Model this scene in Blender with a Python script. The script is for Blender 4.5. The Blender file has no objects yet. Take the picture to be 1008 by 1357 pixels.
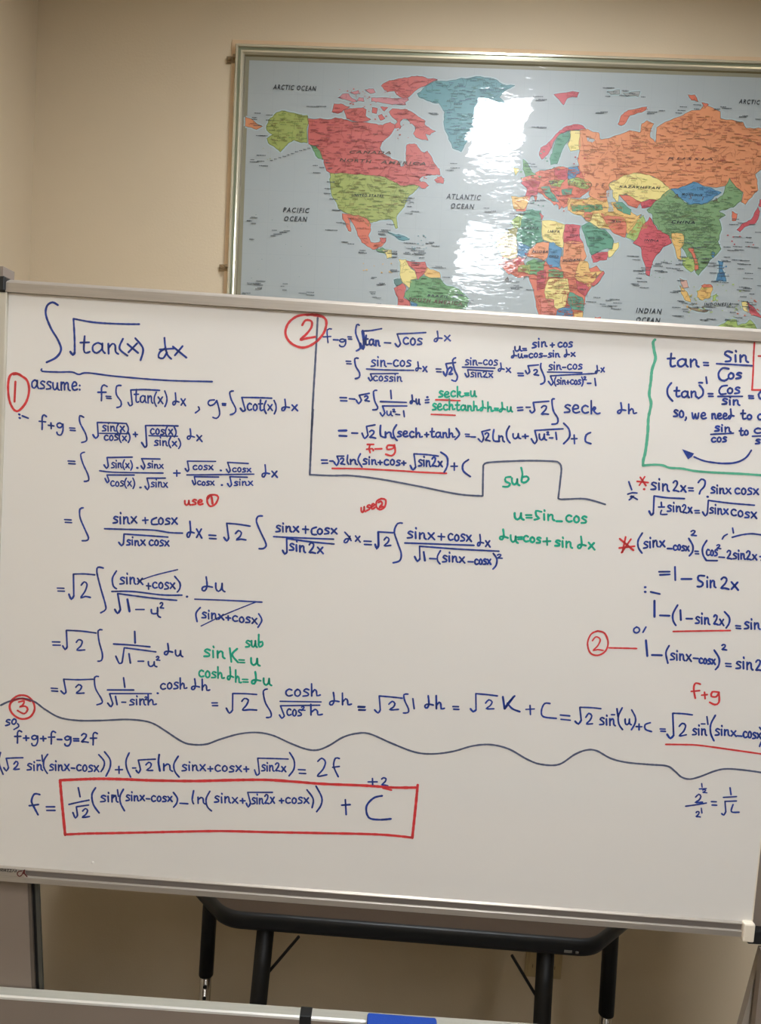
import bpy, math, random
from mathutils import Matrix, Vector
SC = bpy.context.scene
COL = SC.collection

# ------------------------------------------------------------------ camera
CAM_R = Vector((0.997671, 0.005101, 0.068026)); CAM_U = Vector((-0.068217, 0.074606, 0.994877)); CAM_F = Vector((0.000000, 0.997200, -0.074780))
cam_data = bpy.data.cameras.new('camera')
cam = bpy.data.objects.new('camera', cam_data); COL.objects.link(cam)
cam.matrix_world = Matrix(((CAM_R.x, CAM_U.x, -CAM_F.x, 0), (CAM_R.y, CAM_U.y, -CAM_F.y, 0), (CAM_R.z, CAM_U.z, -CAM_F.z, 1.65), (0, 0, 0, 1)))
cam_data.sensor_fit = 'VERTICAL'; cam_data.sensor_height = 24.0; cam_data.lens = 24.0 * 980.0 / 1357.0
cam_data.clip_start = 0.05
SC.camera = cam
# ------------------------------------------------------------------ world, exposure, lamps
w = bpy.data.worlds.new('world'); SC.world = w; w.use_nodes = True
w.node_tree.nodes['Background'].inputs[0].default_value = (0.8, 0.85, 1, 1)
w.node_tree.nodes['Background'].inputs[1].default_value = 0.3
SC.view_settings.view_transform = 'Standard'; SC.view_settings.look = 'None'
SC.view_settings.gamma = 1.0; SC.view_settings.use_curve_mapping = False
SC.view_settings.exposure = 0.0
LAMP_COL = (0.97, 1.015, 1.085); LAMP_POWER = 36.0
CEIL = 3.0; FZ = -.12      # heights are counted from 12 cm above the floor
# each ceiling fixture: x, y centre, width, length, strength factor   (wall-aligned frame)
LAMPS = [(0.33, 1.02, 0.22, 0.62, 2.1), (0.46, -0.80, 0.36, 1.22, 1.0), (0.46, -4.0, 0.34, 1.22, .8), (3.2, -4.0, 0.34, 1.22, .8)]  # last two fixtures are unseen, added for extra illumination

# ------------------------------------------------------------------ materials
def srgb(c):
    return tuple(((x / 255.0) / 12.92 if x / 255.0 <= 0.04045 else ((x / 255.0 + 0.055) / 1.055) ** 2.4) for x in c)
def mat(name, rgb, rough=0.6, metal=0.0, coat=0.0, coat_rough=0.1, bump=None, vary=None, spec=0.5, vcol=False, brushed=False):
    m = bpy.data.materials.new(name); m.use_nodes = True
    nt = m.node_tree; b = nt.nodes['Principled BSDF']
    c = srgb(rgb)
    b.inputs['Base Color'].default_value = (*c, 1); b.inputs['Roughness'].default_value = rough
    b.inputs['Metallic'].default_value = metal; b.inputs['Coat Weight'].default_value = coat
    b.inputs['Coat Roughness'].default_value = coat_rough; b.inputs['Specular IOR Level'].default_value = spec
    tc = nt.nodes.new('ShaderNodeTexCoord')
    if vcol:
        a = nt.nodes.new('ShaderNodeVertexColor'); a.layer_name = 'Col'
        nt.links.new(a.outputs['Color'], b.inputs['Base Color'])
    if vary:
        scale, amt = vary
        mp = nt.nodes.new('ShaderNodeMapping'); nt.links.new(tc.outputs['Object'], mp.inputs[0])
        if brushed: mp.inputs['Scale'].default_value = (1, 30, 30)
        n = nt.nodes.new('ShaderNodeTexNoise'); n.inputs['Scale'].default_value = scale; n.inputs['Detail'].default_value = 5
        nt.links.new(mp.outputs[0], n.inputs['Vector'])
        r = nt.nodes.new('ShaderNodeMapRange'); r.inputs[1].default_value = .3; r.inputs[2].default_value = .7
        r.inputs[3].default_value = 1 - amt; r.inputs[4].default_value = 1 + amt
        nt.links.new(n.outputs[0], r.inputs[0])
        h = nt.nodes.new('ShaderNodeHueSaturation'); h.inputs['Color'].default_value = (*c, 1)
        nt.links.new(r.outputs[0], h.inputs['Value']); nt.links.new(h.outputs[0], b.inputs['Base Color'])
    if bump:
        scale, dist, st = bump
        n = nt.nodes.new('ShaderNodeTexNoise'); n.inputs['Scale'].default_value = scale; n.inputs['Detail'].default_value = 4
        nt.links.new(tc.outputs['Object'], n.inputs['Vector'])
        bp = nt.nodes.new('ShaderNodeBump'); bp.inputs['Distance'].default_value = dist; bp.inputs['Strength'].default_value = st
        nt.links.new(n.outputs[0], bp.inputs['Height']); nt.links.new(bp.outputs[0], b.inputs['Normal'])
        if coat: nt.links.new(bp.outputs[0], b.inputs['Coat Normal'])
    return m
M = {
 'wall': mat('wall_paint', (209, 192, 163), .75, bump=(160, .0012, .35), vary=(2.2, .025)),
 'ceiling': mat('ceiling_tile', (232, 230, 224), .9, bump=(120, .001, .4)),
 'floor': mat('floor_carpet', (98, 93, 88), .95, bump=(250, .004, .6), vary=(40, .15)),
 'trim': mat('vinyl_baseboard', (70, 62, 54), .6),
 'board': mat('whiteboard_enamel', (234, 229, 221), .32, coat=.5, coat_rough=.09, vary=(5, .006)),
 'alu': mat('brushed_aluminium', (180, 171, 159), .45, metal=.55, vary=(14, .06), brushed=True),
 'alu_side': mat('side_rail_aluminium', (205, 198, 182), .5, metal=.3),
 'alu_shaded': mat('shaded_rail_groove', (116, 108, 101), .55, metal=.1, vary=(14, .05), brushed=True),
 'cream': mat('cream_plastic', (238, 226, 206), .4),
 'black': mat('black_plastic', (22, 24, 26), .45),
 'steel': mat('taupe_powder_coated_steel', (138, 124, 112), .5, vary=(12, .02)),
 'steel_brown': mat('brown_steel_edge', (98, 88, 78), .5),
 'steel_lit': mat('lit_steel_edge', (168, 156, 142), .45, metal=.2),
 'lip': mat('tray_lip_highlight', (240, 238, 230), .30, metal=.3),
 'tray_top': mat('tray_aluminium', (186, 184, 171), .5, metal=.0, vary=(14, .04), brushed=True),
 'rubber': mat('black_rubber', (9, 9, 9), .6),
 'rubber_grey': mat('grey_rubber', (74, 72, 64), .7),
 'blue': mat('blue_felt_eraser', (24, 72, 172), .8, bump=(400, .001, .5)),
 'frame': mat('champagne_frame', (222, 214, 190), .17, metal=.5),
 'frame_green': mat('olive_green_inlay', (124, 128, 104), .32, metal=.25),
 'frame_shadow': mat('frame_shadow_line', (98, 88, 58), .5),
 'wood_strip': mat('tan_backing_board', (212, 184, 148), .7, vary=(30, .03)),
 'clip_brass': mat('tan_metal_clip', (140, 118, 86), .45, metal=.4),
 'tabletop': mat('walnut_laminate', (74, 58, 46), .5, vary=(9, .10)),
 'edge': mat('black_edge_band', (18, 20, 22), .4),
 'scuff': mat('pale_scuff', (120, 118, 112), .8),
 'legblack': mat('black_powder_coat', (7, 7, 8), .45),
 'chrome': mat('chrome_leg', (190, 185, 180), .18, metal=1.0),
 'hole': mat('leg_hole', (12, 12, 12), .9),
 'outlet': mat('ivory_wall_plate', (178, 158, 118), .5),
 'outlet_dark': mat('wall_plate_slot', (120, 104, 74), .6),
 'lampbody': mat('white_enamel', (225, 222, 215), .5),
 'logo': mat('logo_print', (96, 40, 36), .5), 'logo_grey': mat('logo_print_grey', (58, 52, 48), .5),
 'ink_blue': mat('blue_marker', (28, 58, 142), .45, coat=.3, vary=(90, .4)),
 'ink_grey': mat('grey_blue_marker', (84, 92, 118), .45, vary=(60, .15)),
 'ink_red': mat('red_marker', (216, 60, 62), .45, vary=(80, .15)),
 'ink_green': mat('green_marker', (18, 168, 136), .45, vary=(80, .15)),
 'ink_green_light': mat('green_marker_line', (86, 176, 142), .45, vary=(60, .12)),
}
def lamp_mat(f):
    m = bpy.data.materials.new('lamp_diffuser'); m.use_nodes = True
    b = m.node_tree.nodes['Principled BSDF']
    b.inputs['Base Color'].default_value = (.8, .8, .8, 1)
    b.inputs['Emission Color'].default_value = (*LAMP_COL, 1); b.inputs['Emission Strength'].default_value = LAMP_POWER * f
    return m
def map_mat():
    m = mat('laminated_map_print', (150, 160, 165), .45, coat=.55, coat_rough=.012, vcol=True)
    nt = m.node_tree; b = nt.nodes['Principled BSDF']
    tc = nt.nodes.new('ShaderNodeTexCoord')
    mp = nt.nodes.new('ShaderNodeMapping'); mp.inputs['Scale'].default_value = (1, 1, 2.8)
    nt.links.new(tc.outputs['Object'], mp.inputs[0])
    n1 = nt.nodes.new('ShaderNodeTexNoise'); n1.inputs['Scale'].default_value = 5; n1.inputs['Detail'].default_value = 2
    n2 = nt.nodes.new('ShaderNodeTexNoise'); n2.inputs['Scale'].default_value = 34; n2.inputs['Detail'].default_value = 1.6; n2.inputs['Distortion'].default_value = .6
    for n in (n1, n2): nt.links.new(mp.outputs[0], n.inputs['Vector'])
    b1 = nt.nodes.new('ShaderNodeBump'); b1.inputs['Distance'].default_value = .0022; b1.inputs['Strength'].default_value = 1
    b2 = nt.nodes.new('ShaderNodeBump'); b2.inputs['Distance'].default_value = .00060; b2.inputs['Strength'].default_value = 1
    nt.links.new(n1.outputs[0], b1.inputs['Height']); nt.links.new(n2.outputs[0], b2.inputs['Height'])
    n3 = nt.nodes.new('ShaderNodeTexNoise'); n3.inputs['Scale'].default_value = 4.5; nt.links.new(tc.outputs['Object'], n3.inputs['Vector'])
    rg = nt.nodes.new('ShaderNodeMapRange'); rg.inputs[1].default_value = .42; rg.inputs[2].default_value = .6; rg.inputs[3].default_value = .12; rg.inputs[4].default_value = 1
    nt.links.new(n3.outputs[0], rg.inputs[0]); nt.links.new(rg.outputs[0], b2.inputs['Strength'])
    nt.links.new(b1.outputs[0], b2.inputs['Normal']); nt.links.new(b2.outputs[0], b.inputs['Coat Normal'])
    return m
M['map'] = map_mat()

# ------------------------------------------------------------------ mesh helpers
def obj(name, verts, faces, material, parent=None, smooth=False, bevel=0, cols=None):
    me = bpy.data.meshes.new(name); me.from_pydata([tuple(v) for v in verts], [], faces); me.update()
    if not isinstance(material, (list, tuple)): material = [material]
    for m_ in material: me.materials.append(M[m_] if isinstance(m_, str) else m_)
    if smooth:
        for p in me.polygons: p.use_smooth = True
    if cols:
        ca = me.color_attributes.new('Col', 'FLOAT_COLOR', 'CORNER'); i = 0
        for p, c in zip(me.polygons, cols):
            for _ in p.loop_indices: ca.data[_].color = (*c, 1)
    o = bpy.data.objects.new(name, me); COL.objects.link(o)
    if parent is not None: o.parent = parent
    if bevel:
        bm = o.modifiers.new('bevel', 'BEVEL'); bm.width = bevel; bm.segments = 2; bm.limit_method = 'ANGLE'
    return o
def empty(name, mw, label, cat, group=None):
    o = bpy.data.objects.new(name, None); COL.objects.link(o); o.matrix_world = mw; o.empty_display_size = .1
    tag(o, label, cat, group); return o
def tag(o, label=None, cat=None, group=None, kind=None):
    if label: o['label'] = label
    if cat: o['category'] = cat
    if group: o['group'] = group
    if kind: o['kind'] = kind
    return o
class MB:
    def __init__(s): s.v = []; s.f = []; s.c = []
    def add(s, v, f, c=None):
        n = len(s.v); s.v += [tuple(p) for p in v]; s.f += [tuple(i + n for i in q) for q in f]
        if c is not None: s.c += [c] * len(f)
    def box(s, x0, x1, y0, y1, z0, z1):
        s.add([(x0,y0,z0),(x1,y0,z0),(x1,y1,z0),(x0,y1,z0),(x0,y0,z1),(x1,y0,z1),(x1,y1,z1),(x0,y1,z1)],
              [(0,3,2,1),(4,5,6,7),(0,1,5,4),(1,2,6,5),(2,3,7,6),(3,0,4,7)])
    def prism(s, quad, y0, y1):
        n = len(quad)
        # quad given counter-clockwise in (x,z) seen from -y ; front at y0
        s.add([(x, y0, z) for x, z in quad] + [(x, y1, z) for x, z in quad],
              [tuple(range(n)), tuple(range(2*n-1, n-1, -1))] + [(i, i+n, (i+1) % n + n, (i+1) % n) for i in range(n)])
    def sweep(s, prof, p0, p1, up, out):
        # extrude profile (a along out, b along up) from p0 to p1
        p0, p1, up, out = map(Vector, (p0, p1, up, out)); n = len(prof)
        s.add([p0 + out*a + up*b for a, b in prof] + [p1 + out*a + up*b for a, b in prof],
              [tuple(range(n)), tuple(range(2*n-1, n-1, -1))] + [(i, i+n, (i+1) % n + n, (i+1) % n) for i in range(n)])
    def tube(s, pts, r, n=14, r2=None):
        pts = [Vector(p) for p in pts]; rs = []
        for i, p in enumerate(pts):
            d = (pts[min(i+1, len(pts)-1)] - pts[max(i-1, 0)]).normalized()
            a = Vector((1, 0, 0)) if abs(d.x) < .8 else Vector((0, 1, 0))
            e1 = d.cross(a).normalized(); e2 = d.cross(e1); rr = r if r2 is None else r + (r2-r)*i/(len(pts)-1)
            rs.append([p + e1*rr*math.cos(2*math.pi*k/n) + e2*rr*math.sin(2*math.pi*k/n) for k in range(n)])
        v = [q for ring in rs for q in ring]; f = []
        for i in range(len(pts)-1):
            for k in range(n): f.append((i*n+k, i*n+(k+1) % n, (i+1)*n+(k+1) % n, (i+1)*n+k))
        f.append(tuple(range(n-1, -1, -1))); f.append(tuple((len(pts)-1)*n+k for k in range(n)))
        s.add(v, f)
    def build(s, name, material, parent=None, **k): return obj(name, s.v, s.f, material, parent, cols=s.c or None, **k)
def smooth_line(pts, step):
    if len(pts) < 3: return pts
    out = []
    P = [pts[0]] + list(pts) + [pts[-1]]
    for i in range(1, len(P)-2):
        a, b, c, d = P[i-1], P[i], P[i+1], P[i+2]
        n = max(2, min(14, int(math.hypot(c[0]-b[0], c[1]-b[1]) / step)))
        for k in range(n):
            t = k / n
            out.append(tuple(.5*((2*b[j]) + (c[j]-a[j])*t + (2*a[j]-5*b[j]+4*c[j]-d[j])*t*t + (3*b[j]-a[j]-3*c[j]+d[j])*t**3) for j in (0, 1)))
    out.append(pts[-1]); return out
def ribbon(mb, pts, wd, place, rnd, step):
    """flat marker stroke with round ends; place maps (u,v)->local xyz"""
    if len(pts) > 1 and math.hypot(pts[0][0]-pts[-1][0], pts[0][1]-pts[-1][1]) < 1e-6 and len(pts) == 2: pts = [pts[0], (pts[0][0]+wd*.2, pts[0][1])]
    pts = smooth_line(pts, step); q = [pts[0]]
    for p in pts[1:]:
        if math.hypot(p[0]-q[-1][0], p[1]-q[-1][1]) > 1e-5: q.append(p)
    if len(q) < 2: q.append((q[0][0]+wd*.2, q[0][1]))
    L, R_ = [], []
    for i, p in enumerate(q):
        a, b = q[max(i-1, 0)], q[min(i+1, len(q)-1)]
        dx, dy = b[0]-a[0], b[1]-a[1]; l = math.hypot(dx, dy) or 1; nx, ny = -dy/l, dx/l
        h = wd*.5*rnd.uniform(.88, 1.1)
        L.append((p[0]+nx*h, p[1]+ny*h)); R_.append((p[0]-nx*h, p[1]-ny*h))
    v = []; f = []
    n = len(q)
    for a, b in zip(L, R_): v += [place(*a), place(*b)]
    for i in range(n-1): f.append((2*i, 2*i+1, 2*i+3, 2*i+2))
    for end, (p, o) in enumerate(((q[0], q[1]), (q[-1], q[-2]))):
        ang = math.atan2(p[1]-o[1], p[0]-o[0]); base = len(v)
        for k in range(5):
            t = ang - math.pi/2 + math.pi*k/4; v.append(place(p[0]+math.cos(t)*wd*.48, p[1]+math.sin(t)*wd*.48))
        f.append(tuple(base+k for k in range(5)))
    mb.add(v, f)

# ------------------------------------------------------------------ frames of reference
def frame_matrix(o, yaw, tilt=0.0):
    u = Vector((math.cos(yaw), math.sin(yaw), 0)); z = Vector((0, 0, 1)); n = u.cross(z)
    v = math.cos(tilt)*z + math.sin(tilt)*(-n); b = v.cross(u)     # local y points away from the camera
    return Matrix(((u.x, b.x, v.x, o[0]), (u.y, b.y, v.y, o[1]), (u.z, b.z, v.z, o[2]), (0, 0, 0, 1)))
WALL = frame_matrix((0, 2.08008, 0), -.03288)           # x along the wall, y into it, z up
def wobj(mb, name, material, **k):
    o = mb.build(name, material, **k); o.matrix_world = WALL; return o

# ------------------------------------------------------------------ the room
X0, X1, Y0 = -1.0277, 4.2, -6.0
def struct(name, material, *box, holes=None):
    m = MB(); m.box(*box); o = wobj(m, name, material); tag(o, kind='structure'); return o
struct('wall_back', 'wall', X0-.15, X1+.15, 0, .15, FZ, CEIL)
struct('wall_left', 'wall', X0-.15, X0, Y0, 0, FZ, CEIL)
struct('wall_right', 'wall', X1, X1+.15, Y0, 0, FZ, CEIL)
struct('wall_front', 'wall', X0-.15, X1+.15, Y0-.15, Y0, FZ, CEIL)
struct('floor', 'floor', X0-.15, X1+.15, Y0-.15, .15, FZ-.1, FZ)
struct('ceiling', 'ceiling', X0-.15, X1+.15, Y0-.15, .15, CEIL, CEIL+.1)
struct('baseboard_back', 'trim', X0, X1, -.012, 0, FZ, FZ+.09)
struct('baseboard_left', 'trim', X0, X0+.012, Y0, -.012, FZ, FZ+.09)
struct('baseboard_right', 'trim', X1-.012, X1, Y0, -.012, FZ, FZ+.09)
for i, (x, y, wx, wy, f) in enumerate(LAMPS):
    yl = y - 2.08
    which = ['above the wall map', 'above the camera in front of the whiteboard', 'added unseen for room illumination, farthest behind the camera on the map side', 'added unseen for room illumination, in the far right corner behind the camera', 'right of the wall map near the right wall'][i]
    t = empty('ceiling_light', WALL @ Matrix.Translation((x, yl, CEIL)), 'white recessed fluorescent ceiling light ' + which, 'ceiling light')
    m = MB(); h = .025
    for (a, b, c, d) in ((-wx/2-.02, -wx/2, -wy/2-.02, wy/2+.02), (wx/2, wx/2+.02, -wy/2-.02, wy/2+.02), (-wx/2, wx/2, -wy/2-.02, -wy/2), (-wx/2, wx/2, wy/2, wy/2+.02)):
        m.box(a, b, c, d, -h, -.0005)
    m.build('light_frame', 'lampbody', t)
    m = MB(); m.box(-wx/2, wx/2, -wy/2, wy/2, -.016, -.001); m.build('diffuser', lamp_mat(f), t)

# ------------------------------------------------------------------ the mobile whiteboard
ZT = 1.85584
BM = frame_matrix((-.57706, 1.12585, 1.85584), -.01172, .00478)
BM = BM @ Matrix.Translation((0, 0, -ZT))
board = empty('mobile_whiteboard', BM, 'large white dry-erase board on a taupe steel stand, covered in blue, red and green calculus', 'whiteboard')
BW, BH = 1.2, .8937
def bz(v): return v + ZT
m = MB(); m.box(-.004, BW-.0010, 0, .016, bz(-BH-.004), bz(.004)); surface = m.build('writing_surface', 'board', board)
# top rail: chamfered extrusion
m = MB()
m.sweep([(.020, 0), (-.006, .0005), (-.006, .0140), (-.003, .0165), (.006, .0208), (.020, .0208)][::-1], (-.0025, 0, bz(0)), (BW+.004, 0, bz(0)), (0, 0, 1), (0, 1, 0))
m.build('top_rail', 'alu', board)
# bottom rail: bright lip, recessed groove with its shade in the colour, light ridge
m = MB(); m.sweep([(.020, -.9135), (.020, -.890), (0, -.890), (-.0032, -.8922), (-.0034, -.8935), (-.0008, -.8942), (-.0008, -.9025), (-.0045, -.9042), (-.0045, -.9130), (-.0030, -.9140)], (-.0155, 0, ZT), (BW-.012, 0, ZT), (0, 0, 1), (0, 1, 0))
br = m.build('bottom_rail', 'alu', board)
m = MB(); m.box(-.015, BW-.0125, -.0016, -.0009, bz(-.9026), bz(-.8943)); m.build('rail_groove', 'alu_shaded', br)  # darker aluminium paints in the shade of the recess
m = MB(); m.box(-.0215, 0, -.005, .018, bz(-BH), bz(0)); m.build('side_rail', 'alu_side', board, bevel=.002)
m = MB(); m.box(BW-.0009, BW+.0008, -.0004, .018, bz(-BH), bz(0)); tag(m.build('side_rail', 'cream', board), 'pale narrow right side rail')
def cap(x0, x1, z0, z1, mt, lb):
    m = MB(); m.box(x0, x1, -.0095, .022, bz(z0), bz(z1)); tag(m.build('corner_cap', mt, board, bevel=.0025), lb)
cap(-.0225, -.0018, .0005, .0225, 'black', 'black plastic cap on the top left corner')
cap(BW-.0165, BW+.0015, -.9185, -.8885, 'cream', 'cream plastic cap on the bottom right corner')
cap(BW-.0165, BW+.0035, .0, .0225, 'black', 'black plastic cap on the top right corner')
cap(-.0225, -.004, -.9185, -.8885, 'cream', 'cream plastic cap on the bottom left corner')
# stand: two leaning side panels with edge strips
def strip(name, mt, xa, xb, y0, y1, ztop=1.03, slope=-.0750, par=None, u0=None):
    """band between board-plane lines x = xa.. at height .947 (left) leaning with the stand; ends at floor"""
    def X(x, z): return x + (z-.947)*slope
    m = MB(); m.prism([(X(xa, FZ+.03), FZ+.03), (X(xb, FZ+.03), FZ+.03), (X(xb, ztop), ztop), (X(xa, ztop), ztop)], y0, y1)
    return m.build(name, mt, par or board)
lp = strip('side_panel', 'steel', -.16, .0490, .019, .027); tag(lp, 'wide left taupe steel side panel')
strip('panel_edge', 'steel_brown', .0490, .0540, .020, .027, par=lp)
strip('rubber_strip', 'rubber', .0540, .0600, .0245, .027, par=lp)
strip('panel_edge', 'rubber_grey', .0600, .0658, .022, .027, par=lp)
m = MB(); m.box(1.2205, 1.40, -.002, .010, FZ+.03, .9190); rp = m.build('side_panel', 'steel', board); tag(rp, 'right taupe steel side panel under the corner')
m = MB(); m.prism([(1.2104-.90*.152, FZ), (1.39, FZ), (1.39, .9093), (1.2298, .9093)], .018, .030); m.build('panel_flange', 'steel_lit', rp)  # paler steel paints the lit face of the right panel
m = MB(); m.box(1.2035, 1.27, .012, .05, .9215, .9440); m.build('pivot_bracket', 'black', board, bevel=.002)
m = MB(); m.box(1.206, 1.38, .026, .06, .9440, 1.90); m.build('upright', 'steel', board)
m = MB(); m.box(-.16, -.024, .026, .06, 1.03, 1.90); m.build('upright', 'steel', board)
for x in (-.02, 1.2):    # hinge plates joining the board to the uprights
    m = MB(); m.box(x-.03, x+.03, .017, .030, 1.35, 1.45); m.build('hinge_plate', 'steel', board)
# feet
for x in (0.03, 1.14):
    m = MB(); m.box(x-.05, x+.05, -.30, .38, FZ, FZ+.035); m.build('foot', 'steel', board, bevel=.006)
# marker tray beam with black clip
TS = .0080
def traybox(name, mt, prof, x0=-.25, x1=1.36, par=None):
    m = MB(); m.sweep(prof, (x0, 0, .7520+(x0-.2)*TS), (x1, 0, .7520+(x1-.2)*TS), (0, 0, 1), (0, 1, 0))
    return m.build(name, mt, par or board)
tray = traybox('marker_tray', 'tray_top', [(.0165, .0010), (.0016, .0), (.0010, -.0003), (.0010, -.006), (.0165, -.006)][::-1])
traybox('tray_lip', 'lip', [(.0009, -.0002), (-.0014, -.0024), (-.0014, -.006), (.0009, -.006)][::-1], par=tray)  # near-white colour paints the long highlight along the tray edge
traybox('tray_front', 'steel', [(.0165, -.0061), (-.0008, -.0061), (-.0008, -.070), (.0165, -.070)][::-1], par=tray)
traybox('tray_shelf', 'steel', [(-.0009, -.064), (-.0009, -.0672), (-.055, -.0672), (-.060, -.056), (-.0575, -.056), (-.0535, -.064)][::-1], x0=.25, x1=.95, par=tray)
m = MB(); z = .752+.30*TS; m.sweep([(.018, .0022), (-.0028, .0018), (-.0032, -.071), (.018, -.071)][::-1], (.5035, 0, z), (.5222, 0, z), (0, 0, 1), (0, 1, 0))
m.build('tray_clip', 'black', board, bevel=.0008)

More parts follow.
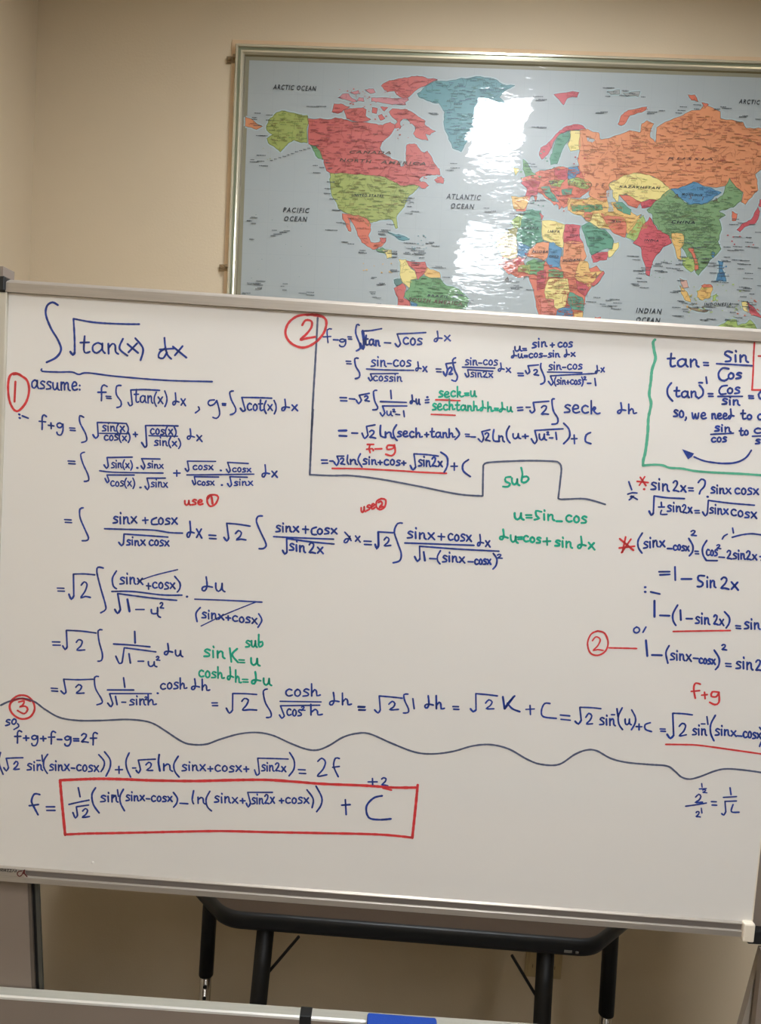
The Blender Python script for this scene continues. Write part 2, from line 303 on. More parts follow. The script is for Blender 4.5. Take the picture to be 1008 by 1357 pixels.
# writing on the board ------------------------------------------------
INK = [
 ('handwritten_formula','large blue title formula, integral of the square root of tan(x) dx, underlined','ink_blue',"",[(33,"744 -133 661 -98 583 -152 567 -283 651 -479 763 -645 816 -786 750 -906 605 -991"),(37,"958 -811 999 -855 1024 -816"),(30,"1024 -816 1011 -571 986 -319"),(28,"986 -319 1287 -351 1640 -351 1979 -334"),(30,"1165 -565 1160 -768 1194 -812 1250 -791"),(30,"1103 -665 1235 -652"),(30,"1438 -678 1371 -650 1297 -698 1300 -774 1358 -802 1431 -738 1437 -662"),(30,"1437 -655 1441 -753 1481 -797"),(30,"1526 -652 1536 -801"),(30,"1532 -715 1586 -650 1630 -671 1640 -765 1683 -795"),(30,"1743 -566 1697 -713 1822 -812"),(30,"1814 -639 1981 -761"),(30,"1960 -618 1834 -762"),(30,"1927 -545 2051 -690 2021 -866"),(26,"535 -1095 545 -1129 788 -1124 994 -1111 1098 -1139 1230 -1107 1673 -1130 2411 -1139 3116 -1112")]),
 ('handwritten_formula','','ink_blue',"",[(30,"2366 -511 2387 -654 2428 -766 2483 -815"),(30,"2382 -668 2303 -731 2292 -804 2360 -814 2414 -724"),(26,"2301 -688 2520 -659"),(30,"2498 -632 2711 -783"),(30,"2644 -616 2534 -760")]),
 ('red_circle','red circle around the number 1 by the left edge','ink_red',"",[(36,"214 -1209 139 -1185 58 -1228 33 -1390 64 -1607 143 -1740 217 -1735 316 -1605 355 -1427 320 -1283 229 -1217 175 -1191 110 -1204"),(33,"143 -1310 139 -1611")]),
 ('handwritten_formula','blue line starting assume, f equals integral root tan(x) dx','ink_blue',"",[(26,"1535 -1292 1487 -1271 1452 -1311 1457 -1436 1457 -1509"),(26,"1397 -1386 1523 -1377"),(24,"1524 -1437 1598 -1437"),(24,"1534 -1465 1605 -1466"),(26,"1744 -1262 1680 -1275 1679 -1397 1755 -1503 1752 -1573 1694 -1595"),(26,"1861 -1507 1893 -1558 1927 -1532"),(26,"1927 -1532 1894 -1319"),(26,"1894 -1319 2094 -1299 2330 -1295"),(25,"1979 -1304 1980 -1462 1997 -1497 2024 -1483"),(25,"1950 -1381 2015 -1374"),(25,"2116 -1409 2082 -1389 2047 -1421 2049 -1473 2078 -1494 2113 -1451 2115 -1399"),(25,"2115 -1394 2118 -1461 2138 -1492"),(25,"2158 -1387 2165 -1495"),(25,"2162 -1433 2188 -1387 2210 -1403 2216 -1472 2237 -1494"),(25,"2282 -1325 2256 -1400 2259 -1474 2292 -1537"),(25,"2313 -1395 2389 -1491"),(25,"2378 -1391 2318 -1489"),(25,"2407 -1299 2441 -1380 2445 -1462 2421 -1533"),(25,"2569 -1317 2579 -1389 2582 -1450 2565 -1498 2541 -1489 2545 -1454 2582 -1440 2631 -1450"),(25,"2660 -1398 2733 -1500"),(25,"2722 -1397 2665 -1494"),(26,"2927 -1502 2945 -1542 2886 -1595"),(26,"3163 -1383 3091 -1395 3071 -1441 3106 -1472 3166 -1442 3199 -1388"),(26,"3199 -1388 3246 -1530 3250 -1609 3207 -1657 3154 -1644"),(26,"3285 -1429 3338 -1428"),(26,"3289 -1451 3336 -1450"),(26,"3440 -1231 3389 -1252 3418 -1362 3493 -1496 3474 -1560 3414 -1587"),(33,"3562 -1482 3603 -1524 3636 -1500"),(26,"3636 -1500 3574 -1318"),(26,"3574 -1318 3788 -1306 4025 -1299"),(27,"3724 -1411 3697 -1396 3668 -1429 3671 -1476 3698 -1501 3732 -1483"),(27,"3782 -1403 3757 -1433 3760 -1482 3787 -1500 3812 -1470 3805 -1421 3777 -1403"),(27,"3858 -1334 3860 -1466 3876 -1495 3902 -1482"),(27,"3831 -1399 3892 -1391"),(27,"3943 -1343 3919 -1411 3923 -1478 3954 -1534"),(27,"3973 -1399 4045 -1482"),(27,"4034 -1394 3978 -1482"),(27,"4061 -1330 4094 -1399 4098 -1470 4076 -1531"),(27,"4223 -1302 4235 -1368 4239 -1425 4217 -1471 4188 -1465 4193 -1431 4238 -1415 4299 -1420"),(27,"4335 -1379 4425 -1461"),(27,"4412 -1373 4340 -1461")]),
 ('handwritten_formula','','ink_blue',"",[(28,"474 -1290 437 -1266 396 -1304 399 -1365 431 -1389 471 -1339 474 -1278"),(28,"474 -1272 476 -1351 499 -1388"),(28,"588 -1287 554 -1274 526 -1305 577 -1341 581 -1377 522 -1389"),(28,"684 -1287 650 -1274 622 -1306 674 -1342 677 -1378 618 -1390"),(28,"713 -1289 718 -1361 745 -1393 775 -1354 780 -1288"),(28,"780 -1288 787 -1370 813 -1392"),(28,"837 -1272 843 -1391"),(28,"841 -1316 863 -1272 885 -1290 893 -1383"),(28,"891 -1315 920 -1271 942 -1289 950 -1370 977 -1388"),(28,"1008 -1324 1070 -1304 1063 -1265 1031 -1256 1005 -1305 1015 -1360 1047 -1378 1088 -1359"),(28,"1119 -1299 1121 -1308"),(28,"1121 -1360 1123 -1369")]),
 ('handwritten_formula','blue line f+g equals integral of root sin(x) over cos(x) plus root cos(x) over sin(x)','ink_blue',"",[(27,"633 -1804 596 -1779 569 -1814 573 -1932 573 -2001"),(27,"525 -1880 624 -1883"),(27,"665 -1931 751 -1936"),(27,"704 -1892 712 -1978"),(27,"882 -1909 838 -1884 796 -1912 816 -1952 859 -1950 888 -1904"),(27,"888 -1899 891 -1996 863 -2064 814 -2060 800 -2026"),(24,"991 -1949 1071 -1949"),(24,"1001 -1984 1079 -1984"),(26,"1198 -1774 1138 -1757 1148 -1865 1237 -2020 1256 -2122 1183 -2157"),(30,"1350 -2028 1394 -2078 1431 -2037"),(26,"1431 -2037 1408 -1839"),(26,"1408 -1839 1645 -1829 1852 -1826"),(25,"1546 -1885 1518 -1876 1495 -1899 1537 -1925 1540 -1951 1491 -1961"),(25,"1573 -1882 1579 -1958"),(25,"1575 -1834 1579 -1846"),(25,"1616 -1881 1621 -1952"),(25,"1619 -1910 1644 -1880 1664 -1890 1669 -1935 1688 -1949"),(25,"1732 -1834 1707 -1888 1709 -1942 1739 -1986"),(25,"1760 -1872 1829 -1945"),(25,"1820 -1867 1763 -1944"),(25,"1849 -1827 1880 -1880 1882 -1934 1858 -1982"),(22,"1450 -2000 1894 -1976"),(25,"1578 -2031 1554 -2021 1528 -2045 1530 -2079 1554 -2097 1585 -2084"),(25,"1630 -2016 1608 -2041 1609 -2080 1633 -2095 1656 -2071 1650 -2031 1626 -2017"),(25,"1731 -2010 1705 -2001 1684 -2024 1723 -2050 1726 -2076 1682 -2086"),(25,"1775 -1952 1752 -2011 1755 -2068 1782 -2116"),(25,"1801 -2019 1864 -2085"),(25,"1856 -2014 1804 -2085"),(25,"1881 -1950 1909 -2004 1912 -2060 1890 -2109"),(26,"1962 -1980 2025 -1979"),(26,"1990 -1946 1999 -2013"),(30,"2095 -2095 2149 -2165 2174 -2133"),(26,"2174 -2133 2142 -1836"),(26,"2142 -1836 2384 -1820 2635 -1809"),(25,"2274 -1887 2250 -1875 2224 -1901 2226 -1939 2250 -1960 2281 -1946"),(25,"2326 -1871 2304 -1897 2306 -1939 2330 -1955 2352 -1929 2346 -1887 2322 -1872"),(25,"2427 -1886 2402 -1878 2381 -1899 2419 -1922 2422 -1947 2378 -1956"),(25,"2471 -1831 2449 -1884 2451 -1937 2478 -1981"),(25,"2496 -1870 2560 -1946"),(25,"2551 -1865 2500 -1946"),(25,"2577 -1830 2605 -1881 2608 -1932 2587 -1977"),(22,"2200 -1985 2634 -1964"),(25,"2345 -2055 2317 -2047 2294 -2067 2337 -2092 2340 -2116 2290 -2124"),(25,"2372 -2042 2379 -2116"),(25,"2374 -1995 2378 -2007"),(25,"2416 -2049 2421 -2120"),(25,"2419 -2079 2444 -2048 2464 -2059 2469 -2104 2489 -2119"),(25,"2532 -1985 2507 -2041 2509 -2096 2539 -2143"),(25,"2561 -2048 2631 -2115"),(25,"2621 -2044 2564 -2114"),(25,"2650 -1997 2681 -2049 2684 -2102 2660 -2148"),(25,"2819 -1839 2831 -1902 2833 -1956 2813 -1997 2785 -1987 2790 -1957 2833 -1947 2891 -1959"),(25,"2925 -1926 3010 -2020"),(25,"2998 -1930 2930 -2011")]),
 ('handwritten_formula','','ink_blue',"",[(33,"213 -1796 225 -1801"),(33,"221 -1848 233 -1853"),(28,"264 -1816 355 -1845")]),
 ('handwritten_formula','blue line of square roots of sin and cos multiplied in two fractions, dx','ink_blue',"",[(28,"1538 -2472 1579 -2522 1604 -2482"),(24,"1604 -2482 1578 -2357"),(24,"1578 -2357 1963 -2325"),(23,"1697 -2434 1674 -2425 1656 -2448 1690 -2472 1692 -2498 1653 -2508"),(23,"1719 -2435 1724 -2505"),(23,"1720 -2390 1723 -2401"),(23,"1753 -2428 1757 -2498"),(23,"1756 -2458 1775 -2427 1791 -2437 1795 -2481 1811 -2495"),(23,"1845 -2373 1825 -2426 1828 -2477 1852 -2521"),(23,"1868 -2427 1924 -2493"),(23,"1916 -2423 1871 -2493"),(23,"1939 -2378 1964 -2428 1967 -2479 1948 -2524"),(33,"2041 -2482 2053 -2484"),(28,"2102 -2448 2143 -2498 2159 -2444"),(24,"2159 -2444 2106 -2338"),(24,"2106 -2338 2385 -2325"),(23,"2248 -2407 2224 -2399 2205 -2418 2240 -2440 2243 -2462 2202 -2470"),(23,"2270 -2402 2275 -2464"),(23,"2271 -2363 2275 -2373"),(23,"2307 -2410 2311 -2469"),(23,"2310 -2435 2330 -2409 2347 -2418 2351 -2456 2368 -2468"),(23,"2383 -2407 2441 -2464"),(23,"2433 -2404 2385 -2463"),(24,"1474 -2565 1736 -2571 2442 -2534"),(28,"1562 -2677 1600 -2740 1623 -2703"),(24,"1623 -2703 1589 -2622"),(24,"1589 -2622 2005 -2594"),(23,"1702 -2715 1679 -2704 1655 -2729 1656 -2766 1679 -2785 1708 -2772"),(23,"1751 -2711 1730 -2734 1731 -2770 1754 -2783 1775 -2761 1770 -2725 1747 -2711"),(23,"1845 -2703 1821 -2694 1801 -2716 1838 -2740 1840 -2765 1799 -2775"),(23,"1886 -2649 1865 -2703 1867 -2756 1893 -2801"),(23,"1910 -2695 1970 -2767"),(23,"1961 -2691 1913 -2767"),(23,"1985 -2641 2012 -2696 2014 -2752 1995 -2801"),(33,"2102 -2777 2114 -2776"),(28,"2176 -2754 2217 -2804 2238 -2749"),(24,"2238 -2749 2200 -2628"),(24,"2200 -2628 2481 -2608"),(23,"2317 -2689 2292 -2682 2272 -2701 2309 -2723 2312 -2745 2269 -2753"),(23,"2341 -2680 2346 -2754"),(23,"2341 -2633 2345 -2644"),(23,"2378 -2672 2383 -2747"),(23,"2381 -2704 2402 -2672 2420 -2683 2425 -2730 2442 -2746"),(23,"2458 -2678 2520 -2748"),(23,"2511 -2675 2461 -2747"),(26,"2602 -2523 2700 -2516"),(26,"2647 -2479 2652 -2567"),(28,"2776 -2443 2810 -2486 2831 -2451"),(24,"2831 -2451 2802 -2328"),(24,"2802 -2328 3230 -2303"),(23,"2949 -2392 2924 -2383 2897 -2405 2898 -2434 2923 -2449 2956 -2437"),(23,"3004 -2379 2980 -2400 2982 -2432 3007 -2443 3030 -2422 3025 -2390 2999 -2379"),(23,"3109 -2378 3083 -2372 3061 -2391 3101 -2410 3104 -2431 3058 -2441"),(23,"3132 -2374 3198 -2433"),(23,"3189 -2368 3135 -2435"),(33,"3312 -2434 3321 -2435"),(28,"3400 -2412 3439 -2461 3459 -2419"),(24,"3459 -2419 3412 -2304"),(24,"3412 -2304 3726 -2301"),(23,"3546 -2389 3523 -2382 3498 -2400 3499 -2426 3522 -2439 3552 -2429"),(23,"3595 -2370 3574 -2391 3576 -2424 3599 -2436 3620 -2415 3615 -2382 3592 -2370"),(23,"3693 -2382 3669 -2376 3649 -2393 3686 -2410 3688 -2428 3646 -2436"),(23,"3714 -2376 3775 -2427"),(23,"3766 -2372 3717 -2428"),(24,"2804 -2537 3399 -2491 3819 -2456"),(28,"2892 -2617 2925 -2683 2944 -2648"),(24,"2944 -2648 2919 -2556"),(24,"2919 -2556 3288 -2537"),(23,"3019 -2622 2998 -2614 2975 -2634 2977 -2661 2998 -2675 3025 -2665"),(23,"3065 -2622 3045 -2640 3047 -2668 3068 -2678 3087 -2660 3083 -2632 3062 -2622"),(23,"3153 -2615 3131 -2609 3112 -2627 3146 -2645 3148 -2664 3110 -2672"),(23,"3171 -2608 3227 -2664"),(23,"3219 -2603 3174 -2664"),(33,"3340 -2654 3349 -2654"),(28,"3429 -2626 3466 -2673 3491 -2633"),(24,"3491 -2633 3458 -2519"),(24,"3458 -2519 3724 -2510"),(23,"3585 -2592 3557 -2586 3534 -2603 3576 -2621 3579 -2640 3531 -2648"),(23,"3612 -2582 3617 -2638"),(23,"3613 -2546 3617 -2555"),(23,"3654 -2579 3659 -2636"),(23,"3657 -2603 3682 -2578 3702 -2586 3706 -2622 3726 -2633"),(23,"3744 -2569 3813 -2627"),(23,"3803 -2564 3747 -2629"),(27,"3981 -2303 3993 -2375 3997 -2437 3976 -2487 3948 -2480 3952 -2443 3996 -2426 4056 -2433"),(27,"4091 -2392 4179 -2481"),(27,"4166 -2387 4096 -2480")]),
 ('handwritten_formula','','ink_blue',"",[(24,"987 -2450 1091 -2449"),(24,"997 -2488 1098 -2487"),(26,"1231 -2301 1176 -2334 1211 -2465 1298 -2636 1311 -2724 1246 -2743")]),
 ('red_note','red note use 1 with the number circled','ink_red',"",[(30,"2794 -2930 2799 -2976 2824 -2995 2851 -2967 2855 -2924"),(30,"2855 -2924 2862 -2977 2885 -2988"),(30,"2967 -2909 2936 -2903 2910 -2926 2957 -2946 2960 -2971 2906 -2984"),(30,"2997 -2945 3054 -2927 3048 -2904 3019 -2902 2995 -2934 3003 -2966 3032 -2974 3070 -2959"),(30,"3199 -2812 3139 -2839 3137 -2931 3186 -2989 3264 -2945 3299 -2840 3245 -2809 3177 -2825 3145 -2873"),(35,"3197 -2847 3218 -2948")]),
 ('divider_line','grey-blue line that frames column 2 and steps around the word sub','ink_grey',"",[(30,"4640 -66 4643 -347 4645 -750 4647 -1446 4662 -2074"),(30,"4655 -1425 4657 -1892 4666 -2405"),(28,"4666 -2405 4990 -2398 5284 -2378 5728 -2400 6322 -2468 6917 -2545 7285 -2549"),(28,"7294 -2543 7280 -2339 7267 -2104"),(28,"7267 -2104 7284 -2061 7405 -2028 7896 -1974 8291 -1955 8391 -1970 8437 -2049 8436 -2260 8429 -2504"),(28,"8429 -2504 8462 -2517 8561 -2508 8782 -2485 8932 -2499 9140 -2547")]),
 ('red_circle','large red circle around the number 2 at the top of the divider line','ink_red',"",[(37,"4691 -43 4501 -30 4328 -67 4204 -181 4175 -335 4265 -464 4443 -519 4614 -441 4744 -283 4774 -124 4720 -50 4588 -24 4472 -37"),(35,"4417 -190 4462 -115 4550 -124 4556 -209 4489 -314 4401 -406 4493 -380 4622 -349")]),
 ('handwritten_formula','blue line f-g equals integral of root tan minus root cos dx','ink_blue',"",[(22,"4856 -218 4793 -237 4817 -422"),(22,"4739 -341 4854 -328"),(26,"4895 -374 4965 -372"),(24,"5072 -366 5028 -354 4986 -374 5006 -397 5049 -393 5078 -363"),(24,"5077 -359 5081 -420 5053 -464 5004 -464 4991 -445"),(24,"5107 -317 5160 -316"),(24,"5118 -348 5168 -347"),(28,"5264 -135 5229 -131 5220 -252 5288 -405 5301 -476 5248 -514"),(44,"5297 -405 5345 -479 5355 -358"),(44,"5356 -372 5322 -217"),(26,"5322 -217 5443 -203 5601 -164"),(30,"5379 -277 5381 -394 5396 -419 5418 -409"),(30,"5356 -334 5409 -329"),(30,"5491 -345 5463 -328 5435 -354 5438 -398 5462 -415 5490 -380 5491 -336"),(30,"5490 -332 5494 -389 5511 -415"),(30,"5527 -342 5534 -422"),(30,"5530 -375 5551 -341 5569 -354 5575 -404 5593 -421"),(26,"5658 -367 5751 -366"),(30,"5818 -371 5865 -416 5897 -366"),(26,"5897 -366 5837 -226"),(26,"5837 -226 6054 -203 6261 -178"),(28,"6007 -283 5975 -269 5940 -300 5943 -344 5976 -367 6017 -352"),(28,"6077 -271 6047 -303 6051 -354 6084 -374 6113 -342 6104 -291 6071 -271"),(28,"6212 -278 6178 -268 6151 -294 6203 -323 6207 -352 6148 -362"),(26,"6430 -147 6443 -205 6447 -256 6426 -299 6397 -295 6401 -265 6447 -247 6508 -248"),(26,"6544 -206 6634 -275"),(26,"6621 -196 6549 -281")]),
 ('handwritten_formula','blue line integral of sin-cos over root cos sin dx, then over root sin2x, in column 2','ink_blue',"",[(24,"5104 -677 5174 -675"),(24,"5116 -713 5183 -712"),(28,"5282 -622 5233 -631 5252 -739 5316 -836 5315 -902 5258 -926"),(26,"5543 -640 5511 -631 5486 -657 5534 -685 5538 -715 5483 -727"),(26,"5574 -631 5582 -714"),(26,"5574 -579 5579 -592"),(26,"5623 -631 5631 -720"),(26,"5627 -669 5654 -630 5677 -643 5684 -699 5707 -717"),(26,"5725 -670 5783 -669"),(26,"5880 -621 5849 -608 5817 -639 5820 -683 5851 -705 5889 -689"),(26,"5944 -610 5917 -638 5920 -681 5950 -697 5978 -669 5970 -626 5939 -611"),(26,"6070 -610 6038 -601 6013 -626 6061 -653 6065 -681 6011 -692"),(24,"5417 -771 5715 -766 6121 -745"),(28,"5455 -899 5487 -946 5514 -909"),(24,"5514 -909 5480 -839"),(24,"5480 -839 5892 -806"),(23,"5585 -875 5560 -865 5533 -888 5535 -920 5561 -938 5593 -926"),(23,"5639 -861 5616 -884 5618 -920 5644 -933 5667 -911 5660 -875 5635 -861"),(23,"5745 -865 5718 -858 5697 -878 5738 -901 5741 -924 5695 -934"),(23,"5821 -869 5794 -862 5772 -881 5813 -901 5816 -922 5770 -931"),(23,"5846 -860 5853 -925"),(23,"5847 -820 5851 -830"),(23,"5887 -853 5893 -923"),(23,"5891 -882 5913 -852 5933 -862 5938 -906 5957 -920"),(25,"6174 -616 6184 -668 6188 -713 6173 -748 6152 -742 6155 -716 6187 -705 6231 -712"),(25,"6256 -678 6322 -755"),(25,"6311 -676 6261 -751"),(24,"6453 -703 6526 -701"),(24,"6465 -742 6535 -741"),(33,"6564 -739 6606 -799 6625 -706"),(26,"6625 -706 6593 -616"),(26,"6593 -616 6736 -589"),(33,"6636 -691 6669 -660 6689 -702 6648 -768 6699 -758"),(28,"6731 -520 6690 -558 6730 -699 6781 -796 6757 -864 6700 -851"),(24,"6931 -544 6905 -536 6885 -557 6924 -580 6928 -603 6883 -613"),(24,"6956 -545 6964 -609"),(24,"6956 -505 6960 -514"),(24,"6995 -537 7002 -609"),(24,"6999 -567 7020 -536 7039 -546 7045 -591 7063 -606"),(24,"7078 -574 7126 -573"),(24,"7202 -529 7178 -519 7152 -543 7155 -576 7180 -593 7210 -580"),(24,"7254 -518 7233 -541 7235 -578 7260 -591 7282 -568 7275 -532 7250 -518"),(24,"7356 -520 7330 -512 7310 -534 7350 -557 7353 -582 7309 -592"),(24,"6842 -650 7326 -633"),(28,"6889 -742 6922 -792 6949 -767"),(24,"6949 -767 6923 -683"),(24,"6923 -683 7300 -681"),(23,"7022 -721 6998 -714 6979 -732 7016 -754 7019 -775 6978 -783"),(23,"7045 -719 7052 -783"),(23,"7045 -679 7048 -689"),(23,"7081 -717 7088 -778"),(23,"7085 -743 7105 -716 7122 -726 7127 -764 7144 -777"),(23,"7159 -707 7176 -688 7202 -697 7197 -730 7163 -776 7189 -772 7226 -777"),(23,"7243 -715 7304 -772"),(23,"7294 -712 7248 -771"),(24,"7405 -552 7416 -600 7419 -641 7402 -673 7380 -667 7383 -643 7418 -634 7466 -641"),(24,"7495 -617 7566 -682"),(24,"7555 -616 7500 -678"),(24,"7670 -685 7751 -682"),(24,"7681 -719 7759 -716"),(28,"7782 -640 7815 -687 7847 -650"),(26,"7847 -650 7814 -566"),(26,"7814 -566 7966 -542"),(26,"7906 -630 7926 -614 7957 -622 7951 -652 7910 -693 7941 -691 7984 -696"),(27,"8004 -519 8004 -582 8073 -721 8074 -796 8024 -823"),(24,"8174 -533 8148 -527 8127 -549 8168 -569 8171 -593 8126 -605"),(24,"8200 -530 8208 -599"),(24,"8200 -486 8204 -496"),(24,"8241 -528 8248 -594"),(24,"8245 -556 8266 -525 8286 -534 8292 -575 8311 -587"),(24,"8326 -556 8375 -552"),(24,"8454 -511 8429 -502 8403 -528 8406 -562 8431 -579 8463 -564"),(24,"8507 -496 8485 -520 8488 -557 8514 -568 8536 -544 8529 -508 8503 -496"),(24,"8612 -498 8586 -492 8565 -513 8606 -532 8609 -554 8564 -566"),(24,"8110 -638 8621 -613"),(28,"8136 -775 8184 -829 8206 -785"),(24,"8206 -785 8158 -693"),(24,"8158 -693 8445 -656 8804 -615"),(23,"8240 -704 8226 -751 8230 -798 8251 -836"),(23,"8298 -747 8279 -741 8264 -760 8294 -780 8297 -801 8265 -810"),(23,"8316 -747 8323 -804"),(23,"8315 -711 8319 -720"),(23,"8345 -745 8351 -805"),(23,"8348 -770 8363 -744 8377 -752 8382 -790 8396 -802"),(23,"8406 -771 8446 -766"),(23,"8422 -742 8429 -796"),(23,"8502 -735 8484 -726 8465 -748 8468 -778 8487 -794 8509 -782"),(23,"8540 -730 8524 -750 8527 -783 8545 -794 8561 -774 8555 -742 8537 -730"),(23,"8614 -726 8595 -719 8580 -738 8610 -758 8612 -779 8580 -788"),(23,"8622 -678 8645 -723 8649 -770 8635 -811"),(22,"8655 -681 8665 -671 8682 -675 8678 -692 8657 -716 8673 -714 8696 -715"),(26,"8715 -765 8767 -762"),(26,"8819 -686 8842 -791"),(24,"8834 -494 8842 -537 8846 -576 8835 -610 8819 -608 8820 -585 8845 -569 8879 -567"),(24,"8898 -529 8951 -579"),(24,"8941 -517 8903 -588")]),
 ('handwritten_formula','small blue substitution u equals sin+cos near the top of column 2','ink_blue',"",[(28,"7598 -298 7604 -344 7634 -362 7665 -333 7670 -289"),(28,"7670 -289 7678 -342 7706 -353"),(24,"7715 -320 7767 -314"),(24,"7726 -345 7775 -339"),(28,"7912 -221 7881 -217 7857 -242 7904 -260 7907 -283 7855 -300"),(28,"7941 -203 7950 -278"),(28,"7940 -156 7945 -167"),(28,"7988 -206 7996 -275"),(28,"7992 -235 8018 -201 8040 -208 8047 -252 8069 -263"),(26,"8120 -242 8177 -235"),(26,"8146 -208 8151 -268"),(28,"8286 -198 8261 -190 8236 -214 8238 -245 8263 -260 8294 -246"),(28,"8338 -188 8317 -211 8319 -244 8344 -255 8366 -232 8359 -200 8335 -189"),(28,"8440 -181 8414 -175 8394 -197 8434 -217 8437 -239 8393 -251"),(25,"7582 -359 7591 -399 7594 -434 7580 -463 7560 -461 7563 -440 7593 -428 7635 -429"),(25,"7658 -401 7663 -441 7683 -458 7704 -434 7706 -397"),(25,"7706 -397 7713 -443 7731 -453"),(25,"7745 -420 7793 -416"),(25,"7749 -439 7796 -435"),(25,"7867 -390 7844 -383 7820 -404 7822 -432 7846 -445 7875 -433"),(25,"7916 -371 7895 -391 7897 -422 7921 -432 7941 -412 7935 -381 7912 -371"),(25,"8012 -376 7988 -371 7969 -388 8006 -403 8009 -421 7967 -430"),(25,"8033 -406 8078 -403"),(25,"8148 -361 8124 -356 8105 -374 8142 -391 8145 -411 8103 -421"),(25,"8171 -353 8178 -409"),(25,"8171 -317 8175 -325"),(25,"8209 -359 8215 -411"),(25,"8212 -381 8233 -357 8250 -363 8256 -396 8273 -406"),(25,"8360 -289 8370 -331 8373 -367 8359 -397 8340 -394 8342 -372 8372 -361 8414 -362"),(25,"8437 -332 8499 -381"),(25,"8489 -326 8442 -384")]),
 ('handwritten_formula','blue line of 1 over root u squared minus 1 du, then integral seck dk','ink_blue',"",[(28,"5049 -1221 5146 -1218"),(28,"5061 -1267 5154 -1264"),(28,"5190 -1229 5272 -1230"),(30,"5294 -1243 5335 -1292 5372 -1238"),(26,"5372 -1238 5333 -1168"),(26,"5333 -1168 5482 -1129"),(27,"5415 -1186 5435 -1171 5465 -1179 5458 -1207 5418 -1244 5448 -1242 5490 -1247"),(27,"5590 -1078 5544 -1096 5572 -1239 5621 -1323 5609 -1361 5551 -1371"),(28,"5799 -1064 5817 -1185"),(25,"5654 -1239 6045 -1227"),(28,"5665 -1407 5703 -1454 5735 -1402"),(26,"5735 -1402 5693 -1303"),(24,"5693 -1303 6057 -1279"),(25,"5764 -1375 5769 -1418 5793 -1438 5819 -1415 5823 -1375"),(25,"5823 -1375 5830 -1425 5853 -1438"),(22,"5848 -1349 5859 -1340 5877 -1343 5873 -1358 5849 -1380 5867 -1377 5892 -1379"),(26,"5900 -1414 5959 -1416"),(26,"6013 -1354 6031 -1441"),(28,"6122 -1112 6131 -1162 6134 -1204 6122 -1238 6105 -1232 6107 -1208 6133 -1197 6169 -1203"),(28,"6189 -1166 6194 -1219 6212 -1243 6229 -1215 6230 -1167"),(28,"6230 -1167 6237 -1227 6254 -1244"),(26,"6327 -1174 6379 -1164"),(26,"6330 -1211 6382 -1205"),(33,"6348 -1129 6359 -1128")]),
 ('handwritten_formula','','ink_blue',"",[(26,"7705 -1194 7783 -1183"),(26,"7717 -1234 7792 -1223"),(26,"7835 -1179 7896 -1175"),(28,"7897 -1224 7929 -1257 7969 -1219"),(26,"7969 -1219 7936 -1100"),(26,"7936 -1100 8166 -1067"),(27,"8065 -1169 8093 -1140 8137 -1147 8128 -1196 8071 -1268 8115 -1258 8177 -1260"),(28,"8244 -1027 8211 -1044 8245 -1201 8321 -1312 8318 -1385 8241 -1404"),(29,"8491 -1112 8448 -1099 8414 -1131 8480 -1167 8486 -1203 8412 -1216"),(29,"8534 -1161 8611 -1142 8601 -1104 8561 -1096 8530 -1144 8544 -1196 8584 -1213 8635 -1194"),(29,"8754 -1109 8713 -1093 8671 -1128 8675 -1179 8717 -1207 8767 -1189"),(29,"8794 -1017 8813 -1209"),(29,"8810 -1169 8847 -1106 8869 -1128 8846 -1163 8895 -1205 8939 -1192")]),
 ('handwritten_formula','','ink_blue',"",[(28,"9236 -1018 9251 -1078 9256 -1131 9234 -1174 9203 -1169 9208 -1138 9255 -1122 9319 -1125"),(28,"9354 -1031 9369 -1171"),(28,"9366 -1138 9404 -1094 9429 -1118 9438 -1163 9481 -1152")]),
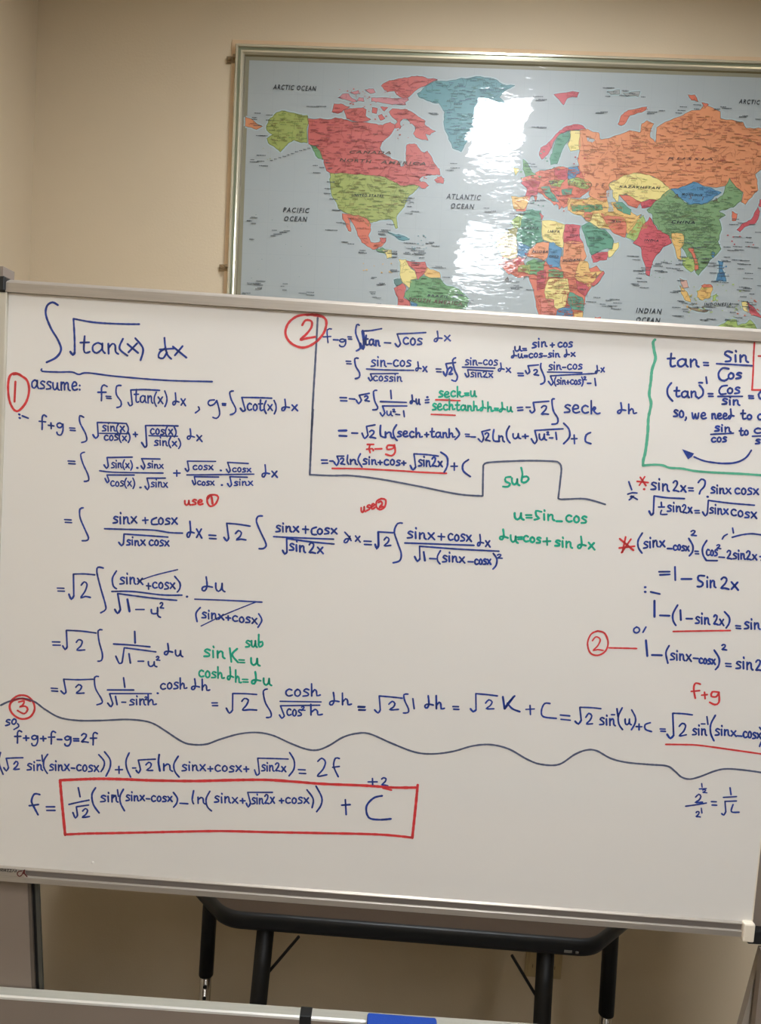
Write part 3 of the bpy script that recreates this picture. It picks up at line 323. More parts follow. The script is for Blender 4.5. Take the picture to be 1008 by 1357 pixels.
 ('green_note','green substitution seck=u underlined in red','ink_green',"",[(30,"6580 -1030 6551 -1022 6528 -1048 6573 -1072 6577 -1100 6526 -1113"),(30,"6611 -1076 6664 -1059 6658 -1033 6630 -1029 6608 -1064 6617 -1101 6645 -1111 6680 -1095"),(30,"6762 -1021 6734 -1010 6705 -1038 6708 -1076 6736 -1094 6771 -1079"),(30,"6790 -942 6803 -1094"),(30,"6801 -1062 6827 -1011 6841 -1027 6825 -1056 6859 -1087 6890 -1075"),(30,"6907 -1033 6965 -1028"),(30,"6912 -1062 6969 -1057"),(30,"6994 -995 7000 -1051 7025 -1074 7049 -1042 7051 -990"),(30,"7051 -990 7060 -1054 7083 -1069"),(30,"6493 -1225 6466 -1215 6444 -1241 6486 -1270 6490 -1299 6444 -1310"),(30,"6521 -1265 6569 -1249 6563 -1220 6538 -1213 6518 -1251 6527 -1293 6553 -1306 6585 -1290"),(30,"6660 -1230 6635 -1218 6608 -1244 6611 -1281 6637 -1301 6669 -1287"),(30,"6684 -1136 6697 -1291"),(30,"6695 -1255 6721 -1208 6739 -1235 6746 -1285 6777 -1274"),(29,"6808 -1167 6810 -1270 6826 -1292 6850 -1282"),(29,"6783 -1217 6840 -1211"),(29,"6929 -1224 6899 -1209 6868 -1234 6871 -1273 6897 -1287 6927 -1255 6929 -1216"),(29,"6928 -1212 6932 -1263 6950 -1286"),(29,"6967 -1212 6974 -1287"),(29,"6971 -1244 6993 -1212 7013 -1223 7019 -1270 7038 -1285"),(29,"7050 -1145 7061 -1277"),(29,"7059 -1246 7085 -1206 7104 -1229 7110 -1272 7141 -1263"),(29,"7179 -1129 7190 -1185 7193 -1233 7178 -1273 7157 -1267 7159 -1239 7193 -1225 7238 -1230"),(29,"7262 -1141 7274 -1276"),(29,"7271 -1244 7298 -1204 7316 -1227 7323 -1270 7353 -1261"),(29,"7368 -1227 7422 -1225"),(29,"7373 -1253 7425 -1252"),(29,"7471 -1133 7482 -1187 7485 -1233 7470 -1270 7449 -1265 7451 -1238 7485 -1225 7530 -1230"),(29,"7556 -1192 7561 -1240 7584 -1261 7606 -1235 7608 -1190"),(29,"7608 -1190 7616 -1245 7637 -1259")]),
 ('red_note','two red underlines beneath the green seck lines','ink_red',"",[(24,"6481 -1158 6647 -1152 6845 -1148")]),
 ('red_note','','ink_red',"",[(24,"6430 -1379 6605 -1373 6789 -1369")]),
 ('handwritten_formula','blue line -root2 ln(seck+tank) equals -root2 ln(u + root u squared minus 1) + C','ink_blue',"",[(33,"5060 -1716 5177 -1705"),(33,"5074 -1791 5183 -1789"),(28,"5259 -1738 5347 -1735"),(30,"5414 -1730 5457 -1806 5504 -1753"),(26,"5504 -1753 5474 -1624"),(26,"5474 -1624 5601 -1592"),(28,"5526 -1700 5551 -1678 5590 -1690 5582 -1730 5529 -1785 5569 -1782 5624 -1791"),(30,"5684 -1595 5683 -1668 5700 -1754 5769 -1770"),(30,"5763 -1687 5772 -1770"),(30,"5769 -1722 5810 -1688 5844 -1701 5852 -1753 5885 -1771"),(30,"5922 -1570 5879 -1661 5900 -1755 5947 -1802"),(30,"6004 -1672 5974 -1664 5950 -1686 5996 -1710 6000 -1735 5948 -1745"),(30,"6034 -1702 6088 -1688 6082 -1661 6054 -1655 6031 -1690 6040 -1727 6069 -1739 6104 -1725"),(30,"6189 -1666 6161 -1654 6131 -1681 6134 -1720 6163 -1741 6198 -1726"),(30,"6218 -1600 6230 -1735"),(30,"6228 -1703 6258 -1662 6278 -1685 6285 -1729 6319 -1720"),(28,"6354 -1688 6414 -1683"),(28,"6380 -1655 6388 -1719"),(28,"6460 -1585 6462 -1694 6479 -1717 6504 -1706"),(28,"6434 -1639 6494 -1632"),(28,"6587 -1651 6556 -1637 6524 -1662 6526 -1701 6553 -1715 6585 -1682 6587 -1643"),(28,"6586 -1639 6590 -1690 6609 -1712"),(28,"6627 -1639 6634 -1711"),(28,"6631 -1669 6654 -1638 6675 -1648 6681 -1693 6701 -1708"),(28,"6714 -1577 6725 -1703"),(28,"6723 -1673 6751 -1634 6770 -1656 6776 -1696 6808 -1687"),(30,"6818 -1562 6874 -1646 6816 -1728"),(24,"6961 -1640 7020 -1639"),(24,"6973 -1671 7028 -1670"),(26,"7048 -1674 7115 -1672"),(28,"7161 -1696 7217 -1741 7241 -1676"),(26,"7241 -1676 7205 -1585"),(26,"7205 -1585 7325 -1548"),(27,"7257 -1620 7277 -1597 7308 -1610 7303 -1653 7263 -1710 7294 -1707 7338 -1717"),(30,"7383 -1544 7376 -1637 7396 -1709 7478 -1712"),(29,"7464 -1628 7473 -1706"),(29,"7469 -1661 7498 -1631 7522 -1645 7530 -1695 7554 -1714"),(29,"7611 -1476 7575 -1566 7592 -1666 7640 -1724"),(28,"7674 -1585 7680 -1636 7713 -1656 7747 -1625 7752 -1578"),(28,"7752 -1578 7762 -1636 7792 -1649"),(28,"7817 -1616 7902 -1606"),(28,"7854 -1582 7864 -1642"),(30,"7952 -1642 8010 -1711 8040 -1651"),(26,"8040 -1651 7994 -1514"),(26,"7994 -1514 8225 -1484 8412 -1462"),(29,"8066 -1563 8073 -1623 8104 -1649 8136 -1614 8140 -1558"),(29,"8140 -1558 8150 -1627 8180 -1644"),(24,"8175 -1532 8185 -1522 8200 -1525 8197 -1542 8177 -1566 8192 -1564 8214 -1565"),(26,"8221 -1609 8273 -1606"),(28,"8309 -1522 8330 -1625"),(30,"8414 -1378 8499 -1459 8518 -1575 8440 -1682"),(26,"8547 -1602 8633 -1593"),(26,"8585 -1541 8602 -1671"),(30,"8825 -1490 8765 -1529 8762 -1625 8846 -1654")]),
 ('handwritten_formula','blue result line -root2 ln(sin+cos+root sin2x)+C, underlined in red','ink_blue',"",[(27,"4828 -2174 4916 -2168"),(27,"4840 -2220 4925 -2214"),(27,"4955 -2180 5005 -2176"),(30,"5021 -2190 5063 -2240 5093 -2170"),(26,"5093 -2170 5059 -2099"),(26,"5059 -2099 5162 -2092"),(27,"5114 -2142 5132 -2123 5160 -2133 5155 -2167 5117 -2212 5146 -2210 5185 -2216"),(28,"5220 -2073 5217 -2162 5243 -2210"),(28,"5266 -2136 5273 -2208"),(28,"5271 -2166 5307 -2134 5337 -2144 5344 -2190 5373 -2204"),(28,"5409 -2040 5380 -2136 5446 -2237"),(28,"5515 -2117 5485 -2108 5461 -2131 5506 -2156 5510 -2182 5459 -2192"),(28,"5544 -2120 5551 -2190"),(28,"5545 -2076 5549 -2087"),(28,"5589 -2117 5596 -2187"),(28,"5593 -2147 5618 -2116 5640 -2126 5645 -2170 5666 -2184"),(28,"5684 -2152 5747 -2147"),(28,"5712 -2121 5719 -2181"),(28,"5837 -2109 5809 -2098 5779 -2124 5782 -2162 5810 -2182 5846 -2168"),(28,"5896 -2091 5871 -2117 5874 -2159 5902 -2174 5928 -2148 5920 -2107 5892 -2092"),(28,"6014 -2104 5985 -2096 5961 -2118 6006 -2142 6009 -2166 5959 -2176"),(28,"6039 -2137 6102 -2132"),(28,"6067 -2106 6075 -2165"),(30,"6171 -2164 6216 -2226 6254 -2179"),(26,"6254 -2179 6214 -1985"),(26,"6214 -1985 6405 -1984 6582 -1995"),(29,"6343 -2076 6316 -2066 6296 -2092 6336 -2122 6340 -2152 6295 -2163"),(29,"6368 -2069 6377 -2157"),(29,"6367 -2013 6371 -2027"),(29,"6408 -2074 6416 -2160"),(29,"6413 -2110 6434 -2074 6453 -2087 6460 -2141 6479 -2159"),(29,"6492 -2044 6510 -2016 6539 -2029 6535 -2079 6498 -2148 6527 -2143 6568 -2151"),(29,"6586 -2074 6654 -2150"),(29,"6642 -2070 6592 -2150"),(30,"6615 -1934 6714 -2001 6727 -2132 6687 -2229"),(26,"6783 -2134 6879 -2127"),(26,"6829 -2081 6837 -2189"),(30,"7038 -2017 6964 -2086 6972 -2189 7084 -2269")]),
 ('red_note','red note f-g above the blue result line in column 2','ink_red',"",[(28,"5599 -1886 5502 -1893"),(28,"5546 -1890 5535 -1949 5554 -2012"),(28,"5498 -1966 5585 -1952 5599 -1980"),(28,"5624 -1952 5726 -1942"),(30,"5898 -1881 5810 -1887 5808 -1945 5895 -1925 5912 -1871"),(30,"5913 -1880 5929 -1981 5880 -2037 5790 -2020")]),
 ('red_note','long red underline beneath ln(sin+cos+root sin2x)','ink_red',"",[(27,"4998 -2288 5424 -2265 6012 -2254 6307 -2255 6723 -2244")]),
 ('red_note','red note use 2 with the number circled','ink_red',"",[(29,"5475 -2851 5480 -2903 5499 -2921 5519 -2884 5520 -2834"),(29,"5520 -2834 5527 -2894 5546 -2904"),(29,"5604 -2804 5581 -2804 5562 -2831 5598 -2843 5601 -2866 5561 -2889"),(29,"5628 -2830 5670 -2803 5665 -2780 5643 -2782 5626 -2819 5633 -2852 5656 -2855 5683 -2833"),(30,"5763 -2699 5706 -2732 5703 -2821 5759 -2862 5830 -2813 5837 -2709 5763 -2693"),(30,"5731 -2754 5765 -2734 5789 -2771 5743 -2833 5800 -2809")]),
 ('green_note','green word sub inside the step of the divider line','ink_green',"",[(33,"7689 -2232 7616 -2247 7620 -2304 7690 -2336 7657 -2383 7587 -2385"),(33,"7711 -2250 7718 -2311 7752 -2343 7787 -2313 7791 -2258"),(33,"7791 -2258 7802 -2329 7834 -2351"),(33,"7836 -2083 7863 -2175 7861 -2294 7923 -2295 7963 -2243 7928 -2208 7867 -2224")]),
 ('green_note','green substitution u=sin-cos and du=cos+sin dx','ink_green',"",[(33,"7639 -3030 7653 -3094 7657 -3148 7634 -3187 7603 -3175 7607 -3145 7657 -3139 7723 -3155"),(33,"7761 -3111 7769 -3177 7802 -3212 7835 -3181 7838 -3122"),(33,"7838 -3122 7849 -3198 7880 -3223"),(30,"7867 -3136 7936 -3126"),(30,"7877 -3166 7943 -3156"),(33,"8025 -3116 7995 -3102 7963 -3128 7966 -3169 7998 -3192 8036 -3179"),(33,"8091 -3116 8063 -3139 8067 -3179 8097 -3196 8125 -3173 8116 -3133 8086 -3116"),(33,"8217 -3125 8185 -3114 8159 -3136 8209 -3165 8213 -3192 8158 -3199"),(30,"8256 -3172 8367 -3159"),(30,"8309 -3113 8323 -3222"),(33,"8511 -3149 8474 -3138 8444 -3160 8501 -3190 8506 -3218 8441 -3224"),(33,"8547 -3145 8559 -3236"),(33,"8547 -3088 8553 -3103"),(33,"8605 -3146 8615 -3238"),(33,"8610 -3185 8641 -3147 8669 -3163 8677 -3221 8704 -3241"),(33,"8819 -3057 8835 -3129 8840 -3190 8818 -3237 8787 -3228 8791 -3192 8839 -3179 8905 -3190"),(33,"8942 -3140 9042 -3243"),(33,"9024 -3140 8950 -3235")]),
 ('green_note','','ink_green',"",[(35,"7794 -2771 7803 -2837 7842 -2866 7884 -2829 7890 -2767"),(35,"7890 -2767 7902 -2844 7939 -2863"),(30,"7963 -2791 8050 -2785"),(30,"7974 -2830 8058 -2825"),(33,"8194 -2725 8112 -2718 8125 -2792 8170 -2827 8098 -2852"),(33,"8236 -2755 8247 -2845"),(33,"8236 -2697 8242 -2711"),(33,"8297 -2758 8307 -2845"),(33,"8303 -2795 8336 -2757 8365 -2769 8373 -2824 8401 -2841"),(33,"8429 -2851 8515 -2848"),(33,"8650 -2762 8614 -2746 8576 -2776 8579 -2821 8617 -2847 8662 -2832"),(33,"8727 -2751 8695 -2780 8699 -2830 8736 -2850 8768 -2821 8758 -2771 8721 -2751"),(33,"8878 -2760 8840 -2748 8809 -2775 8868 -2809 8873 -2842 8808 -2851")]),
 ('divider_line','wavy green line boxing off the tan and sin notes at the right','ink_green_light',"",[(44,"9654 -61 9630 -101 9658 -225 9687 -338 9652 -500 9650 -684 9644 -869 9685 -1005 9665 -1214 9675 -1446 9666 -1725 9647 -1843 9650 -1925"),(35,"9650 -1925 9834 -1901 9951 -1904 10047 -1933 10233 -1932 10422 -1954 10701 -1958 11166 -1950 11538 -1952")]),
 ('handwritten_formula','blue identity tan = sin over cos inside the green box','ink_blue',"",[(33,"9912 -247 9916 -404 9945 -437 9989 -420"),(33,"9866 -325 9971 -313"),(33,"10136 -334 10081 -314 10024 -351 10029 -408 10077 -428 10133 -379 10135 -322"),(33,"10134 -317 10141 -390 10175 -423"),(33,"10205 -314 10219 -422"),(33,"10213 -359 10254 -311 10290 -326 10301 -394 10337 -415"),(28,"10399 -348 10468 -346"),(28,"10409 -386 10476 -384"),(35,"10805 -172 10730 -159 10700 -202 10790 -253 10785 -299 10722 -310"),(33,"10856 -206 10870 -305"),(33,"10855 -143 10863 -158"),(33,"10928 -203 10942 -304"),(33,"10936 -245 10975 -201 11010 -215 11021 -279 11055 -299"),(28,"10593 -351 10841 -348 11117 -346"),(33,"10779 -414 10690 -409 10636 -486 10661 -571 10732 -594 10782 -559"),(33,"10820 -471 10788 -502 10792 -546 10829 -559 10861 -529 10851 -485 10814 -472"),(33,"10971 -467 10933 -462 10902 -487 10961 -507 10966 -533 10900 -549")]),
 ('handwritten_formula','blue identity inverse of tan = cos over sin inside the green box','ink_blue',"",[(30,"9955 -676 9907 -759 9922 -862 9999 -942"),(30,"10042 -735 10045 -848 10066 -872 10099 -861"),(30,"10007 -790 10086 -784"),(30,"10210 -800 10168 -783 10126 -813 10130 -859 10166 -877 10208 -838 10209 -791"),(30,"10208 -786 10214 -847 10240 -874"),(30,"10261 -780 10272 -866"),(30,"10267 -816 10297 -779 10325 -792 10333 -846 10360 -863"),(30,"10371 -682 10431 -747 10432 -828 10374 -878"),(28,"10359 -646 10414 -645"),(30,"10458 -557 10479 -648"),(28,"10512 -799 10582 -797"),(28,"10523 -836 10590 -833"),(30,"10780 -660 10701 -679 10669 -743 10697 -794 10774 -782"),(30,"10828 -691 10797 -718 10801 -759 10836 -773 10866 -746 10857 -706 10822 -692"),(30,"10969 -683 10933 -675 10905 -701 10961 -727 10966 -756 10904 -769"),(27,"10659 -829 11021 -805"),(30,"10802 -862 10764 -853 10735 -876 10792 -902 10797 -928 10733 -938"),(30,"10839 -869 10850 -940"),(30,"10839 -825 10845 -836"),(30,"10896 -865 10905 -939"),(30,"10901 -896 10932 -864 10959 -875 10967 -922 10994 -937"),(28,"11112 -789 11181 -789"),(28,"11122 -821 11189 -821"),(33,"11289 -713 11256 -757 11281 -817 11339 -825"),(30,"10090 -1081 10059 -1068 10036 -1093 10083 -1128 10088 -1159 10036 -1166"),(30,"10144 -1074 10120 -1102 10124 -1153 10154 -1174 10179 -1145 10169 -1095 10140 -1073"),(30,"10220 -1167 10224 -1187 10212 -1212"),(30,"10304 -1097 10323 -1172 10341 -1171 10353 -1109"),(30,"10353 -1109 10370 -1170 10394 -1169 10400 -1094"),(30,"10444 -1134 10500 -1119 10492 -1090 10463 -1084 10441 -1121 10452 -1160 10481 -1173 10518 -1158"),(30,"10600 -1089 10609 -1164"),(30,"10604 -1120 10625 -1087 10644 -1098 10651 -1146 10669 -1161"),(30,"10686 -1123 10732 -1108 10725 -1082 10701 -1077 10684 -1111 10693 -1147 10717 -1158 10747 -1144"),(30,"10769 -1119 10815 -1103 10808 -1076 10784 -1071 10767 -1106 10776 -1144 10800 -1156 10830 -1141"),(30,"10866 -1003 10878 -1058 10883 -1106 10869 -1145 10849 -1140 10850 -1112 10882 -1098 10925 -1102"),(30,"11052 -1006 11057 -1113 11075 -1136 11103 -1125"),(30,"11024 -1058 11091 -1052"),(30,"11153 -1065 11126 -1087 11129 -1121 11160 -1134 11186 -1112 11178 -1078 11148 -1065"),(30,"11336 -1057 11309 -1047 11282 -1074 11285 -1110 11313 -1129 11346 -1115")]),
 ('handwritten_formula','blue note sin over cos to cos, above the curved arrow','ink_blue',"",[(29,"10728 -1274 10693 -1266 10666 -1287 10719 -1310 10723 -1334 10664 -1342"),(29,"10762 -1281 10771 -1342"),(29,"10762 -1242 10768 -1251"),(29,"10814 -1275 10823 -1343"),(29,"10819 -1303 10848 -1274 10873 -1284 10880 -1327 10905 -1341"),(27,"10611 -1396 10783 -1375 10943 -1355"),(29,"10686 -1447 10660 -1440 10633 -1463 10636 -1492 10662 -1506 10694 -1493"),(29,"10740 -1429 10717 -1452 10720 -1487 10747 -1498 10769 -1475 10762 -1441 10736 -1429"),(29,"10847 -1426 10820 -1420 10799 -1441 10841 -1460 10845 -1482 10798 -1493"),(29,"11050 -1272 11054 -1360 11069 -1379 11092 -1370"),(29,"11027 -1315 11082 -1310"),(29,"11130 -1299 11108 -1322 11112 -1357 11137 -1371 11158 -1349 11151 -1313 11126 -1299"),(29,"11339 -1266 11299 -1257 11255 -1283 11258 -1316 11300 -1332 11351 -1317"),(27,"11228 -1382 11407 -1363"),(29,"11346 -1426 11314 -1420 11288 -1439 11337 -1458 11342 -1479 11286 -1489")]),
 ('curved_arrow','blue curved arrow with a filled head pointing left','ink_blue',"10205 -1642 10392 -1695 10366 -1743 10312 -1789",[(28,"10397 -1746 10569 -1799 10827 -1814 11033 -1784 11164 -1705 11234 -1591")]),
 ('red_box','thin red box cut by the right end of the photo under the top rail','ink_red',"",[(26,"11117 -10 11125 -197 11141 -425 11153 -695"),(26,"11149 -699 11360 -688"),(26,"11194 -199 11244 -196")]),
 ('red_note','red asterisk left of sin2x','ink_red',"",[(26,"9583 -2169 9752 -2176"),(26,"9691 -2092 9623 -2225"),(26,"9625 -2104 9722 -2224"),(33,"9695 -2279 9705 -2279")]),
 ('handwritten_formula','blue identity sin2x = 2 sinx cosx, and the root of half sin2x below it','ink_blue',"",[(29,"9873 -2179 9833 -2166 9803 -2195 9863 -2230 9869 -2265 9802 -2275"),(29,"9910 -2172 9923 -2274"),(29,"9909 -2108 9915 -2124"),(29,"9970 -2181 9982 -2285"),(29,"9977 -2225 10008 -2181 10037 -2197 10047 -2263 10075 -2285"),(29,"10125 -2152 10147 -2122 10183 -2138 10178 -2195 10135 -2270 10171 -2266 10221 -2279"),(29,"10242 -2188 10326 -2279"),(29,"10310 -2188 10250 -2273"),(26,"10357 -2215 10426 -2213"),(26,"10368 -2254 10435 -2253"),(29,"10495 -2125 10535 -2071 10593 -2092 10592 -2172 10541 -2243 10530 -2292"),(28,"10752 -2185 10722 -2175 10699 -2200 10745 -2228 10750 -2257 10700 -2267"),(28,"10781 -2192 10792 -2268"),(28,"10780 -2144 10785 -2156"),(28,"10826 -2188 10836 -2267"),(28,"10831 -2221 10855 -2187 10877 -2199 10884 -2249 10906 -2265"),(28,"10920 -2182 10997 -2258"),(28,"10982 -2178 10927 -2257"),(28,"11117 -2179 11088 -2167 11057 -2193 11061 -2232 11092 -2253 11128 -2240"),(28,"11179 -2162 11153 -2190 11158 -2237 11188 -2255 11214 -2226 11204 -2180 11174 -2162"),(28,"11301 -2163 11269 -2152 11246 -2179 11294 -2210 11299 -2241 11247 -2252"),(28,"11327 -2163 11408 -2243"),(28,"11393 -2159 11335 -2242"),(33,"9805 -2603 9843 -2662 9871 -2625"),(27,"9871 -2625 9858 -2370"),(27,"9858 -2370 10052 -2384 10314 -2379"),(25,"9973 -2456 9984 -2518"),(24,"9938 -2532 10028 -2525"),(25,"9990 -2577 9980 -2637 10076 -2633"),(28,"10131 -2505 10100 -2493 10076 -2517 10124 -2549 10129 -2578 10076 -2586"),(28,"10160 -2501 10171 -2586"),(28,"10159 -2447 10164 -2460"),(28,"10207 -2500 10217 -2583"),(28,"10212 -2535 10237 -2501 10260 -2514 10268 -2567 10290 -2584"),(28,"10297 -2496 10314 -2471 10341 -2484 10337 -2528 10305 -2589 10332 -2585 10370 -2593"),(28,"10383 -2506 10448 -2587"),(28,"10434 -2503 10391 -2585"),(25,"10485 -2548 10549 -2543"),(25,"10496 -2582 10558 -2578"),(30,"10604 -2561 10650 -2617 10677 -2569"),(26,"10677 -2569 10672 -2381"),(26,"10672 -2381 10989 -2400 11363 -2406"),(33,"10650 -2326 10661 -2328"),(28,"10759 -2495 10732 -2485 10710 -2507 10753 -2534 10758 -2560 10711 -2568"),(28,"10786 -2488 10796 -2571"),(28,"10784 -2436 10788 -2449"),(28,"10828 -2492 10838 -2578"),(28,"10833 -2528 10855 -2492 10876 -2506 10883 -2560 10904 -2578"),(28,"10916 -2493 10988 -2569"),(28,"10975 -2491 10923 -2566"),(28,"11098 -2504 11065 -2488 11032 -2514 11036 -2557 11070 -2583 11110 -2571"),(28,"11167 -2500 11138 -2526 11143 -2572 11176 -2592 11204 -2566 11194 -2520 11161 -2500"),(28,"11302 -2526 11268 -2514 11241 -2535 11294 -2566 11299 -2594 11241 -2599"),(28,"11329 -2510 11418 -2604"),(28,"11402 -2511 11338 -2597")]),
 ('handwritten_formula','','ink_blue',"",[(28,"9461 -2183 9515 -2300"),(26,"9462 -2371 9527 -2345 9599 -2345"),(24,"9506 -2408 9558 -2391 9491 -2455"),(26,"9518 -2394 9613 -2441")]),
 ('red_note','red asterisk left of the squared bracket sinx-cosx','ink_red',"",[(30,"9408 -3191 9635 -3148"),(30,"9489 -3017 9462 -3250"),(30,"9403 -3050 9625 -3211"),(28,"9572 -3044 9449 -3259")]),
 ('handwritten_formula','blue line squared bracket sinx-cosx equals cos squared minus 2sin2x','ink_blue',"",[(29,"9734 -2940 9681 -3058 9696 -3165 9757 -3243"),(29,"9830 -3073 9798 -3065 9774 -3095 9823 -3121 9828 -3152 9774 -3168"),(29,"9860 -3060 9872 -3155"),(29,"9858 -2999 9863 -3014"),(29,"9907 -3043 9918 -3141"),(29,"9912 -3084 9937 -3039 9961 -3052 9970 -3114 9993 -3131"),(29,"10009 -3045 10091 -3125"),(29,"10075 -3033 10017 -3131"),(29,"10130 -3148 10200 -3146"),(28,"10262 -3101 10242 -3089 10222 -3112 10225 -3147 10246 -3166 10270 -3154"),(28,"10302 -3078 10285 -3102 10289 -3142 10310 -3158 10326 -3134 10319 -3094 10299 -3078"),(28,"10386 -3097 10365 -3088 10349 -3108 10382 -3133 10385 -3157 10350 -3165"),(28,"10403 -3093 10459 -3163"),(28,"10447 -3091 10410 -3161"),(29,"10435 -2972 10508 -3081 10509 -3176 10469 -3236"),(26,"10461 -2867 10483 -2850 10516 -2855 10509 -2885 10465 -2927 10499 -2922 10546 -2924"),(25,"10545 -3160 10598 -3159"),(25,"10557 -3197 10607 -3196"),(29,"10708 -2986 10657 -3098 10673 -3205 10729 -3283"),(28,"10760 -3131 10740 -3118 10722 -3147 10726 -3188 10746 -3211 10770 -3196"),(28,"10801 -3126 10785 -3151 10789 -3193 10809 -3209 10825 -3183 10818 -3142 10798 -3126"),(28,"10880 -3122 10860 -3112 10845 -3137 10877 -3166 10882 -3196 10847 -3206"),(24,"10866 -3051 10882 -3038 10907 -3042 10902 -3065 10869 -3097 10895 -3093 10930 -3095"),(28,"10729 -3288 10895 -3279"),(28,"10916 -3223 10997 -3223"),(29,"11031 -3139 11048 -3113 11077 -3125 11074 -3172 11039 -3235 11068 -3231 11108 -3239"),(29,"11175 -3155 11148 -3145 11128 -3169 11169 -3197 11174 -3224 11129 -3233"),(29,"11200 -3152 11211 -3237"),(29,"11197 -3099 11202 -3113"),(29,"11239 -3146 11249 -3230"),(29,"11244 -3182 11264 -3146 11284 -3159 11291 -3212 11311 -3229"),(29,"11321 -3126 11338 -3100 11368 -3113 11365 -3161 11330 -3227 11359 -3222 11399 -3230"),(29,"11415 -3151 11484 -3226"),(29,"11470 -3148 11423 -3224"),(26,"11522 -3173 11576 -3169"),(26,"11549 -3225 11608 -3221"),(26,"10937 -2948 10959 -2901 11004 -2870"),(25,"11074 -2771 11095 -2845"),(26,"11081 -2911 11223 -2863 11381 -2836 11569 -2850")]),
 ('handwritten_formula','blue line equals 1-sin2x with a dotted dash under it','ink_blue',"",[(30,"10038 -3509 10198 -3497"),(30,"10056 -3556 10202 -3538"),(32,"10271 -3419 10296 -3619"),(30,"10383 -3596 10538 -3585"),(32,"10726 -3523 10640 -3529 10638 -3589 10715 -3633 10693 -3689 10635 -3693"),(30,"10772 -3596 10785 -3694"),(30,"10770 -3534 10775 -3549"),(30,"10822 -3587 10835 -3695"),(30,"10829 -3632 10855 -3585 10880 -3600 10889 -3668 10914 -3689"),(32,"10984 -3558 11014 -3524 11062 -3543 11055 -3606 10995 -3692 11044 -3688 11111 -3701"),(32,"11140 -3588 11254 -3704"),(32,"11232 -3587 11151 -3697")]),
 ('handwritten_formula','','ink_blue',"",[(35,"9848 -3760 9859 -3759"),(35,"9855 -3830 9866 -3830"),(28,"9941 -3824 10083 -3847")]),
 ('handwritten_formula','blue line 1-(1-sin2x)=sin underlined in red','ink_blue',"",[(35,"10012 -3956 10035 -4202"),(30,"10114 -4174 10262 -4169"),(30,"10367 -3997 10310 -4133 10323 -4242 10370 -4310"),(30,"10415 -4070 10438 -4225"),(29,"10516 -4195 10608 -4191"),(30,"10716 -4166 10685 -4153 10661 -4180 10710 -4215 10715 -4247 10662 -4255"),(30,"10746 -4158 10759 -4259"),(30,"10743 -4095 10749 -4111"),(30,"10793 -4161 10805 -4259"),(30,"10799 -4203 10824 -4162 10847 -4178 10856 -4240 10879 -4261"),(30,"10929 -4136 10945 -4107 10974 -4123 10972 -4176 10938 -4248 10967 -4244 11007 -4256"),(30,"11022 -4168 11091 -4261"),(30,"11077 -4168 11031 -4255"),(30,"11082 -4050 11163 -4132 11167 -4222 11131 -4294"),(27,"11270 -4251 11343 -4251"),(27,"11282 -4288 11352 -4289"),(30,"11465 -4190 11431 -4179 11405 -4208 11458 -4240 11463 -4274 11406 -4287"),(30,"11498 -4190 11511 -4285"),(30,"11496 -4129 11502 -4144"),(30,"11550 -4187 11562 -4281"),(30,"11556 -4227 11583 -4186 11608 -4199 11617 -4259 11642 -4277")]),
 ('handwritten_formula','','ink_blue',"",[(27,"9782 -4378 9743 -4408 9747 -4453 9790 -4468 9828 -4438 9818 -4393 9775 -4378"),(27,"9883 -4453 9921 -4367")]),
 ('red_note','red underline beneath 1-sin2x and the line to the circled 2','ink_red',"",[(27,"10339 -4406 10782 -4366 11197 -4330")]),
 ('red_note','','ink_red',"",[(26,"9392 -4729 9595 -4719 9812 -4709")]),
 ('red_circle','thin red circle around the number 2 in the right half of the board','ink_red',"",[(27,"9199 -4480 9103 -4536 9061 -4678 9115 -4826 9232 -4857 9343 -4782 9371 -4642 9305 -4508 9199 -4480"),(25,"9131 -4637 9180 -4572 9248 -4609 9219 -4708 9153 -4788 9219 -4769 9307 -4774")]),
 ('handwritten_formula','blue line 1-(sinx-cosx) squared equals sin2, lowest of the right column','ink_blue',"",[(35,"9940 -4573 9984 -4813"),(30,"10050 -4792 10204 -4786"),(30,"10298 -4630 10260 -4743 10305 -4901"),(30,"10395 -4754 10363 -4741 10339 -4767 10388 -4802 10393 -4834 10339 -4843"),(30,"10425 -4755 10437 -4845"),(30,"10424 -4698 10429 -4712"),(30,"10472 -4745 10484 -4842"),(30,"10478 -4786 10503 -4746 10526 -4762 10535 -4823 10558 -4844"),(30,"10573 -4747 10656 -4848"),(30,"10639 -4745 10582 -4842"),(29,"10683 -4796 10756 -4796"),(30,"10819 -4798 10798 -4786 10778 -4810 10781 -4847 10803 -4867 10828 -4855"),(30,"10862 -4788 10845 -4812 10848 -4852 10870 -4869 10887 -4845 10880 -4804 10859 -4788"),(30,"10947 -4797 10925 -4787 10909 -4808 10943 -4835 10947 -4861 10910 -4869"),(30,"10965 -4792 11023 -4869"),(30,"11010 -4789 10972 -4866"),(30,"10985 -4649 11070 -4767 11076 -4878 11034 -4947"),(27,"11094 -4569 11114 -4553 11145 -4561 11139 -4591 11099 -4632 11130 -4629 11173 -4634"),(27,"11175 -4843 11257 -4842"),(27,"11188 -4883 11266 -4883"),(30,"11407 -4810 11370 -4797 11342 -4826 11399 -4861 11405 -4896 11342 -4906"),(30,"11442 -4794 11456 -4904"),(30,"11439 -4725 11446 -4743"),(30,"11499 -4801 11512 -4911"),(30,"11506 -4847 11535 -4801 11562 -4819 11573 -4888 11600 -4912"),(30,"11633 -4787 11655 -4753 11694 -4766 11689 -4827 11644 -4913 11682 -4905 11735 -4912")]),
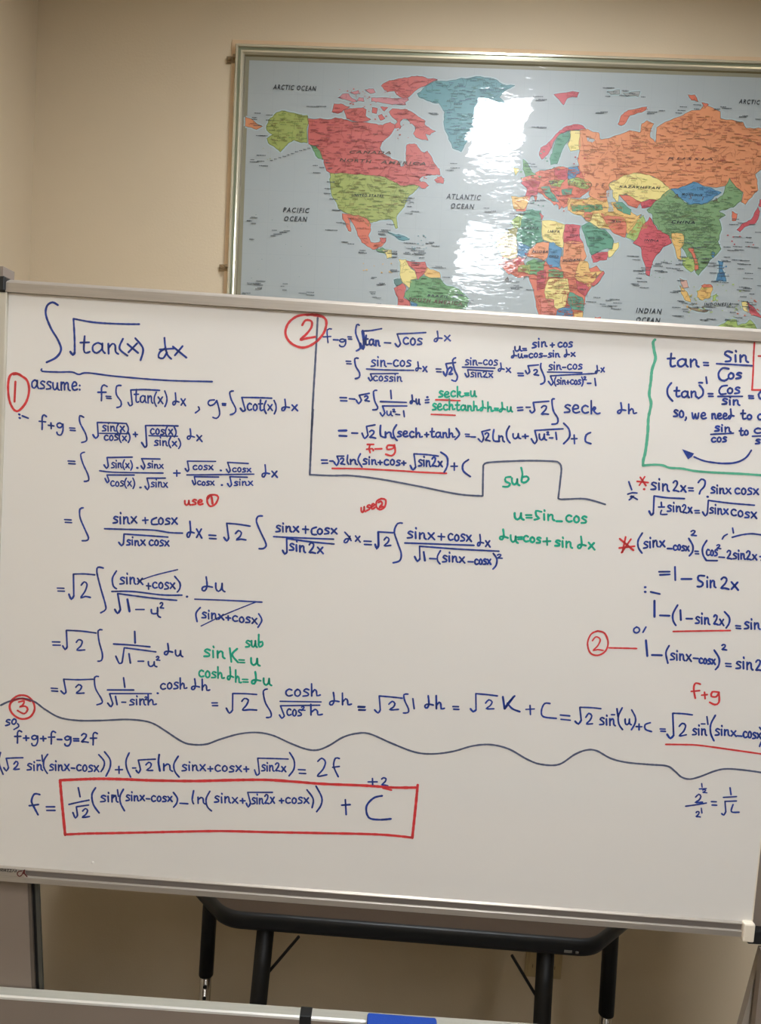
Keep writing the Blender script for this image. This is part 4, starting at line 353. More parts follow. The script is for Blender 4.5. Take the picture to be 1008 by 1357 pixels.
 ('handwritten_formula','blue row sinx+cosx over root sinx cosx dx, then over root sin2x','ink_blue',"",[(29,"1784 -3253 1748 -3245 1719 -3274 1773 -3301 1776 -3332 1714 -3347"),(29,"1818 -3245 1826 -3350"),(29,"1820 -3179 1825 -3195"),(29,"1873 -3244 1880 -3346"),(29,"1877 -3287 1908 -3241 1934 -3255 1940 -3319 1965 -3338"),(29,"1988 -3234 2076 -3320"),(29,"2064 -3224 1992 -3324"),(26,"2163 -3275 2246 -3263"),(26,"2200 -3230 2210 -3319"),(29,"2375 -3218 2305 -3259 2309 -3324 2398 -3318"),(29,"2442 -3215 2411 -3248 2414 -3299 2447 -3317 2477 -3284 2469 -3234 2436 -3215"),(29,"2580 -3223 2545 -3215 2517 -3242 2569 -3268 2573 -3298 2513 -3311"),(29,"2609 -3210 2696 -3296"),(29,"2684 -3201 2614 -3299"),(27,"1587 -3443 1871 -3432 2319 -3413 2589 -3433 2782 -3428"),(30,"1814 -3637 1858 -3685 1887 -3647"),(26,"1887 -3647 1889 -3503"),(26,"1889 -3503 2233 -3503 2562 -3504"),(28,"1991 -3597 1963 -3588 1940 -3610 1983 -3635 1985 -3660 1937 -3670"),(28,"2018 -3587 2024 -3662"),(28,"2020 -3540 2024 -3551"),(28,"2062 -3594 2067 -3668"),(28,"2065 -3625 2089 -3593 2109 -3605 2114 -3651 2134 -3666"),(28,"2151 -3577 2221 -3653"),(28,"2211 -3573 2155 -3652"),(28,"2337 -3577 2312 -3566 2284 -3593 2286 -3631 2312 -3651 2344 -3636"),(28,"2391 -3561 2367 -3588 2369 -3629 2395 -3644 2418 -3617 2412 -3577 2387 -3562"),(28,"2496 -3566 2470 -3557 2448 -3582 2488 -3608 2491 -3635 2445 -3647"),(28,"2519 -3567 2585 -3640"),(28,"2576 -3561 2523 -3641"),(29,"2886 -3239 2899 -3334 2903 -3416 2883 -3482 2855 -3471 2859 -3424 2902 -3402 2960 -3412"),(29,"2994 -3350 3081 -3482"),(29,"3067 -3345 3000 -3479"),(25,"3185 -3430 3293 -3429"),(25,"3197 -3480 3301 -3479"),(33,"3419 -3450 3467 -3500 3491 -3451"),(28,"3491 -3451 3449 -3230"),(27,"3449 -3230 3622 -3233 3807 -3249"),(28,"3590 -3379 3633 -3330 3681 -3359 3661 -3420 3607 -3474 3675 -3458 3755 -3464"),(28,"3985 -3081 3922 -3090 3899 -3167 3964 -3311 4049 -3466 4069 -3534 4025 -3578 3964 -3583"),(30,"4270 -3217 4236 -3208 4208 -3235 4260 -3263 4264 -3294 4205 -3307"),(30,"4304 -3219 4312 -3301"),(30,"4305 -3167 4310 -3180"),(30,"4356 -3214 4363 -3297"),(30,"4361 -3249 4390 -3212 4415 -3224 4421 -3276 4445 -3292"),(30,"4467 -3210 4552 -3288"),(30,"4540 -3203 4471 -3290"),(26,"4607 -3239 4699 -3237"),(26,"4650 -3190 4657 -3300"),(30,"4815 -3195 4748 -3229 4758 -3306 4822 -3307"),(30,"4871 -3212 4840 -3239 4843 -3283 4877 -3298 4908 -3270 4900 -3227 4866 -3212"),(30,"5013 -3203 4977 -3194 4948 -3220 5003 -3247 5007 -3275 4945 -3288"),(30,"5044 -3200 5134 -3274"),(30,"5121 -3193 5049 -3276"),(27,"4174 -3384 4483 -3378 5088 -3359"),(33,"4324 -3585 4361 -3638 4391 -3603"),(26,"4391 -3603 4374 -3398"),(27,"4374 -3398 4737 -3423 5099 -3432"),(30,"4493 -3484 4458 -3470 4430 -3496 4483 -3533 4487 -3565 4427 -3572"),(30,"4527 -3484 4537 -3582"),(30,"4528 -3423 4533 -3438"),(30,"4581 -3491 4589 -3588"),(30,"4586 -3532 4616 -3493 4641 -3510 4648 -3571 4673 -3593"),(30,"4724 -3470 4750 -3438 4789 -3454 4782 -3511 4729 -3589 4770 -3583 4826 -3593"),(30,"4853 -3499 4944 -3590"),(30,"4930 -3495 4858 -3588"),(26,"5251 -3240 5320 -3308 5355 -3363"),(26,"5344 -3330 5270 -3346 5250 -3394 5295 -3390 5335 -3296"),(28,"5417 -3286 5495 -3375"),(28,"5483 -3288 5422 -3367"),(26,"5551 -3356 5661 -3353"),(26,"5561 -3406 5668 -3403")]),
 ('handwritten_formula','','ink_blue',"",[(25,"969 -3346 1071 -3345"),(25,"980 -3387 1079 -3386"),(27,"1246 -3147 1196 -3172 1207 -3305 1289 -3479 1345 -3595 1326 -3641 1251 -3652")]),
 ('handwritten_formula','blue right end of the row, root2 integral sinx+cosx over root 1-(sinx-cosx) squared','ink_blue',"",[(35,"5724 -3395 5753 -3459 5776 -3405"),(33,"5776 -3405 5757 -3200"),(28,"5757 -3200 5984 -3198"),(27,"5855 -3317 5888 -3273 5928 -3298 5912 -3354 5861 -3407 5962 -3392"),(28,"6112 -3043 6042 -3054 6001 -3177 6062 -3344 6128 -3504 6114 -3615 6015 -3656"),(30,"6282 -3169 6241 -3158 6208 -3185 6270 -3217 6275 -3249 6205 -3261"),(30,"6321 -3161 6332 -3260"),(30,"6322 -3098 6328 -3113"),(30,"6385 -3171 6394 -3263"),(30,"6390 -3210 6425 -3170 6454 -3184 6462 -3242 6491 -3261"),(30,"6515 -3163 6618 -3258"),(30,"6602 -3158 6522 -3257"),(26,"6667 -3205 6768 -3206"),(26,"6713 -3161 6720 -3259"),(30,"6885 -3164 6856 -3149 6825 -3179 6828 -3225 6858 -3250 6895 -3234"),(30,"6948 -3160 6922 -3188 6925 -3235 6955 -3254 6981 -3225 6973 -3178 6943 -3160"),(30,"7070 -3156 7039 -3144 7014 -3172 7062 -3206 7067 -3239 7014 -3250"),(30,"7096 -3158 7176 -3248"),(30,"7162 -3155 7103 -3246"),(27,"6171 -3341 6526 -3328 7220 -3304"),(27,"7296 -3133 7309 -3202 7313 -3261 7297 -3307 7274 -3299 7276 -3265 7312 -3251 7362 -3259"),(27,"7390 -3221 7465 -3313"),(27,"7451 -3218 7397 -3309"),(33,"6336 -3539 6382 -3605 6417 -3566"),(26,"6417 -3566 6398 -3375"),(27,"6398 -3375 6940 -3378 7602 -3367"),(33,"6467 -3458 6496 -3589"),(28,"6564 -3551 6657 -3550"),(28,"6719 -3421 6681 -3507 6689 -3580 6728 -3622"),(29,"6825 -3501 6792 -3490 6765 -3517 6816 -3548 6821 -3579 6764 -3589"),(29,"6857 -3491 6867 -3579"),(29,"6857 -3435 6862 -3449"),(29,"6908 -3493 6917 -3579"),(29,"6913 -3529 6941 -3492 6965 -3505 6972 -3560 6996 -3578"),(29,"7015 -3497 7100 -3581"),(29,"7086 -3493 7022 -3579"),(28,"7150 -3559 7226 -3556"),(29,"7295 -3523 7274 -3512 7253 -3537 7256 -3572 7277 -3592 7303 -3579"),(29,"7338 -3507 7320 -3532 7323 -3571 7344 -3586 7362 -3562 7356 -3523 7335 -3507"),(29,"7423 -3507 7401 -3498 7385 -3521 7418 -3546 7422 -3572 7385 -3581"),(29,"7441 -3502 7498 -3577"),(29,"7487 -3498 7447 -3576"),(28,"7520 -3406 7581 -3484 7578 -3581 7534 -3645"),(24,"7585 -3429 7606 -3415 7636 -3419 7629 -3441 7587 -3475 7619 -3470 7662 -3471")]),
 ('handwritten_formula','blue row root2 integral (sinx+cosx) over root 1-u squared, times du, struck through','ink_blue',"",[(24,"896 -4410 1001 -4406"),(24,"907 -4455 1009 -4451"),(35,"1080 -4494 1119 -4567 1156 -4513"),(28,"1156 -4513 1137 -4175"),(26,"1137 -4175 1302 -4161 1467 -4164"),(27,"1264 -4339 1307 -4284 1353 -4317 1328 -4425 1263 -4536 1331 -4509 1413 -4519"),(28,"1592 -4049 1513 -4043 1495 -4111 1556 -4333 1645 -4599 1655 -4690 1582 -4746"),(28,"1797 -4080 1740 -4199 1760 -4318 1809 -4354"),(28,"1927 -4182 1892 -4171 1864 -4200 1916 -4232 1920 -4265 1859 -4277"),(28,"1960 -4167 1968 -4269"),(28,"1962 -4103 1967 -4119"),(28,"2013 -4164 2020 -4266"),(28,"2017 -4207 2047 -4163 2073 -4179 2079 -4242 2103 -4263"),(28,"2126 -4171 2212 -4261"),(28,"2200 -4166 2130 -4260"),(26,"2269 -4276 2335 -4277"),(26,"2297 -4235 2304 -4328"),(28,"2426 -4225 2398 -4211 2367 -4240 2369 -4281 2398 -4304 2434 -4289"),(28,"2488 -4209 2461 -4238 2464 -4284 2492 -4302 2519 -4273 2512 -4227 2483 -4210"),(28,"2608 -4213 2578 -4202 2553 -4230 2599 -4263 2603 -4296 2550 -4308"),(28,"2634 -4207 2710 -4293"),(28,"2699 -4203 2638 -4291"),(28,"2696 -4101 2782 -4200 2780 -4291 2747 -4339"),(21,"2131 -4216 2381 -4108 2735 -3993"),(27,"1739 -4402 2063 -4381 2515 -4401 2821 -4382"),(35,"1799 -4679 1844 -4737 1884 -4673"),(28,"1884 -4673 1831 -4428"),(27,"1831 -4428 2338 -4459 2744 -4469"),(37,"1985 -4508 2026 -4693"),(26,"2121 -4656 2250 -4647"),(29,"2361 -4639 2373 -4699 2454 -4687 2456 -4602"),(29,"2456 -4602 2464 -4723 2508 -4750"),(26,"2492 -4539 2507 -4521 2530 -4528 2525 -4560 2494 -4605 2517 -4601 2549 -4604"),(33,"2894 -4401 2906 -4400"),(29,"3178 -4074 3194 -4158 3198 -4230 3168 -4289 3128 -4281 3135 -4238 3197 -4218 3281 -4226"),(29,"3331 -4159 3339 -4246 3379 -4285 3422 -4237 3428 -4157"),(29,"3428 -4157 3439 -4257 3477 -4282"),(25,"3021 -4431 3537 -4413 4055 -4403"),(28,"3112 -4555 3051 -4650 3075 -4776"),(28,"3210 -4633 3177 -4622 3150 -4644 3200 -4675 3204 -4704 3146 -4710"),(28,"3243 -4639 3251 -4720"),(28,"3245 -4588 3249 -4601"),(28,"3294 -4628 3300 -4718"),(28,"3298 -4666 3326 -4629 3351 -4645 3357 -4701 3380 -4721"),(28,"3401 -4637 3484 -4721"),(28,"3472 -4637 3405 -4715"),(28,"3515 -4684 3586 -4685"),(28,"3547 -4652 3554 -4720"),(28,"3689 -4658 3657 -4644 3623 -4668 3625 -4707 3657 -4730 3697 -4719"),(28,"3757 -4654 3727 -4679 3730 -4722 3761 -4741 3791 -4716 3783 -4673 3752 -4654"),(28,"3888 -4659 3855 -4647 3828 -4670 3878 -4701 3882 -4729 3824 -4735"),(28,"3917 -4661 4000 -4749"),(28,"3988 -4661 3922 -4743"),(27,"4014 -4587 4068 -4683 4014 -4800"),(20,"3139 -4841 3503 -4633 3956 -4410")]),
 ('handwritten_formula','blue row root2 integral 1 over root 1-u squared du','ink_blue',"",[(33,"2120 -5001 2134 -5178"),(27,"1801 -5219 2074 -5216 2368 -5223"),(30,"1845 -5408 1906 -5519 1947 -5494"),(27,"1947 -5494 1970 -5266"),(26,"1970 -5266 2189 -5278 2463 -5295"),(30,"2047 -5354 2076 -5499"),(26,"2192 -5462 2281 -5455"),(28,"2353 -5455 2359 -5507 2395 -5530 2436 -5500 2444 -5452"),(28,"2444 -5452 2452 -5512 2487 -5527"),(24,"2473 -5378 2489 -5364 2512 -5369 2506 -5392 2474 -5425 2498 -5421 2530 -5423"),(29,"2639 -5151 2652 -5221 2655 -5280 2630 -5327 2598 -5319 2603 -5284 2654 -5271 2722 -5280"),(29,"2764 -5246 2769 -5308 2801 -5338 2837 -5305 2842 -5248"),(29,"2842 -5248 2851 -5320 2881 -5340")]),
 ('handwritten_formula','','ink_blue',"",[(25,"852 -5254 969 -5248"),(25,"862 -5304 977 -5298"),(33,"1016 -5307 1054 -5358 1084 -5316"),(27,"1084 -5316 1062 -5058"),(26,"1062 -5058 1286 -5053 1524 -5067"),(27,"1223 -5235 1258 -5190 1314 -5209 1295 -5287 1236 -5356 1359 -5344"),(27,"1613 -5010 1555 -5028 1576 -5196 1635 -5389 1625 -5489 1570 -5507")]),
 ('handwritten_formula','blue row root2 integral 1 over root 1-sin squared k, times cosk dk','ink_blue',"",[(25,"859 -5985 958 -5984"),(25,"869 -6027 965 -6026"),(30,"1015 -6017 1068 -6061 1094 -6025"),(26,"1094 -6025 1050 -5829"),(26,"1050 -5829 1274 -5821 1506 -5796"),(27,"1243 -5943 1286 -5897 1335 -5922 1309 -5981 1255 -6036 1375 -6024"),(27,"1588 -5747 1530 -5765 1551 -5935 1651 -6098 1662 -6160 1584 -6195"),(28,"1980 -5738 2006 -5887"),(26,"1737 -5949 2148 -5919"),(30,"1751 -6156 1804 -6210 1830 -6156"),(26,"1830 -6156 1773 -6004"),(25,"1773 -6004 2421 -5956"),(28,"1867 -6040 1898 -6171"),(26,"1969 -6126 2031 -6122"),(28,"2163 -6079 2128 -6070 2099 -6095 2152 -6121 2155 -6148 2094 -6160"),(28,"2196 -6063 2203 -6148"),(28,"2198 -6009 2203 -6022"),(28,"2250 -6055 2256 -6147"),(28,"2254 -6093 2284 -6053 2310 -6066 2316 -6124 2340 -6142"),(22,"2326 -6024 2338 -6013 2356 -6017 2351 -6035 2327 -6062 2345 -6059 2370 -6060"),(28,"2373 -5974 2384 -6138"),(28,"2382 -6100 2426 -6048 2452 -6075 2460 -6128 2508 -6115"),(33,"2516 -5943 2527 -5943"),(28,"2631 -5795 2600 -5784 2565 -5815 2567 -5855 2599 -5875 2639 -5858"),(28,"2699 -5762 2669 -5794 2672 -5844 2703 -5861 2733 -5829 2725 -5780 2694 -5763"),(28,"2831 -5757 2798 -5748 2771 -5778 2822 -5807 2825 -5840 2767 -5855"),(28,"2858 -5676 2869 -5848"),(28,"2867 -5807 2901 -5753 2923 -5782 2930 -5837 2969 -5824"),(28,"3083 -5674 3096 -5741 3099 -5798 3076 -5844 3045 -5836 3050 -5802 3098 -5788 3163 -5797"),(28,"3200 -5671 3211 -5845"),(28,"3209 -5804 3248 -5753 3273 -5784 3281 -5841 3325 -5831")]),
 ('green_note','green substitution sub, sink=u, coskdk=du','ink_green',"",[(32,"3902 -5026 3871 -5015 3846 -5043 3893 -5073 3897 -5105 3844 -5117"),(32,"3928 -5014 3933 -5081 3959 -5111 3985 -5073 3988 -5011"),(32,"3988 -5011 3996 -5088 4020 -5108"),(32,"4034 -4910 4044 -5082 4073 -5096 4104 -5063 4092 -5017 4046 -5035"),(32,"3298 -5209 3252 -5195 3214 -5225 3284 -5264 3288 -5300 3209 -5310"),(32,"3343 -5211 3353 -5317"),(32,"3345 -5144 3352 -5161"),(32,"3413 -5211 3422 -5317"),(32,"3419 -5256 3458 -5212 3492 -5229 3500 -5297 3532 -5320"),(33,"3600 -5154 3636 -5366"),(33,"3715 -5155 3642 -5252 3739 -5367"),(27,"3751 -5327 3833 -5324"),(27,"3763 -5366 3841 -5363"),(33,"3936 -5282 3943 -5357 3982 -5393 4025 -5354 4031 -5286"),(33,"4031 -5286 4042 -5372 4079 -5396"),(30,"3213 -5547 3182 -5531 3149 -5561 3151 -5608 3182 -5635 3221 -5620"),(30,"3278 -5535 3250 -5566 3253 -5618 3284 -5640 3312 -5609 3304 -5557 3273 -5535"),(30,"3407 -5552 3375 -5541 3348 -5565 3398 -5597 3401 -5627 3345 -5635"),(30,"3432 -5460 3444 -5637"),(30,"3441 -5596 3474 -5544 3496 -5576 3503 -5633 3540 -5624"),(30,"3618 -5450 3629 -5530 3633 -5599 3616 -5650 3592 -5637 3595 -5598 3632 -5587 3682 -5605"),(30,"3709 -5488 3721 -5678"),(30,"3718 -5633 3748 -5583 3768 -5619 3775 -5681 3808 -5676"),(27,"3822 -5628 3904 -5625"),(27,"3834 -5667 3912 -5664"),(32,"4013 -5495 4027 -5569 4031 -5633 4005 -5684 3970 -5675 3975 -5638 4030 -5622 4104 -5630"),(32,"4148 -5586 4155 -5658 4190 -5691 4228 -5652 4233 -5586"),(32,"4233 -5586 4243 -5669 4276 -5691")]),
 ('handwritten_formula','blue row root2 integral cosk over root cos squared k dk, in the middle of the board','ink_blue',"",[(26,"3369 -6034 3454 -6027"),(26,"3380 -6076 3462 -6070"),(30,"3597 -6100 3650 -6176 3695 -6124"),(27,"3695 -6124 3684 -5862"),(26,"3684 -5862 3880 -5851 4055 -5850"),(28,"3832 -5975 3869 -5926 3931 -5946 3905 -6031 3849 -6112 3954 -6098 4069 -6096"),(27,"4213 -5753 4155 -5788 4195 -5963 4288 -6111 4293 -6188 4227 -6202"),(28,"4594 -5741 4553 -5728 4508 -5764 4511 -5813 4553 -5838 4606 -5818"),(28,"4683 -5722 4645 -5757 4648 -5812 4690 -5831 4728 -5795 4718 -5741 4677 -5722"),(28,"4857 -5717 4813 -5707 4778 -5740 4844 -5771 4849 -5806 4773 -5823"),(28,"4892 -5620 4906 -5812"),(28,"4903 -5767 4948 -5707 4977 -5739 4986 -5800 5037 -5785"),(26,"4423 -5931 5055 -5894"),(29,"4426 -6147 4466 -6196 4503 -6157"),(26,"4503 -6157 4433 -6001"),(25,"4433 -6001 5040 -5947"),(28,"4597 -6054 4570 -6039 4542 -6072 4545 -6118 4572 -6142 4605 -6125"),(28,"4653 -6042 4630 -6075 4633 -6126 4660 -6146 4683 -6113 4676 -6062 4649 -6043"),(28,"4764 -6050 4736 -6040 4714 -6067 4757 -6096 4760 -6127 4712 -6139"),(24,"4760 -6001 4775 -5988 4797 -5992 4792 -6014 4761 -6047 4784 -6043 4816 -6045"),(28,"4900 -5942 4914 -6112"),(28,"4912 -6072 4973 -6018 5010 -6046 5021 -6101 5088 -6087"),(28,"5236 -5730 5252 -5807 5256 -5873 5229 -5928 5192 -5920 5198 -5881 5255 -5862 5333 -5868"),(28,"5376 -5731 5390 -5914"),(28,"5388 -5871 5434 -5815 5464 -5847 5474 -5906 5526 -5893"),(25,"5630 -5934 5733 -5930"),(25,"5642 -5980 5742 -5975")]),
 ('handwritten_formula','blue row root2 integral 1 dk = root2 k + C','ink_blue',"",[(30,"7360 -5831 7405 -5874 7447 -5842"),(26,"7447 -5842 7424 -5589"),(27,"7424 -5589 7590 -5591 7757 -5600"),(27,"7584 -5726 7631 -5670 7685 -5701 7656 -5763 7601 -5813 7718 -5805"),(35,"7841 -5608 7883 -5793"),(30,"8021 -5581 7943 -5682 7888 -5774"),(30,"7917 -5702 8003 -5784 8120 -5821"),(33,"7883 -5793 8005 -5596"),(26,"8210 -5779 8337 -5762"),(26,"8267 -5711 8286 -5855"),(28,"8570 -5660 8488 -5666 8449 -5775 8484 -5872 8686 -5885"),(27,"8743 -5828 8889 -5831"),(27,"8759 -5894 8901 -5898")]),
 ('handwritten_formula','','ink_blue',"",[(26,"5631 -5923 5738 -5919"),(26,"5644 -5972 5748 -5968"),(30,"5890 -5958 5946 -6003 5977 -5951"),(26,"5977 -5951 5945 -5734"),(26,"5945 -5734 6111 -5736 6303 -5743"),(27,"6102 -5853 6151 -5803 6195 -5836 6174 -5894 6119 -5941 6256 -5923"),(27,"6385 -5673 6323 -5685 6344 -5782 6408 -5902 6405 -5962 6336 -5974"),(27,"6465 -5738 6497 -5895")]),
 ('handwritten_formula','','ink_blue',"",[(30,"6697 -5676 6712 -5752 6717 -5817 6694 -5868 6660 -5859 6665 -5821 6716 -5806 6786 -5816"),(30,"6820 -5664 6838 -5870"),(30,"6834 -5821 6875 -5762 6902 -5799 6912 -5865 6959 -5854"),(26,"7088 -5816 7175 -5813"),(26,"7102 -5857 7185 -5855")]),
 ('handwritten_formula','blue row end root2 inverse sin(u)+C = root2 inverse sin(sinx-cosx)','ink_blue',"",[(33,"8978 -5910 9031 -5947 9069 -5887"),(26,"9069 -5887 9030 -5685"),(27,"9030 -5685 9199 -5678 9353 -5683"),(28,"9135 -5835 9176 -5769 9225 -5806 9201 -5877 9154 -5938 9245 -5928"),(29,"9417 -5834 9383 -5820 9356 -5850 9410 -5887 9415 -5923 9356 -5934"),(29,"9451 -5837 9463 -5932"),(29,"9450 -5778 9456 -5793"),(29,"9503 -5829 9515 -5934"),(29,"9509 -5873 9537 -5829 9562 -5846 9571 -5912 9597 -5934"),(26,"9521 -5765 9570 -5762"),(28,"9598 -5665 9627 -5789"),(28,"9676 -5646 9630 -5782 9651 -5907 9713 -5985"),(28,"9737 -5817 9745 -5878 9773 -5905 9801 -5869 9803 -5812"),(28,"9803 -5812 9813 -5883 9840 -5900"),(28,"9823 -5667 9891 -5779 9894 -5873 9848 -5978"),(26,"9914 -5923 10003 -5919"),(26,"9956 -5878 9965 -5973"),(29,"10125 -5847 10049 -5884 10062 -5956 10157 -5984"),(26,"10284 -5933 10361 -5930"),(26,"10297 -5967 10370 -5965"),(35,"10399 -6010 10454 -6069 10499 -6018"),(28,"10499 -6018 10453 -5674"),(27,"10453 -5674 10613 -5669 10752 -5677"),(28,"10571 -5871 10612 -5820 10667 -5848 10645 -5944 10585 -6021 10690 -5995"),(29,"10841 -5900 10810 -5888 10786 -5914 10834 -5946 10839 -5977 10786 -5986"),(29,"10870 -5888 10882 -5984"),(29,"10868 -5828 10873 -5843"),(29,"10917 -5884 10928 -5980"),(29,"10922 -5924 10947 -5885 10970 -5900 10979 -5960 11001 -5981"),(26,"10903 -5808 10958 -5804"),(28,"10977 -5689 11004 -5807"),(29,"11103 -5657 11047 -5804 11061 -5945 11121 -6057"),(29,"11188 -5876 11156 -5864 11131 -5892 11181 -5924 11186 -5957 11132 -5967"),(29,"11218 -5869 11230 -5962"),(29,"11216 -5810 11221 -5825"),(29,"11266 -5871 11277 -5961"),(29,"11272 -5909 11297 -5871 11321 -5885 11329 -5941 11352 -5960"),(29,"11368 -5881 11451 -5964"),(29,"11436 -5878 11377 -5962"),(27,"11464 -5953 11538 -5954"),(29,"11604 -5890 11581 -5875 11558 -5904 11563 -5948 11587 -5973 11615 -5959"),(29,"11651 -5871 11632 -5901 11637 -5951 11661 -5971 11680 -5942 11671 -5891 11647 -5871"),(29,"11746 -5892 11722 -5881 11704 -5906 11742 -5938 11747 -5968 11706 -5977"),(29,"11766 -5888 11831 -5972"),(29,"11817 -5886 11774 -5968"),(28,"11791 -5796 11864 -5901 11822 -6094")]),
 ('red_note','red note f+g above its long red underline','ink_red',"",[(30,"10827 -5191 10755 -5180 10733 -5260 10772 -5414"),(28,"10701 -5313 10827 -5291"),(28,"10865 -5360 10949 -5345"),(28,"10903 -5310 10922 -5410"),(30,"11113 -5295 11021 -5296 11012 -5365 11089 -5366 11122 -5294"),(30,"11122 -5294 11137 -5450 11080 -5492 10997 -5461")]),
 ('red_note','','ink_red',"",[(28,"10393 -6169 10659 -6152 10905 -6146 11370 -6175 11958 -6217")]),
 ('handwritten_formula','small blue fraction 2 to the half over 2 = 1 over root2, bottom right','ink_blue',"",[(22,"11001 -6744 11013 -6801"),(22,"10972 -6833 11079 -6818"),(21,"11025 -6848 11044 -6838 11071 -6842 11065 -6860 11027 -6885 11056 -6883 11095 -6885"),(28,"10930 -6964 10974 -6916 11009 -6951 10984 -7011 10932 -7053 11042 -7039"),(26,"10790 -7122 10966 -7083 11102 -7047"),(25,"10961 -7211 10978 -7192 11005 -7199 11001 -7231 10966 -7278 10994 -7273 11031 -7276"),(24,"11033 -7136 11050 -7211"),(25,"11176 -7019 11253 -7016"),(25,"11191 -7072 11265 -7070"),(28,"11440 -6778 11466 -6885"),(26,"11354 -6938 11552 -6910"),(30,"11355 -7198 11388 -7218 11413 -7161"),(26,"11413 -7161 11385 -7000"),(25,"11385 -7000 11559 -6980"),(27,"11513 -7041 11499 -7155 11617 -7155")]),
 ('divider_line','long grey-blue wavy line across the lower part of the board','ink_grey',"",[(29,"82 -6314 207 -6245 402 -6182 601 -6216 774 -6326 1003 -6438 1286 -6466 1651 -6441 2043 -6395 2324 -6397 2494 -6436 2667 -6529 2937 -6682 3107 -6716 3319 -6694 3527 -6601 3825 -6492 4095 -6450 4340 -6478 4619 -6581 4866 -6656 5048 -6658 5225 -6573 5427 -6428 5634 -6351 5840 -6342 6197 -6469 6553 -6578 6833 -6586 7141 -6524 7446 -6412 7721 -6373 8003 -6423 8292 -6562 8505 -6625 8785 -6608 9017 -6431 9196 -6347 9350 -6349 9576 -6453 9828 -6498 10168 -6504 10447 -6508 10578 -6585 10678 -6663 10804 -6689 10954 -6642 11189 -6529 11370 -6483 11678 -6486 12051 -6515")]),
 ('red_circle','red circle around the number 3 at the left end of the wavy line','ink_red',"",[(33,"235 -6237 344 -6143 485 -6138 587 -6225 611 -6352 539 -6472 399 -6506 270 -6435 221 -6324 263 -6235 402 -6185 544 -6214"),(30,"362 -6242 446 -6221 420 -6295 373 -6318 463 -6300 506 -6346 453 -6421 347 -6378")]),
 ('handwritten_formula','blue line so, f+g+f-g=2f under the circled 3','ink_blue',"",[(28,"236 -6537 202 -6535 174 -6565 225 -6582 228 -6609 169 -6632"),(28,"298 -6515 268 -6548 269 -6590 301 -6600 331 -6567 324 -6526 293 -6516"),(26,"354 -6586 378 -6628 301 -6685"),(29,"424 -6713 387 -6696 360 -6730 363 -6835 363 -6898"),(29,"316 -6795 414 -6785"),(29,"455 -6811 540 -6804"),(29,"494 -6770 501 -6847"),(29,"671 -6771 627 -6754 585 -6785 605 -6818 648 -6812 677 -6766"),(29,"676 -6761 680 -6849 651 -6914 602 -6917 589 -6888"),(29,"723 -6798 809 -6791"),(29,"762 -6758 770 -6834"),(29,"955 -6684 917 -6666 890 -6702 894 -6808 894 -6872"),(29,"847 -6767 945 -6757"),(29,"986 -6792 1059 -6790"),(29,"1189 -6745 1145 -6729 1104 -6759 1123 -6790 1166 -6783 1195 -6740"),(29,"1195 -6736 1198 -6818 1170 -6879 1121 -6882 1107 -6855"),(29,"1241 -6762 1321 -6758"),(29,"1246 -6795 1325 -6791"),(29,"1364 -6699 1393 -6670 1437 -6682 1427 -6732 1366 -6804 1411 -6797 1472 -6803"),(29,"1610 -6654 1572 -6637 1545 -6671 1550 -6775 1550 -6837"),(29,"1503 -6735 1600 -6725")]),
